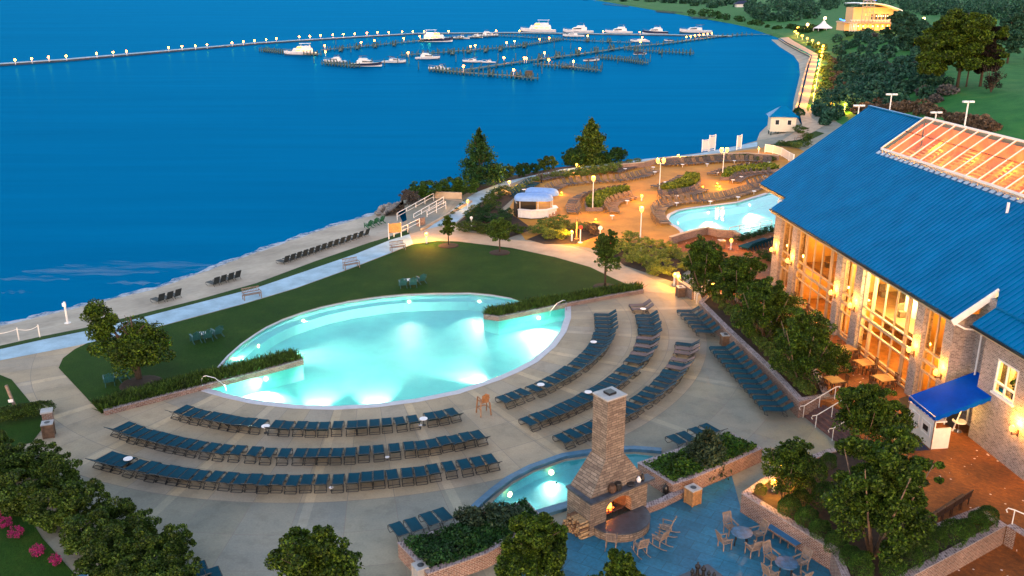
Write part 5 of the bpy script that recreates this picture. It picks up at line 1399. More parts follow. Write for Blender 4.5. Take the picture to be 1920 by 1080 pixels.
t = thing('patio_heater', 'black lantern stand on the ledge at the fireplace end of the weeping evergreen planter', 'lantern', at(1247, 932, 0))
MB().cyl((0, 0, 0), .2, .05, 10).tube([(0, 0, .05), (0, 0, .9)], .03).lathe((0, 0, .3), [(.16, 0), (.18, .3), (.12, .42), (.02, .46)], 10).build('stand', M['black'], t)
# giant chess pieces on a low table
ch = thing('chess_table', 'low dark board under black giant chess pieces at the patio edge', 'table', at(1318, 1095, 0), R(30))
MB().box((0, 0, .3), (1.9, 1.5, .06)).build('tabletop', M['hearth'], ch)
for a in (-.8, .8):
    for b in (-.6, .6): MB().box((a, b, .135), (.08, .08, .27)).build('leg', M['white_plastic'], ch)
for i, (x, y, s, l) in enumerate([(1297, 1085, 1.0, 'pawn beside the board edge'), (1307, 1080, 1.35, 'bishop with pointed top'), (1318, 1083, 1.2, 'rook in the middle of the group'), (1328, 1088, .95, 'pawn behind the rook'), (1338, 1090, .9, 'pawn at the group end')]):
    p = at(x, y, .33); MB().lathe((0, 0, 0), [(.13 * s, 0), (.14 * s, .04), (.07 * s, .12), (.05 * s, .3 * s), (.1 * s, .36 * s), (.1 * s, .44 * s), (.03, .52 * s), (.05, .55 * s), (.01, .6 * s)], 10)
    o = tag(MB().lathe((0, 0, 0), [(.13 * s, 0), (.14 * s, .04), (.07 * s, .12), (.05 * s, .3 * s), (.1 * s, .36 * s), (.1 * s, .44 * s), (.03, .52 * s), (.05, .55 * s), (.01, .6 * s)], 10).build('chess_piece', M['black']), 'black giant chess ' + l, 'chess piece', 'black giant chess pieces'); o.location = p

# ================================================================ LAMPS
ORANGE = (1, .38, .03)
BO = None
def bollard(px, py, label, watt=60, z=0.0, lit=True, tall=.85):
    watt *= 1.0
    p = at(px, py, z)
    t = thing('bollard_lamp', label, 'bollard lamp', p, 0, 'short path bollard lamps')
    MB().cyl((0, 0, 0), .09, tall, 10).build('post', M['white_paint'], t)
    MB().ball((0, 0, tall + .17), .19, 14, 8).build('globe', M['bulb'] if lit else M['white_plastic'], t)
    if lit: lamp((0, 0, tall + .42), watt, ORANGE, .18, t)
    return t
bollard(800, 456, 'lit globe bollard lamp where the promenade meets the lawn', 420)
bollard(877, 392, 'lit globe bollard lamp at the top of the beach ramp', 90)
bollard(955, 355, 'lit globe bollard lamp by the path behind the bar', 220)
bollard(1081, 321, 'lit globe bollard lamp under the waterside trees', 200)
bollard(1271, 303, 'lit globe bollard lamp above the long curved wall', 110)
bollard(1422, 290, 'lit globe bollard lamp by the white beach fence', 130)
bollard(1072, 452, 'lit lamp in the shrubs at the walkway fork', 330)
bollard(1264, 535, 'lit lamp at the foot of the walkway beside the brick wall', 330)
bollard(1370, 468, 'lit lamp on the stepped wall in the brick yard', 90)
bollard(1334, 556, 'lit lamp behind the small stair rail', 220, .4)
bollard(1450, 921, 'lit lamp among the boxwoods in the big brick bed', 150, 1.1, tall=.35)
bollard(1336, 548, 'second lit lamp by the small stair rail', 60, .8)
bollard(884, 424, 'unlit white globe bollard in the shrubs by the bar', 0, lit=False)
bollard(1203, 377, 'lit lamp low on the brick steps of the upper deck', 70, tall=.5)
for i, (x, y, l) in enumerate([(1016, 371, 'by the end of the long lounger arc'), (1053, 361, 'among the loungers of the long arc'), (1117, 411, 'on the planter step below the first grass island'), (1345, 344, 'on the steps by the tall lamp, upper'), (1349, 350, 'on the steps by the tall lamp, lower'), (1318, 350, 'on the steps by the second grass island')]):
    p = at(x, y, .3); o = thing('step_light', 'tiny lit step light ' + l, 'step light', p, 0, 'tiny step lights of the upper deck')
    MB().box((0, 0, 0), (.22, .12, .12)).build('lens', M['bulb_soft'], o); MB().box((0, 0, -.18), (.1, .1, .24)).build('stem', M['iron'], o); lamp((0, -.2, .1), 22, ORANGE, .1, o)
def post_lamp(px, py, topy, label, heads=2, watt=420, z=0.0):
    p = at(px, py, z); h = top_of(p, topy)
    t = thing('lamp_post', label, 'lamp post', p, 0, 'white lamp posts of the upper deck')
    MB().cyl((0, 0, 0), .13, .25, 10).tube([(0, 0, .2), (0, 0, h - .75)], .075, 8, .055).build('post', M['white_paint'], t)
    xs = (-.42, .42) if heads == 2 else (0,)
    if heads == 2: MB().bar((-.45, 0, h - .75), (.45, 0, h - .75), .06, .06).build('crossarm', M['white_paint'], t)
    for x in xs:
        o = MB().lathe((x, 0, h - .72), [(.06, 0), (.22, .22), (.27, .5), (.2, .66), (.03, .72)], 12).build('globe', M['bulb'], t); lamp((x, -.1, h + .25), watt * .8 / len(xs), ORANGE, .2, o)
post_lamp(1111, 396, 330, 'single headed white lamp post on the first grass island', 1, 600)
post_lamp(1236, 358, 297, 'twin headed white lamp post on the second grass island', 2, 700)
post_lamp(1354, 336, 277, 'twin headed white lamp post on the third grass island', 2, 700)
post_lamp(1200, 458, 387, 'single lamp post standing free on the open orange deck', 1, 700)
# parking lot lights (unlit) behind the hall
for x, yb, yt, l in [(1605, 246, 199, 'just past the blue ridge end'), (1664, 236, 178, 'behind the middle of the blue ridge'), (1750, 248, 212, 'low behind the lit roof glass'), (1804, 264, 192, 'tall, behind the lit roof glass')]:
    p = hit(x, yb); h = top_of(p, yt)
    t = thing('parking_light', 'white twin headed parking light, ' + l, 'lamp post', p, 0, 'unlit white parking lights')
    MB().tube([(0, 0, -.5), (0, 0, h)], .13, 8).build('post', M['white_plastic'], t); k = 9 / ppm(p)
    for s in (-1, 1): MB().box((s * k * .62, 0, h + .12), (k, .55, .3)).build('head', M['white_plastic'], t)
# boardwalk lamps
bwl = [(1583, 213, 196), (1524, 199, 176), (1527, 178, 161), (1530, 164, 149), (1532, 151, 138), (1534, 140, 128), (1536, 130, 120), (1538, 121, 112), (1540, 113, 104), (1541, 107, 98), (1542, 101, 92), (1543, 96, 86), (1534, 90, 81), (1523, 84, 76), (1513, 80, 72), (1504, 75, 67), (1495, 71, 63), (1491, 67, 59), (1496, 60, 52)]
for i, (x, yb, yt) in enumerate(bwl):
    p = hit(x, yb); h = top_of(p, yt); s = 2.3 / ppm(p)
    lb = ('lit globe lamp among the bushes above the boathouse path' if i == 0 else 'lit globe lamp along the boardwalk, ' + nth(i) + ' from the boathouse end')
    t = thing('path_lamp', lb, 'path lamp', p, 0, 'lit globe lamps along the boardwalk')
    MB().tube([(0, 0, -.4), (0, 0, h - s)], .07, 6).build('post', M['white_paint'], t); MB().ball((0, 0, h), s, 10, 6).build('globe', M['bulb'], t)
    lamp((-.9, 0, h), 900, ORANGE, .25, t)

# ================================================================ MARINA
def pier(name, label, px, wd, mat='dock', sp=2.2, zt=.9, pr=.21, up_=1.1, group='timber piers of the marina', sides=(-1, 1), cat='pier'):
    t = thing(name, label, cat, group=group); L = P2(px, WZ + zt)
    MB().wall([(p.x, p.y) for p in L], wd, WZ + zt - .22, WZ + zt).build('deck', M[mat], t)
    proto = None; cnt = 0
    T = sum((b - a).length for a, b in zip(L, L[1:])); sp = max(sp, T * len(sides) / 92)
    for a, b in zip(L, L[1:]):
        d = (b - a); Ln = d.length; d.normalize(); nn = Vector((-d.y, d.x, 0)); k = int(Ln / sp)
        for i in range(k + 1):
            for s in sides:
                if cnt >= 96: continue
                p = a.lerp(b, (i + .5) / (k + 1)) + nn * (s * (wd / 2 + pr * 1.05)); p.z = WZ - 1
                if proto is None: proto = MB().tube([(0, 0, 0), (0, 0, 1 + zt + up_)], pr, 6).build('piling', M['pile'], t); o = proto
                else: o = proto.copy(); col.objects.link(o); o.parent = t
                o.location = p; o.scale = (1, 1, random.uniform(.92, 1.18)); cnt += 1
    return t
M['breakwater'] = plain('breakwater', (.02, .055, .095), .8, .3, .2)
bwk = thing('breakwater', 'long low breakwater wall with lamps reaching across the bay', 'breakwater')
L = P2([(-60, 123), (120, 111), (480, 80), (640, 70), (780, 62), (960, 60.5), (1250, 64.5), (1372, 67)], WZ + .9)
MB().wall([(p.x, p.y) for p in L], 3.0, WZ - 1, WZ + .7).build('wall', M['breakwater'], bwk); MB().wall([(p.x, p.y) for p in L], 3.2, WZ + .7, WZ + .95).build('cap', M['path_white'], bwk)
pier('timber_pier', 'short pier head beside the brightly lit yacht', [(489, 93), (540, 98), (601, 101)], 2.2)
pier('timber_pier', 'pier running behind the lit yacht towards the dark hulled yacht', [(604, 93), (700, 84), (795, 75), (938, 66), (1105, 76), (1185, 79)], 2.2)
pier('timber_pier', 'middle pier with lamps between two berths', [(752, 103), (860, 95), (960, 87), (1052, 73)], 2.2)
pier('timber_pier', 'outer pier in front of the two nearer cabin cruisers', [(606, 117), (672, 123)], 2.2)
pier('timber_pier', 'lowest pier head with a black covered box', [(808, 129), (880, 136), (960, 141), (1006, 146)], 2.4)
pier('timber_pier', 'main marina walkway joining the shore at the boardwalk', [(868, 131), (960, 117), (1085, 101), (1180, 87), (1245, 81), (1345, 68), (1400, 64), (1457, 64)], 2.6)
pier('timber_pier', 'finger pier beside the boat lifts', [(1002, 119), (1055, 123), (1125, 131)], 2.0)
pier('timber_pier', 'finger pier ending at the tilted boat lift', [(1118, 106), (1165, 110), (1212, 117)], 2.0)
pier('timber_pier', 'long finger pier with empty berths towards the beach', [(1172, 91), (1230, 95), (1300, 99)], 2.0)
pier('private_pier', 'small private pier on the far shore below the blue roofed house', [(1297, 33), (1362, 36.5)], 2.5, up_=1.6, group='small piers on the far shore')
pier('private_pier', 'small private pier halfway along the far shore', [(1230, 21.5), (1282, 25.5)], 2.5, up_=1.8, group='small piers on the far shore')
pier('private_pier', 'most distant small pier on the far shore', [(1131, 8), (1178, 12)], 3, up_=2.5, group='small piers on the far shore')
for i, (x0, y0, x1, y1, l) in enumerate([(640, 90, 634, 101, 'by the fishing boat'), (672, 86, 664, 97, 'beside the dark hulled cruiser berth'), (705, 83, 699, 94, 'between cruiser berths'), (740, 80, 735, 91, 'before the large yacht'), (850, 96, 842, 107, 'past the flybridge cruiser'), (880, 93, 873, 104, 'at the middle pier'), (912, 91, 906, 103, 'second at the middle pier'), (940, 89, 933, 101, 'third at the middle pier'), (985, 83, 977, 94, 'at the middle pier bend'), (1015, 109, 1006, 99, 'off the walkway bend'), (1048, 105, 1038, 94, 'off the middle of the walkway'), (1085, 101, 1074, 90, 'in the open berths of the walkway'), (1120, 96, 1108, 86, 'second in the open berths'), (1150, 91, 1140, 82, 'third in the open berths'), (1100, 76, 1110, 70, 'behind the speedboat'), (1140, 77.5, 1148, 71, 'by the tuna tower boat'), (920, 138, 929, 130, 'off the lowest pier'), (970, 142, 978, 134, 'second off the lowest pier'), (1195, 92.5, 1188, 100, 'off the empty berths'), (1240, 95.5, 1233, 103, 'second off the empty berths')]):
    x1, y1 = x0 + (x1 - x0) * .38, y0 + (y1 - y0) * .38
    pier('finger_dock', 'short finger dock ' + l, [(x0, y0), (x1, y1)], 1.0, sp=6.5, pr=.2, up_=1.4, group='short finger docks of the marina')
mp = None
mpx = [(589, 118, 'near the stern of the lit yacht'), (698, 124, 'off the dark hulled cruiser bow'), (721, 123, 'between the outer pier and the white cruiser'), (746, 119, 'at the white cruiser bow'), (767, 119, 'beyond the white cruiser'), (785, 130, 'standing alone on the open water'), (810, 111, 'by the flybridge cruiser'), (658, 98, 'behind the sport boat'), (855, 116, 'between two berths of the front docks'), (870, 106, 'at the middle pier front'), (889, 104, 'second at the middle pier front'), (934, 114, 'by the canvas topped pair'), (967, 112, 'third at the middle pier front'), (988, 104, 'by the main walkway bend'), (1039, 90, 'between middle pier and main walkway'), (1054, 97, 'beside the main walkway lamp'), (1070, 92, 'in the open berth'), (1101, 80, 'in the berth behind the walkway'), (1130, 82, 'in the berth by the covered boat'), (1143, 88, 'by the covered boat'), (1129, 129, 'past the lower boat lift'), (1158, 119, 'before the upper boat lift'), (1219, 116, 'past the upper boat lift'), (1241, 107, 'in the berth toward the beach'), (1295, 103, 'at the end of the empty berths'), (1016, 138, 'past the black covered box'), (1040, 131, 'between box and finger pier'), (820, 100, 'by the middle pier end'), (840, 100, 'second by the middle pier end'), (630, 84, 'behind the lit yacht pier'), (700, 76, 'between the pier and the breakwater'), (760, 72, 'between the pier and the breakwater, second')]
for x, y, l in mpx:
    p = at(x, y, WZ); 
    if mp is None: mp = o = tag(MB().tube([(0, 0, -1.5), (0, 0, 3.0)], .19, 6).build('mooring_piling', M['pile']), '', 'piling')
    else: o = mp.copy(); col.objects.link(o)
    o.location = p; o.scale = (1, 1, random.uniform(.85, 1.15)); o['label'] = 'dark mooring piling ' + l; o['group'] = 'free standing mooring pilings'
# boats
M['hull_white'] = plain('hull_white', (.50, .53, .58), .35, .05, 1); M['hull_dark'] = plain('hull_dark', (.012, .02, .06), .3, .1); M['canvas_blue'] = plain('canvas_blue', (.01, .02, .07), .8, .2); M['boat_window'] = plain('boat_window', (.01, .02, .03), .15, .1); M['window_lit'] = glow('window_lit', (1, .36, .04), .5)
M['antifoul'] = plain('antifoul', (.02, .05, .09), .5, .1)
def boat(px, py, lenpx, label, kind='cruiser', dirn=1, dark=False, lit=False, ang=0, lift=0.0):
    p = at(px, py, WZ); k = ppm(p); L = lenpx / k; Bm = L * .29; hb = L * .10
    t = thing('motor_yacht' if L > 13 else 'motor_boat', label, 'boat', p + Vector((0, 0, lift)), R(ang) + (0 if dirn > 0 else math.pi), 'boats moored at the marina')
    st = [(-.5, .82, 0.75, 0), (-.3, .95, .78, 0), (0, 1.0, .86, 0), (.25, .80, .98, .0), (.4, .45, 1.1, .04), (.5, .04, 1.22, .25)]
    def hull(f0, f1, sc=1.0):
        mb = MB(); vs = []
        for x, b, zt, zk in st:
            for f in (f0, f1):
                z = (zk + (zt - zk) * f) * hb * 1.35 - .25 * hb; bw = b * Bm / 2 * (.72 + .28 * f) * sc; vs += [(x * L, -bw, z), (x * L, bw, z)]
        fs = []
        for i in range(len(st) - 1):
            a = 4 * i; b = a + 4; fs += [(a, b, b + 2, a + 2), (b + 1, a + 1, a + 3, b + 3)]
        fs += [(0, 2, 3, 1)]
        return mb.add(vs, fs), vs
    h, vs = hull(.38, 1.0); nS = len(st)
    h.add([vs[4 * i + 2] for i in range(nS)] + [vs[4 * i + 3] for i in range(nS)], [(i, i + 1, nS + i + 1, nS + i) for i in range(nS - 1)])
    h.build('hull', M['hull_dark'] if dark else M['hull_white'], t)
    hull(0, .38, .985)[0].build('hull_bottom', M['antifoul'] if not dark else M['hull_white'], t)
    dz = hb * .9
    def cab(x0, x1, b, z0, z1, rake, mat, name, par=None):
        mb = MB(); vs = [(x0 * L, -b, z0), (x1 * L, -b, z0), (x1 * L, b, z0), (x0 * L, b, z0), (x0 * L + .1 * (z1 - z0), -b * .86, z1), (x1 * L - rake * (z1 - z0), -b * .8, z1), (x1 * L - rake * (z1 - z0), b * .8, z1), (x0 * L + .1 * (z1 - z0), b * .86, z1)]
        return mb.add(vs, [(4, 5, 6, 7), (0, 1, 5, 4), (1, 2, 6, 5), (2, 3, 7, 6), (3, 0, 4, 7)]).build(name, mat, par or t)
    wm = M['window_lit'] if lit else M['boat_window']; Bh = Bm / 2
    if kind == 'yacht':
        c = cab(-.36, .26, Bh * .82, dz - .1, dz + hb * 1.1, .5, M['hull_white'], 'cabin')
        for x0, x1 in ((-.30, -.18), (-.15, -.03), (0, .12)): cab(x0, x1, Bh * .80, dz + hb * .35, dz + hb * .85, .05, wm, 'window', c)
        c2 = cab(-.30, .10, Bh * .7, dz + hb * 1.1, dz + hb * 1.75, .6, M['hull_white'], 'flybridge')
        cab(-.05, .105, Bh * .715, dz + hb * 1.25, dz + hb * 1.6, .6, wm, 'windscreen', c2)
        f = MB()
        for s in (-1, 1):
            for x in (-.28, -.02): f.tube([(x * L, s * Bh * .6, dz + hb * 1.7), (x * L, s * Bh * .6, dz + hb * 2.5)], .06, 5)
        f.box((-.15 * L, 0, dz + hb * 2.5), (.34 * L, Bh * 1.35, .12)); f.build('hardtop', M['hull_white'], t)
    elif kind == 'cruiser':
        c = cab(-.18, .28, Bh * .72, dz - .1, dz + hb * .75, 1.4, M['hull_white'], 'cabin')
        cab(-.02, .20, Bh * .735, dz + hb * .28, dz + hb * .62, 1.2, wm, 'windscreen', c)
        f = MB()
        for s in (-1, 1): f.tube([(-.2 * L, s * Bh * .7, dz), (-.14 * L, s * Bh * .66, dz + hb * 1.6), (.05 * L, s * Bh * .6, dz + hb * .8)], .06, 5)
        f.build('radar_arch', M['hull_white'], t); MB().box((-.13 * L, 0, dz + hb * 1.62), (.26 * L, Bh * 1.3, .12)).build('canopy', M['canvas_blue'], t)
    elif kind == 'flybridge':
        c = cab(-.28, .24, Bh * .78, dz - .1, dz + hb * .95, 1.1, M['hull_white'], 'cabin'); cab(-.1, .2, Bh * .79, dz + hb * .35, dz + hb * .75, 1.0, wm, 'window', c)
        c2 = cab(-.22, .06, Bh * .68, dz + hb * .95, dz + hb * 1.5, .8, M['hull_white'], 'flybridge'); f = MB()
        for s in (-1, 1): f.tube([(-.2 * L, s * Bh * .55, dz + hb * 1.4), (-.16 * L, s * Bh * .5, dz + hb * 2.2)], .06, 5)
        f.build('mast', M['hull_white'], t); MB().box((-.1 * L, 0, dz + hb * 2.2), (.24 * L, Bh * 1.15, .12)).build('bimini', M['canvas_blue'], t)
    else:
        MB().add([(-.45 * L, -Bh * .8, dz), (.2 * L, -Bh * .75, dz), (.2 * L, Bh * .75, dz), (-.45 * L, Bh * .8, dz), (-.3 * L, -Bh * .4, dz + hb * .6), (.1 * L, -Bh * .4, dz + hb * .7), (.1 * L, Bh * .4, dz + hb * .7), (-.3 * L, Bh * .4, dz + hb * .6)], [(4, 5, 6, 7), (0, 1, 5, 4), (1, 2, 6, 5), (2, 3, 7, 6), (3, 0, 4, 7)]).build('cover', M['canvas_blue'] if kind == 'open' else M['hull_white'], t)
    f = MB()
    for s in (-1, 1): f.tube([(x * L, s * b * Bh * .95, (zt * 1.35 - .25) * hb + .7) for x, b, zt, zk in st[2:]], .035, 4)
    f.build('bow_rail', M['steel'], t)
    if lit: lamp((-.2 * L, -Bh * .9, dz + hb * 1.0), 330, (1, .40, .07), .3, t); lamp((-.42 * L, 0, dz + hb * 1.3), 220, (1, .4, .07), .3, t)
    if lift:
        f = MB()
        for sx in (-.25, .25):
            for sy in (-.6, .6): f.tube([(sx * L, sy * Bm, -4), (sx * L, sy * Bm, hb * 1.2)], .2, 6)
            f.bar((sx * L, -.6 * Bm, -.2), (sx * L, .6 * Bm, -.2), .3, .3)
        f.build('boat_lift', M['pile'], t)
for b in [(564, 103, 61, 'brightly lit white trawler yacht on the left end pier'.replace('left end', 'short outermost'), 'yacht', -1, False, True, 6), (628, 117, 42, 'white fishing boat behind the outer pier', 'flybridge', -1), (687, 124, 60, 'dark hulled flybridge cruiser moored at the outer pier', 'flybridge', 1, True, False, -8), (739, 118, 46, 'white cruiser with dark canvas top beside the dark hulled cruiser', 'cruiser', 1, False, False, -10), (802, 111, 46, 'white flybridge cruiser at the end of the middle pier', 'flybridge', 1, False, False, -4), (818, 78, 62, 'large dark hulled yacht with lit lower deck', 'yacht', 1, True, True, -3), (864, 73, 33, 'white sport cruiser next to the large dark hulled yacht', 'cruiser', -1), (891, 71, 28, 'white boat between the sport cruiser and the tall yacht', 'flybridge', -1, False, False, 10), (916, 68, 36, 'tall white flybridge yacht at the end of its row', 'flybridge', 1, False, False, -6), (824, 131, 42, 'small white boat with dark canvas on the lowest pier', 'cruiser', -1, False, False, 4), (886, 117, 38, 'white runabout with dark hood', 'cruiser', -1, False, False, 3), (916, 118, 27, 'short boat with dark cockpit cover beside the runabout', 'cruiser', -1), (1009, 61, 66, 'long white motor yacht with orange lit stern along the breakwater', 'yacht', -1, False, True, 0), (1084, 62, 57, 'white lobster boat along the breakwater', 'flybridge', -1), (1160, 63, 51, 'white tuna tower boat along the breakwater', 'flybridge', -1), (1228, 63, 48, 'dark blue hulled cruiser along the breakwater', 'flybridge', -1, True), (1304, 62, 60, 'long low pontoon ferry at the end of the breakwater', 'cruiser', -1), (1075, 69, 40, 'white speedboat with black hood behind the walkway', 'cruiser', -1), (1200, 79, 36, 'white boat under a shrink wrap cover', 'covered', -1), (1254, 77, 19, 'small covered boat against the main walkway', 'open', -1), (1066, 127, 28, 'white boat with blue cover on the finger pier', 'open', -1), (1109, 122, 31, 'white speedboat raised on the lower boat lift', 'open', 1, False, False, 14, 1.6), (1200, 108, 26, 'dark topped speedboat raised on the upper boat lift', 'open', 1, True, False, 14, 1.6)]: boat(*b)
# dock lamps
dl = [(28, 112), (59, 110), (91, 107), (124, 105), (181, 100), (212, 98), (237, 96), (316, 89), (341, 87), (366, 86), (388, 84), (435, 80), (456, 78), (477, 76), (499, 74), (518, 72), (561, 69), (581, 68), (601, 66), (624, 65), (644, 64), (665, 63), (688, 61.5), (708, 60.5), (729, 60.5), (754, 59.5), (774, 59), (795, 59), (841, 58.5), (930, 57.5), (974, 57.5), (1131, 58.5), (1200, 60)]
lp_ = None
def dlamp(x, y, zb, label, group, hh=1.9):
    global lp_
    p = at(x, y, WZ + zb + hh); p.z = WZ + zb
    if lp_ is None:
        lp_ = o = thing('dock_lamp', label, 'dock lamp', p, 0, group)
        MB().tube([(0, 0, 0), (0, 0, hh - .35)], .1, 6).build('post', M['white_paint'], o); MB().ball((0, 0, hh), .36, 8, 6).build('globe', M['bulb_far'], o)
    else: o = dup(lp_, p, 0, label, group)
    return o
for i, (x, y) in enumerate(dl): dlamp(x, y, .95, 'lit dock lamp on the long breakwater, ' + nth(i + 1) + ' from its open water end', 'lit lamps along the breakwater')
for x, y, l in [(609, 85.5, 'behind the brightly lit yacht'), (677, 79, 'on the pier behind the dark hulled cruiser'), (702, 76, 'second on the pier behind the dark hulled cruiser'), (757, 72, 'third on the pier, before the large yacht'), (787, 68, 'by the large yacht bow'), (610, 97, 'at the stern of the brightly lit yacht'), (765, 99, 'at the end of the middle pier'), (882, 87, 'on the middle pier'), (891, 85, 'second on the middle pier'), (950, 80, 'third on the middle pier'), (965, 77, 'at the bend of the middle pier'), (1012, 73, 'towards the speedboat'), (1030, 71, 'behind the speedboat'), (1102, 67, 'by the empty berths'), (945, 108, 'on the main walkway by the canvas topped pair'), (869, 124, 'on the lowest pier'), (963, 131, 'on the lowest pier by the black box'), (983, 109, 'at the main walkway bend'), (987, 109, 'twin at the main walkway bend'), (1021, 99, 'on the main walkway'), (1029, 112, 'at the root of the finger pier'), (1075, 115, 'by the blue covered boat'), (1087, 91, 'midway on the main walkway'), (1201, 78, 'in front of the shrink wrapped boat'), (1204, 70, 'behind the shrink wrapped boat')] + [(1287 + 8 * k, 69 - k * 1.1, nth(k + 1) + ' of the string towards the shore') for k in range(7)]:
    dlamp(x, y, .95, 'lit dock lamp ' + l, 'lit lamps on the piers')
bx = thing('dock_box', 'black covered box on the lowest pier', 'box', at(992, 143, WZ + .9)); MB().box((0, 0, .9), (2.4, 2, 1.8)).build('body', M['black'], bx); MB().box((0, 0, 1.86), (2.6, 2.2, .12)).build('lid', M['canvas_blue'], bx)
# ================================================================ VEGETATION
def leaf_mesh(name, C, size, mat, up=.35, stretch=1.0, uvec=None):
    # C: (n,3) leaf centres -> one quad per leaf, random tilt
    n = len(C); d = rng.normal(size=(n, 3)); d[:, 2] += up; d /= np.linalg.norm(d, axis=1)[:, None]
    a = rng.normal(size=(n, 3)); a -= d * (a * d).sum(1)[:, None]; a /= np.linalg.norm(a, axis=1)[:, None]; b = np.cross(d, a)
    s = size * rng.uniform(.6, 1.35, n)[:, None]
    a = a * s * stretch; b = b * s * .62
    V = np.empty((n, 4, 3)); V[:, 0] = C - a; V[:, 1] = C - b; V[:, 2] = C + a; V[:, 3] = C + b
    me = bpy.data.meshes.new(name); me.vertices.add(4 * n); me.vertices.foreach_set('co', V.reshape(-1))
    me.loops.add(4 * n); me.loops.foreach_set('vertex_index', np.arange(4 * n, dtype=np.int32))
    me.polygons.add(n); me.polygons.foreach_set('loop_start', np.arange(0, 4 * n, 4, dtype=np.int32)); me.polygons.foreach_set('loop_total', np.full(n, 4, dtype=np.int32))
    at_ = me.attributes.new('rnd', 'FLOAT', 'FACE'); at_.data.foreach_set('value', rng.random(n).astype(np.float32))
    me.materials.append(mat); me.update(); me.validate()
    return me
def obj(me, name, parent=None):
    o = bpy.data.objects.new(name, me); col.objects.link(o)
    if parent is not None: o.parent = parent
    return o
def clumps(n_cl, per, rx, ry, rz, cz, rc, shell=.55, pw=1.0):
    # leaf centres in clumps through an ellipsoid (rx, ry, rz) centred at height cz
    out = []
    for i in range(n_cl):
        v = rng.normal(size=3); v /= np.linalg.norm(v); r_ = rng.uniform(shell, 1.0) ** pw
        c = v * r_ * np.array([rx, ry, rz]) + np.array([0, 0, cz])
        q = rng.normal(size=(per, 3)); q /= np.linalg.norm(q, axis=1)[:, None]; q *= (rng.uniform(.25, 1, per) ** .5)[:, None] * rc * rng.uniform(.7, 1.25)
        q[:, 2] *= .65; out.append(c + q)
    return np.concatenate(out)
def limbs(m, h, r, spread, k=5, base=.35, lean=0.0):
    m.tube([(0, 0, -.3), (lean * .3, 0, h * base), (lean * .7, .05, h * .7), (lean, 0, h * .95)], r, 8, r * .25)
    for i in range(k):
        a = 2 * math.pi * i / k + random.uniform(-.3, .3); z0 = h * (base + (.75 - base) * i / k * .9); q = spread * random.uniform(.5, .9)
        m.tube([(lean * .5, 0, z0), (q * .5 * math.cos(a), q * .5 * math.sin(a), z0 + h * .13), (q * math.cos(a), q * math.sin(a), z0 + h * .26)], r * .45, 5, r * .1)
    return m
def tree(label, p, h, wd, kind='round', mat='leaf_tree', leaf=.16, dens=1.0, group=None, bark='bark', name=None, low=.25):
    t = thing(name or {'cone': 'conifer_tree', 'multi': 'crape_tree'}.get(kind, 'shade_tree'), label, 'tree', p, random.uniform(0, 6), group)
    leaf *= .60; dens *= 3.0
    r = wd / 2; tk = MB(); tr_ = max(.06, h * .022)
    if kind == 'multi':
        for i in range(6):
            a = i * 1.05; tk.tube([(.08 * math.cos(a), .08 * math.sin(a), -.2), (.35 * r * math.cos(a), .35 * r * math.sin(a), h * .35), (.7 * r * math.cos(a), .7 * r * math.sin(a), h * .8)], tr_ * .6, 6, tr_ * .15)
    else: limbs(tk, h * .95, tr_, r * .8, 7)
    tk.build('trunk', M[bark], t, smooth=True)
    if kind == 'cone':
        C = []
        lev = 9
        for i in range(lev):
            q = i / (lev - 1); z = h * (low + (1 - low) * q); rr = r * (1 - q) ** .68 * rng.uniform(.85, 1.1) + .12
            n_c = max(3, int(9 * (1 - q) + 3))
            for k in range(n_c):
                a = rng.uniform(0, 6.28); d = rr * rng.uniform(.35, 1); c = np.array([d * math.cos(a), d * math.sin(a), z - d * .18])
                v = rng.normal(size=(int(70 * dens), 3)); v *= np.array([rr * .22 + .12, rr * .22 + .12, h * .035]); C.append(c + v)
        C = np.concatenate(C)
    else:
        ch = h * (1 - low); L = []
        nb_ = 15                                    # uneven boughs, each its own cloud of leaf clumps
        for b_ in range(nb_):
            a = b_ * 2.4 + rng.uniform(-.4, .4); q = (b_ + .5) / nb_; d = r * rng.uniform(.2, .74) * (1 - .5 * q * q); zz = h * low + ch * (.18 + .66 * q) + rng.uniform(-.06, .06) * ch
            br = r * rng.uniform(.42, .6) * (1.1 - .45 * q)
            c = clumps(9, int(70 * dens), br, br, br * .62, 0, br * .38, .45); c += np.array([d * math.cos(a), d * math.sin(a), zz]); L.append(c)
            c = clumps(5, int(26 * dens), br * 1.0, br * 1.0, br * .7, 0, br * .22, .85); c += np.array([d * math.cos(a), d * math.sin(a), zz]); L.append(c)
        C = np.concatenate(L)
    obj(leaf_mesh('crown', C, leaf, M[mat]), 'crown', t)
    return t
def by_px(px, pyb, pyt, wpx, z=0.0):
    p = at(px, pyb, z); return p, top_of(p, pyt), wpx / ppm(p)
def tree_px(label, px, pyb, pyt, wpx, z=0.0, **k):
    p, h, w_ = by_px(px, pyb, pyt, wpx, z); return tree(label, p, h, w_, **k)
def bush_mesh(r, h, n, leaf, mat, lumps=10, name='foliage'):
    v = rng.normal(size=(n, 3)); v /= np.linalg.norm(v, axis=1)[:, None]; v[:, 2] = np.where(v[:, 2] < -.5, -v[:, 2], v[:, 2])
    k = np.full(n, .70)
    for m_, amp, cut in ((lumps, .26, .80), (lumps * 5, .13, .93)):
        L = rng.normal(size=(m_, 3)); L /= np.linalg.norm(L, axis=1)[:, None]; w_ = rng.uniform(.5, 1.1, m_)
        k += amp * np.max(np.clip((v @ L.T - cut) / (1 - cut), 0, 1) * w_, axis=1)
    k *= rng.uniform(.84, 1.05, n)
    C = v * k[:, None] * np.array([r, r, h * .5]) * 1.06 + np.array([0, 0, h * .5]); C[:, 2] = np.clip(C[:, 2], .03, None)
    return leaf_mesh(name, C, leaf, mat, .1)
BM = {}
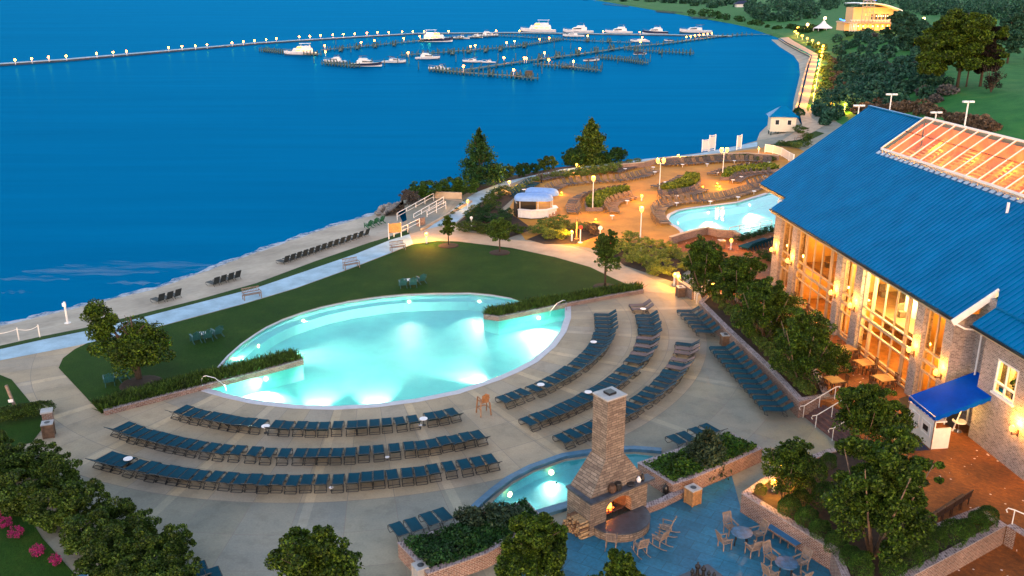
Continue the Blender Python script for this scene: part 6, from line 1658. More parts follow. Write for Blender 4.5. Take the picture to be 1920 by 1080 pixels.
def loose_mesh(n, leaf, mat):
    C = clumps(34, n // 34, .86, .86, .66, .8, .27, .55); C = np.concatenate([C, clumps(14, n // 60, .94, .94, .74, .8, .16, .9)]); C[:, 2] = np.clip(C[:, 2], .03, None)
    return leaf_mesh('foliage', C, leaf, M[mat], .25)
def bush(label, p, r, h, mat='leaf_box', n=1500, leaf=.085, group=None, name='shrub', cat='shrub', lumps=14):
    k = (mat, n, lumps)
    if k not in BM: lf = .05 * (3700 / (n * 1.7)) ** .5; BM[k] = [loose_mesh(int(n * 1.8), .048, mat) if lumps == 26 else bush_mesh(1, 1.6, int(n * 1.7), lf, M[mat], lumps) for _ in range(2)]
    o = obj(random.choice(BM[k]), name); o.location = p; o.rotation_euler = (0, 0, random.uniform(0, 6)); o.scale = (r, r, h / 1.6)
    return tag(o, label, cat, group)
# waterside trees
tree_px('feathery conifer standing alone at the water above the ramp', 899, 348, 249, 70, kind='cone', mat='leaf_dark', leaf=.26, dens=.8, group=None, low=.2)
tree_px('tallest dark conifer of the waterside clump', 1107, 305, 229, 58, kind='cone', mat='leaf_hedge', leaf=.34, dens=1.5, low=.05)
for x, yb, yt, w_, l, mt_ in [(797, 372, 338, 62, 'broad dark shrub at the top of the ramp, water side', 'leaf_box'), (768, 385, 353, 36, 'greyish leafless shrub low beside the ramp', 'leaf_grey'), (846, 366, 331, 40, 'rounded shrub beside the lone conifer', 'leaf_box'), (874, 366, 329, 48, 'largest rounded shrub right under the lone conifer', 'leaf_box'), (952, 335, 306, 30, 'round topped shrub past the lone conifer', 'leaf_hedge'), (979, 331, 303, 30, 'second round topped shrub past the lone conifer', 'leaf_dark'), (1003, 324, 305, 26, 'lower shrub between round topped shrubs', 'leaf_dark'), (1026, 321, 290, 36, 'tall bushy shrub midway along the waterside path', 'leaf_hedge'), (1073, 312, 277, 42, 'broad shrub against the tallest conifer, ramp side', 'leaf_dark'), (1133, 305, 281, 40, 'broad shrub against the tallest conifer, deck side', 'leaf_dark'), (1158, 304, 275, 36, 'last round shrub of the waterside clump', 'leaf_dark')]:
    p, h, q = by_px(x, yb, yt, w_); o = bush('' + l, p, q / 2 * 1.08, h, mt_, 3600, .11, 'shrubs along the waterside path', lumps=26)
# lawn trees with mulch rings
for x, yb, yt, w_, l, kd, mt_ in [(841, 461, 402, 25, 'slim young tree in a mulch ring by the promenade', 'round', 'leaf_lime'), (937, 474, 404, 50, 'light airy tree in a mulch ring at the walkway edge', 'round', 'leaf_hedge'), (1134, 538, 428, 66, 'airy young tree in a mulch ring at the lawn end', 'round', 'leaf_hedge')]:
    tree_px(l, x, yb, yt, w_, kind=kd, mat='leaf_tree' if mt_ == 'leaf_lime' else mt_, leaf=.13, dens=.42, low=.32, name='young_tree', group='young trees on the lawn')
    p = at(x, yb); o = tag(MB().lathe((p.x, p.y, .02), [(1.15, 0), (1.0, .07), (.3, .12), (.02, .12)], 20).build('mulch_ring', M['soil']), 'dark mulch ring under the ' + l.split(' in ')[0] + (' by the promenade' if x == 841 else ' at the walkway edge' if x == 937 else ' at the lawn end'), 'mulch ring', 'mulch rings on the lawn')
# big shade tree: two leaders
p, h, q = by_px(262, 712, 556, 150)
bt_ = thing('shade_tree', 'large windblown shade tree over the lawn at the corner of the plaza', 'tree', p)
limbs(limbs(MB(), h * .8, .2, q * .4, 7), h * .98, .14, q * .25, 4, .3, -2.2).build('trunk', M['bark'], bt_, smooth=True)
C = clumps(60, 260, q * .42, q * .42, h * .26, h * .40, q * .14, .4); C2 = clumps(26, 240, q * .17, q * .17, h * .32, h * .70, q * .10, .3); C2[:, 0] -= 2.1; C2[:, 0] -= .12 * (C2[:, 2] - h * .7)
C3 = clumps(10, 90, q * .15, q * .15, h * .10, h * .60, q * .09, .4); C3[:, 0] += .9
obj(leaf_mesh('crown', np.concatenate([C, C2, C3]), .095, M['leaf_tree']), 'crown', bt_)
q = at(265, 720); tag(MB().lathe((q.x, q.y, .02), [(1.5, 0), (1.3, .08), (.02, .12)], 20).build('mulch_ring', M['soil']), 'dark mulch ring under the large shade tree', 'mulch ring', 'mulch rings on the lawn')
# trees beside the hall
for x, yb, yt, w_, l in [(1318, 552, 443, 112, 'leafy crape tree at the walkway end of the planter'), (1382, 580, 474, 118, 'second leafy crape tree, above the lounger wall'), (1430, 640, 524, 132, 'broad leafy crape tree in the middle of the planter'), (1502, 722, 584, 142, 'leafy crape tree at the staircase end of the planter')]:
    tree_px(l, x, yb, yt, w_, 1.15, kind='multi', mat='leaf_tree', leaf=.12, dens=1.1, low=.12, bark='pale_bark', group='leafy trees in the long planter')
tree_px('leafy tree growing over the staircase handrails', 1622, 832, 730, 152, 1.1, kind='multi', mat='leaf_tree', leaf=.12, dens=1.0, low=.2, bark='pale_bark')
tree_px('widest tree in the brick bed, in front of the terrace', 1637, 1040, 808, 212, 1.1, kind='multi', mat='leaf_tree', leaf=.13, dens=2.0, low=.14, bark='pale_bark')
tree_px('small multi stemmed tree beside the lit lamp in the brick bed', 1472, 935, 826, 108, 1.1, kind='multi', mat='leaf_tree', leaf=.10, dens=.55, low=.3, bark='pale_bark')
tree_px('dark tree hanging over the log pile', 1000, 1110, 955, 150, kind='round', mat='leaf_tree', leaf=.12, dens=1.5, low=.15)
tree_px('tree top poking up in front of the plaza concrete', 600, 1195, 1002, 190, kind='round', mat='leaf_tree', leaf=.13, dens=.9, low=.45)
tree_px('thin tree top in front of the rocking chairs', 1160, 1190, 1028, 100, kind='round', mat='leaf_tree', leaf=.11, dens=.45, low=.4)
# planters: ground cover as stuff, shrubs as individuals
def inside(pt, poly):
    r_ = False; n = len(poly)
    for i in range(n):
        a, b = poly[i], poly[i - 1]
        if (a[1] > pt[1]) != (b[1] > pt[1]) and pt[0] < (b[0] - a[0]) * (pt[1] - a[1]) / (b[1] - a[1]) + a[0]: r_ = not r_
    return r_
def fill_pts(poly, n):
    xs = [p[0] for p in poly]; ys = [p[1] for p in poly]; out = []
    while len(out) < n:
        q = (random.uniform(min(xs), max(xs)), random.uniform(min(ys), max(ys)))
        if inside(q, poly): out.append(q)
    return out
def cover(label, poly, z, n, leaf, mat, hh=.25, name='groundcover', up=.8, stretch=1.0):
    pts = np.array(fill_pts(poly, n)); zz_ = z + hh * (rng.random(n) ** .6) * (.6 + .6 * np.sin(pts[:, 0] * 2.1) * np.sin(pts[:, 1] * 1.7) + .3)
    o = obj(leaf_mesh(name, np.c_[pts, zz_], leaf, M[mat], up, stretch), name); o['kind'] = 'stuff'; o['label'] = label; return o
cover('low dark groundcover filling the brick planter by the log pile', inA, .8, 7000, .09, 'leaf_dark', .35)
cover('low leafy groundcover filling the weeping evergreen planter', inB, .85, 6000, .09, 'leaf_box', .25)
def blades(label, poly, z, n, hgt_, mat, name='ornamental_grass'):
    pts = fill_pts(poly, n); V = []; Fc = []
    V = np.empty((n, 4, 3)); a = rng.uniform(0, 6.28, n); l = rng.normal(0, .22, (n, 2)); h_ = hgt_ * rng.uniform(.55, 1.2, n); P = np.array(pts)
    w_ = .035; dx = np.c_[np.cos(a), np.sin(a)] * w_
    V[:, 0, :2] = P - dx; V[:, 1, :2] = P + dx; V[:, 2, :2] = P + l * 1.0 + dx * .4; V[:, 3, :2] = P + l - dx * .4; V[:, :2, 2] = z; V[:, 2:, 2] = (z + h_)[:, None]
    me = bpy.data.meshes.new(name); me.vertices.add(4 * n); me.vertices.foreach_set('co', V.reshape(-1)); me.loops.add(4 * n); me.loops.foreach_set('vertex_index', np.arange(4 * n, dtype=np.int32)); me.polygons.add(n); me.polygons.foreach_set('loop_start', np.arange(0, 4 * n, 4, dtype=np.int32)); me.polygons.foreach_set('loop_total', np.full(n, 4, dtype=np.int32))
    q = me.attributes.new('rnd', 'FLOAT', 'FACE'); q.data.foreach_set('value', rng.random(n).astype(np.float32)); me.materials.append(M[mat]); me.update(); me.validate()
    o = obj(me, name); o['kind'] = 'stuff'; o['label'] = label; return o
blades('tall dark grass in the brick edged strip on the shade tree side', ptA, .25, 8000, .42, 'leaf_hedge'); blades('tall dark grass in the brick edged strip on the hall side', ptB, .25, 8000, .45, 'leaf_hedge')
blades('uncut grass fringe on the lawn behind the brick strip', P2([(190, 776), (300, 749), (388, 724), (390, 700), (280, 725), (175, 756)]), .02, 4500, .38, 'leaf_hedge', 'lawn_grass')
# weeping evergreen
p = at(1322, 855, .85)
we = thing('weeping_evergreen', 'weeping blue green evergreen spilling over the planter front', 'evergreen', p); MB().tube([(0, 0, -.2), (.2, 0, .8), (.1, 0, 1.5)], .12, 7, .05).build('trunk', M['bark'], we)
C = []
for i in range(110):
    a = random.uniform(0, 6.28); R_ = random.uniform(.4, 1.75); s = np.linspace(0, 1, 60)[:, None]
    end = np.array([R_ * math.cos(a), R_ * math.sin(a) - .25, -.2 - .35 * (R_ > 1.3)]); st_ = np.array([.1, 0, 1.4 + random.uniform(-.4, .25)])
    C.append(st_ + (end - st_) * s + np.array([0, 0, 1]) * (np.sin(s * math.pi) * .45) + rng.normal(0, .09, (60, 3)))
M['leaf_blue'] = leafmat('leaf_blue', (.012, .03, .015), (.03, .06, .032), (.06, .105, .06))
obj(leaf_mesh('crown', np.concatenate(C), .085, M['leaf_blue'], .2, 1.4), 'crown', we)
p = at(905, 975, .85)
we2 = thing('weeping_evergreen', 'low spreading evergreen over the groundcover planter top', 'evergreen', p); MB().tube([(0, 0, -.2), (.1, 0, .5)], .1, 7, .05).build('trunk', M['bark'], we2)
obj(leaf_mesh('crown', clumps(26, 110, 2.2, 1.0, .35, .35, .45, .3), .085, M['leaf_blue'], .3, 1.4), 'crown', we2)
# boxwoods of the big bed and others
bxp = [(1477, 957, 48, 'nearest the small multi stemmed tree'), (1510, 977, 48, 'second along the patio wall'), (1535, 1000, 46, 'third along the patio wall'), (1565, 1025, 50, 'fourth along the patio wall'), (1592, 1050, 46, 'fifth along the patio wall'), (1612, 1066, 52, 'at the wall corner by the patio'), (1670, 1072, 52, 'lowest at the bottom of the bed'), (1705, 1052, 50, 'second up the lower court wall'), (1735, 1036, 46, 'third up the lower court wall'), (1752, 1015, 46, 'fourth up the lower court wall'), (1783, 1008, 58, 'largest, in front of the slat benches'), (1808, 997, 40, 'between the large one and the last pair'), (1830, 986, 46, 'second to last by the handrail wall'), (1848, 975, 44, 'last by the handrail wall'), (1552, 870, 34, 'by the plaza end of the bed'), (1505, 916, 50, 'behind the lit lamp'), (1530, 890, 46, 'between lit lamp and staircase'), (1545, 940, 60, 'in the dark middle of the bed'), (1425, 922, 26, 'alone at the wall corner facing the fireplace'), (1575, 960, 56, 'under the widest tree'), (1500, 940, 40, 'between lamp and wall')]
for x, y, w_, l in bxp:
    p = at(x, y + w_ * .30, 1.1); bush('clipped round boxwood ' + l, p, w_ / 2.3 / ppm(p), w_ / ppm(p) * .95, 'leaf_box', 3400, .075, 'clipped boxwoods in the brick bed', lumps=30)
# shrub row along the long planter
k = 0
for q in range(17):
    s = q / 16; p = at(1322 + 172 * s, 562 + 182 * s, 1.15) + Vector((.75, .25, 0)); k += 1
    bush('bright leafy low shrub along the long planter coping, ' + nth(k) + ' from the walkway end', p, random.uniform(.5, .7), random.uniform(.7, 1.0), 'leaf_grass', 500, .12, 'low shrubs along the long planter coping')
for q in range(7):
    s = q / 6; p = at(1335 + 200 * s, 548 + 160 * s, 1.15) + Vector((1.8, .9, 0)); bush('dark understorey shrub under the planter trees, ' + nth(q + 1) + ' from the walkway end', p, .9, .8, 'leaf_dark', 1500, .1, 'dark shrubs under the planter trees')
# clipped hedge mass at the lower corner
hd = [(20, 880, 100), (75, 870, 95), (45, 935, 110), (115, 905, 90), (112, 965, 105), (165, 950, 95), (175, 1010, 105), (220, 985, 90), (240, 1040, 110), (265, 1010, 85), (300, 1060, 105), (330, 1040, 80), (335, 1095, 100), (205, 1070, 110), (260, 1100, 110), (-15, 900, 100), (0, 845, 60)]
for i, (x, y, w_) in enumerate(hd):
    p = at(x, y + 22, .0); bush('leafy rounded shrub of the corner hedge, ' + nth(i + 1) + ' from the brick gate pier', p, w_ / 2 / ppm(p), 2.1 + .4 * random.random(), 'leaf_hedge', 4200, .085, 'shrubs of the corner hedge', lumps=26)
for i, (x, y, w_, l) in enumerate([(22, 955, 30, 'uppermost beside the hedge'), (10, 990, 30, 'second, at the picture edge'), (32, 1008, 30, 'third below the hedge'), (72, 1042, 30, 'apart, low under the hedge'), (105, 1060, 24, 'lowest beside the blue panel'), (-5, 970, 26, 'half cut off beside the hedge')]):
    p = at(x, y, 0); bush('magenta flowering azalea ' + l, p, w_ / 2 / ppm(p), .7, 'petal', 900, .12, 'magenta azaleas', 'azalea', lumps=26)
# hedge by the gate pier
for i in range(4):
    p = at(8 + 24 * i, 790 - 4 * i, 0); bush('low hedge shrub beside the gate pier, ' + nth(i + 1) + ' from the picture edge', p, .85, 1.0, 'leaf_hedge', 1500, .085, 'low hedge by the gate pier')
t = thing('brick_pier', 'short brick gate pier with pale cap at the hedge end', 'gate pier', at(93, 800), .4); MB().box((0, 0, .55), (.6, .6, 1.1)).build('pier', M['brick'], t); MB().box((0, 0, 1.15), (.72, .72, .1)).build('cap', M['cap_stone'], t)
t = thing('timber_post', 'leaning weathered timber post on the lawn edge by the plaza entrance', 'post', at(32, 772), .2)
MB().bar((0, 0, 0), (-.35, 0, 2.0), .16, .16).build('post', M['grey_teak'], t); MB().box((-.2, -.15, .9), (.3, .06, .2)).build('switch_box', M['white_plastic'], t)
t = thing('blue_canopy', 'blue panel roof corner poking up at the hedge foot', 'canopy', (lambda q: (q.x, q.y, 0))(at(126, 1092, 1.6)))
MB().add([(-1.1, -.6, 1.5), (.9, -.9, 1.5), (.75, .4, 1.7), (.45, .45, 1.7)], [(0, 1, 2, 3)]).build('panel', plain('panel_blue', (.004, .06, .15), .5, .2), t); MB().tube([(.75, .4, 0), (.75, .4, 1.69)], .04).tube([(-1.1, -.6, 0), (-1.1, -.6, 1.49)], .04).build('post', M['steel'], t)
# upper deck beds
def island(px, label, h=.5, mat='leaf_isl', n=2600, gh=.55):
    t = thing('grass_island', label, 'planter', group='grass islands of the upper deck'); L = P2(px)
    MB().wall(L, .3, -.05, h, True).build('wall', M['brick'], t); MB().sheet([L], h - .05).build('soil', M['soil'], t)
    C = np.array([(x, y) for x, y in fill_pts(L, n)]); zz_ = h + gh * rng.random(n); o = obj(leaf_mesh('grasses', np.c_[C, zz_], .16, M[mat], -.2, 1.7), 'grasses', t); o['kind'] = 'stuff'
M['leaf_isl'] = leafmat('leaf_isl', (.05, .09, .008), (.12, .17, .015), (.22, .27, .03))
island([(1100, 396), (1098, 384), (1112, 374), (1140, 365), (1176, 360), (1182, 364), (1150, 374), (1135, 384), (1128, 396)], 'first grass island around the single lamp post')
island([(1236, 361), (1254, 355), (1278, 344), (1286, 334), (1310, 335), (1312, 345), (1302, 353), (1282, 360), (1252, 367)], 'second grass island around a twin lamp post')
island([(1352, 338), (1362, 326), (1400, 320), (1446, 316), (1460, 322), (1430, 326), (1385, 329), (1366, 338)], 'third grass island around a twin lamp post')
def shrubs(lst, base, group, mat='leaf_lime', n=700, leaf=.13, z=0.0):
    for i, (x, y, w_, *mm) in enumerate(lst):
        p = at(x, y, z); r_ = w_ / 2 / ppm(p); bush(base.replace('#', nth(i + 1)), p, r_ * 1.18, r_ * 1.35, mm[0] if mm else mat, n * 2, leaf, group, lumps=26)
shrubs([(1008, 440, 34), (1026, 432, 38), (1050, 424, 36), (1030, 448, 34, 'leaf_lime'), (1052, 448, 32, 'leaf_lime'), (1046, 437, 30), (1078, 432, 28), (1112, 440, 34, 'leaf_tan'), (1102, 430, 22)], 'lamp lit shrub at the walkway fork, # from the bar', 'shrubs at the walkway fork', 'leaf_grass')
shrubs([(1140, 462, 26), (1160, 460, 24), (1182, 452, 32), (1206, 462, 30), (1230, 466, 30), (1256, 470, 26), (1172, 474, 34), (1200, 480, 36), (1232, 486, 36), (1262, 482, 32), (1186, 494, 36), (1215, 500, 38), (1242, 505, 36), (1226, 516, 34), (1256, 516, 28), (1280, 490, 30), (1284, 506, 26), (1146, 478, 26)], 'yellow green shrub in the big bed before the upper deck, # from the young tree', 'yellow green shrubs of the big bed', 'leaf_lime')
shrubs([(870, 434, 30), (888, 436, 34), (905, 438, 30), (925, 440, 34), (950, 440, 34), (972, 438, 30), (890, 418, 34, 'leaf_dark'), (915, 416, 30, 'leaf_dark'), (940, 420, 36, 'leaf_dark'), (905, 402, 34, 'leaf_dark'), (925, 395, 30), (948, 408, 30, 'leaf_dark'), (918, 383, 30), (930, 373, 30), (945, 364, 26), (880, 408, 22), (890, 398, 22)], 'dark green shrub in the bed behind the bar, # from the walkway', 'shrubs in the bed behind the bar', 'leaf_hedge')
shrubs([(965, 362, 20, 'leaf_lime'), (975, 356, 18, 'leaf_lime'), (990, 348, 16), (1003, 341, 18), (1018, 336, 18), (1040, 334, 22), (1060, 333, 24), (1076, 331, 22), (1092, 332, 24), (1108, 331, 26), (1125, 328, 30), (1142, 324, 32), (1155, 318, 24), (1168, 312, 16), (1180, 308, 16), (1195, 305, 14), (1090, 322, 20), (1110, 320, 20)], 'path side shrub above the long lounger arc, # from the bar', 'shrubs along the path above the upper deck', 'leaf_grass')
shrubs([(1285 + 13.5 * i, 303 - (7 if 2 < i < 9 else 4) * (i / 12) + (3 if i > 9 else 0), 16) for i in range(13)], 'clipped shrub on top of the long curved wall, # from the shore end', 'clipped shrubs above the long curved wall', 'leaf_box')
shrubs([(1386 + 11 * i, 452 - 3.2 * i, 20) for i in range(8)], 'dark hedge shrub along the upper pool fence, # from the stepped wall', 'hedge along the upper pool fence', 'leaf_dark')
shrubs([(1430, 482, 22), (1440, 490, 24), (1452, 484, 24)], 'low shrub in the brick yard by the hall corner, # from the loungers', 'shrubs in the brick yard', 'leaf_box')
shrubs([(825, 425, 9), (833, 417, 9), (841, 409, 10), (849, 402, 10), (857, 395, 10), (866, 387, 11), (874, 380, 11)], 'small round shrub between ramp and promenade, # from the low end', 'small shrubs along the ramp', 'leaf_box', 400)
shrubs([(1500, 250, 26), (1512, 262, 22), (1480, 276, 18), (1465, 275, 18), (1492, 279, 22, 'leaf_grass'), (1508, 275, 24)], 'shrub by the boathouse path, # from the water', 'shrubs by the boathouse path', 'leaf_hedge')
bush('dark round shrub beside the boathouse', at(1497, 222), 1.6, 2.4, 'leaf_dark', 1500, .12)

# ================================================================ DECK BAR, BOATHOUSE, RAMP, FENCES
br = thing('deck_bar', 'white octagonal outdoor bar under two blue white canopies', 'bar', at(1005, 405), R(10))
m = MB(); oc = [(2.6 * math.cos(R(a)), 1.7 * math.sin(R(a))) for a in (-158, -112, -62, -20, 20)]
m.wall(oc, .16, 0, 1.1); m.build('counter', M['white_paint'], br); MB().wall(oc, .55, 1.1, 1.17).build('worktop', M['white_plastic'], br); MB().wall(oc, .2, -.0, .12).build('plinth', M['black'], br)
m = MB()
for x, y in ((-2.2, 1.2), (2.2, 1.2), (-2.2, -.6), (2.0, -.6), (0, -1.2)): m.tube([(x, y, 0), (x, y, 2.5)], .04)
m.build('post', M['white_paint'], br); MB().box((-1.2, 1.3, .9), (2.8, .5, 1.8)).build('back_bar', M['black'], br); MB().box((-2.55, .5, .9), (.15, 1.6, 1.8)).build('side_panel', M['black'], br)
M['canopy_stripe'] = plain('canopy_stripe', (.16, .32, .68), .6, .1)
def vault(cx, cy, L, W, rz, z):
    # long fabric canopy with rounded ends: a stadium plan lofted up to a soft crown
    m = MB(); vs = []; k = 10; rings = [(1.0, 0), (1.0, .22), (.93, .45), (.72, .66), (.38, .78), (.05, .82)]
    Mr = Matrix.Rotation(rz, 3, 'Z'); n = 2 * (k + 1)
    for q, zz in rings:
        r_ = W / 2 * q; hl = (L - W) / 2
        for sx in (1, -1):
            for i in range(k + 1): a = -math.pi / 2 + math.pi * i / k; vs.append(Mr @ Vector((sx * (hl + r_ * math.cos(a)), sx * r_ * math.sin(a), zz)) + Vector((cx, cy, z)))
    m.add(vs, [(o * n + i, o * n + (i + 1) % n, (o + 1) * n + (i + 1) % n, (o + 1) * n + i) for o in range(len(rings) - 1) for i in range(n)] + [tuple((len(rings) - 1) * n + i for i in range(n))])
    return m
vault(-.5, -.9, 4.9, 2.2, R(-14), 2.35).build('canopy', M['canopy_stripe'], br, smooth=True); vault(1.0, 1.3, 4.4, 1.9, R(-24), 2.5).build('canopy', M['canopy_stripe'], br, smooth=True)
for i in range(4):
    p = br.matrix_basis @ Vector((2.2 + .35 * i - .6, -1.9 + .62 * i, 0)) if False else at(1027 + 6 * i, 420 - 3.2 * i)
    t = thing('bar_stool', 'tall brown bar stool at the deck bar, ' + nth(i + 1) + ' from the front corner', 'bar stool', p, R(60), 'brown stools at the deck bar')
    MB().box((0, 0, .75), (.42, .42, .05)).build('seat', M['teak'], t); m = MB()
    for s in (-.18, .18): m.bar((s, -.2, .78), (s, -.26, 1.25), .04, .04)
    for z in (.95, 1.1, 1.22): m.bar((-.18, -.24, z), (.18, -.24, z), .03, .06)
    m.build('backrest', M['teak'], t)
    for sx in (-.18, .18):
        for sy in (-.18, .18): MB().bar((sx * 1.1, sy * 1.1, 0), (sx, sy, .74), .045, .045).build('leg', M['teak'], t)
for x, yb, yt, l, mt_, c in [(1081, 448, 408, 'tall plain wooden post in the shrubs at the walkway fork', 'bin_wood', 'post'), (1088, 455, 426, 'short signpost with round orange sign by the lit lamp', 'white_paint', 'sign'), (1125, 444, 427, 'small white post with a round sign by the tan shrub', 'white_paint', 'sign'), (1143, 470, 455, 'slim post with a small round red sign before the young tree', 'white_paint', 'sign'), (1201, 470, 459, 'short red fire point post in the yellow green bed', 'white_paint', 'post'), (1015, 343, 325, 'black waste post by the path shrubs', 'black', 'post'), (127, 606, 566, 'white lifebuoy post on the sand', 'white_paint', 'post')]:
    p = at(x, yb, -.6 if x == 127 else 0); h = top_of(p, yt); t = thing('sign_post' if c == 'sign' else 'marker_post', l, c, p)
    MB().cyl((0, 0, 0), .28, .05, 12).tube([(0, 0, 0), (0, 0, h)], .09 if c == 'post' else .06, 8).build('post', M[mt_], t)
    if c == 'sign': MB().tube([(0, -.06, h), (0, -.12, h)], .26, 14).build('face', M['bulb_soft'] if False else plain('sign_red', (.45, .05, .02), .5) if x != 1125 else M['white_plastic'], t)
    else: MB().box((0, -.1, h * .88), (.3, .12, .3)).build('box', M['white_plastic'] if x == 127 else M['iron'], t)
bo = thing('boathouse', 'small cream hut on posts with blue hipped roof at the beach', 'hut', at(1464, 249, -.6), R(-8))
z0 = .5; hh = 3.0; wx, wy = 5.0, 4.0
MB().box((0, 0, z0 + hh / 2), (wx, wy, hh)).build('wall', plain('cream_wall', (.62, .56, .44), .7, .06), bo)
MB().add([(-wx / 2 - .5, -wy / 2 - .5, z0 + hh), (wx / 2 + .5, -wy / 2 - .5, z0 + hh), (wx / 2 + .5, wy / 2 + .5, z0 + hh), (-wx / 2 - .5, wy / 2 + .5, z0 + hh), (-.6, 0, z0 + hh + 1.9), (.6, 0, z0 + hh + 1.9)], [(0, 1, 5, 4), (1, 2, 5), (2, 3, 4, 5), (3, 0, 4), (3, 2, 1, 0)]).build('roof', M['roof'], bo)
for x in (-1.2, 1.2):
    o = MB().box((x, -wy / 2 - .03, z0 + 1.9), (.9, .05, 1.1)).build('window', M['white_paint'], bo); MB().box((x, -wy / 2 - .06, z0 + 1.9), (.72, .02, .92)).build('pane', M['boat_window'], o)
m = MB()
for x in (-2.2, -.8, .8, 2.2):
    for y in (-1.7, 1.7): m.tube([(x, y, -1.0), (x, y, z0)], .14, 6)
m.build('stilt', M['pile'], bo)
# ramp down to the beach
rp = thing('beach_ramp', 'concrete ramp with low walls going down to the beach', 'ramp')
def poly3(pts, name, mat, root, th=.0):
    return MB().add([at(x, y, z) for x, y, z in pts], [tuple(range(len(pts)))]).build(name, mat, root)
poly3([(880, 378, .02), (752, 437, -.75), (742, 424, -.75), (836, 372, .02)][::-1], 'slope', M['path_warm'], rp)
MB().wall([at(866, 373), at(815, 371)], .25, -.5, .9).build('end_wall', M['path_warm'], rp)
a = at(884, 379); b = at(790, 432); MB().wall([a, b], .25, -.8, .25).build('side_wall', M['path_warm'], rp)
wl3 = thing('brick_wall', 'short brick wall at the promenade end of the beach ramp', 'wall'); MB().wall([at(783, 424), at(795, 420)], .4, 0, .9).build('wall', M['brick'], wl3)
def rail_px(label, pts, h=1.0, two=True, group='white rails of the beach ramp', np_=None):
    t = thing('handrail', label, 'handrail', group=group); L = [at(x, y, z) for x, y, z in pts]; up_ = Vector((0, 0, h)); m = MB(); m.tube([p + up_ for p in L], .05, 6)
    if two: m.tube([p + up_ * .55 for p in L], .04, 6)
    m.build('rail', M['white_paint'], t); T = sum((b - a).length for a, b in zip(L, L[1:])); n = np_ or max(2, int(T / 1.9))
    for i in range(n + 1):
        s = T * i / n; k = 0
        while k < len(L) - 2 and s > (L[k + 1] - L[k]).length: s -= (L[k + 1] - L[k]).length; k += 1
        d = L[k + 1] - L[k]; p = L[k] + d * min(1, s / max(d.length, .01)); MB().tube([p, p + up_], .05, 6).build('post', M['white_paint'], t)
    return t
rail_px('outer white two bar rail of the beach ramp', [(745, 414, -.75), (813, 376, 0)])
rail_px('middle white rail of the beach ramp', [(776, 416, -.5), (832, 383, 0)])
rail_px('inner short white rail of the beach ramp', [(801, 411, -.3), (836, 392, 0)])
rail_px('white rail along the beach end of the ramp', [(739, 447, -.3), (757, 440, -.2), (787, 425, 0)])
t = thing('notice_board', 'blank pale board on two white posts at the foot of the ramp', 'sign', at(741, 449, -.2), R(25))
for s in (-.75, .75): MB().tube([(s, 0, 0), (s, 0, 2.0)], .06, 6).build('post', M['white_paint'], t)
MB().box((0, -.08, 1.4), (1.5, .06, 1.1)).build('board', M['bin_wood'], t)
# rope fence by the sand
rf_ = thing('rope_fence', 'white rope fence with thin posts at the beach edge', 'fence'); L = [at(-30, 646, -.2), at(36, 638, -.2), at(75, 632, -.2)]
for p in L: MB().tube([p, p + Vector((0, 0, 1.1))], .05, 6).build('post', M['white_paint'], rf_)
m = MB()
for a, b in zip(L, L[1:]): m.tube([a.lerp(b, i / 8) + Vector((0, 0, 1.0 - .9 * (i / 8) * (1 - i / 8))) for i in range(9)], .025, 5)
m.build('rope', M['white_paint'], rf_)
# white fence and gate posts at the end of the waterside path
def fence_px(label, pts, h, name='white_fence', solid=True):
    t = thing(name, label, 'fence', group='white fences at the end of the deck'); L = [at(x, y, 0) for x, y in pts]
    for p in L: MB().box(p + Vector((0, 0, h / 2)), (.16, .16, h)).build('post', M['white_paint'], t)
    m = MB()
    for a, b in zip(L, L[1:]): m.bar(a + Vector((0, 0, h * .95)), b + Vector((0, 0, h * .95)), .08, .1); m.bar(a + Vector((0, 0, .2)), b + Vector((0, 0, .2)), .08, .1)
    m.build('rail', M['white_paint'], t)
    if solid:
        m = MB()
        for a, b in zip(L, L[1:]): m.bar(a + Vector((0, 0, h * .52)), b + Vector((0, 0, h * .52)), .04, h * .74)
        m.build('panel', plain('fence_panel', (.55, .53, .52), .6, .05), t)
fence_px('solid white fence running to the blue roof at the deck end', [(1434, 286), (1449, 288), (1465, 293), (1479, 302), (1487, 306)], 1.5)
fence_px('pair of tall white screen panels standing against the water, shorter one', [(1316, 285), (1328, 284)], 2.2); fence_px('taller white screen panel standing against the water', [(1329, 284), (1340, 282)], 2.9)
fence_px('narrow white gate frame beyond the twin lamp', [(1381, 281), (1389, 279)], 2.6)
rail_px('thin clear rail fence along the far side of the upper pool', [(1367, 444, 0), (1385, 440, 0), (1406, 437, 0), (1430, 432, 0), (1446, 430, 0)], 1.1, True, 'pool fences', 4)
rail_px('white stair rail at the head of the walkway', [(1302, 562, .2), (1322, 553, .6), (1342, 544, 1.1)], .95, False, 'stair rails by the lit lamps', 2)
rail_px('second white stair rail closer to the planter corner', [(1306, 570, .2), (1326, 561, .7)], .95, False, 'stair rails by the lit lamps', 2)
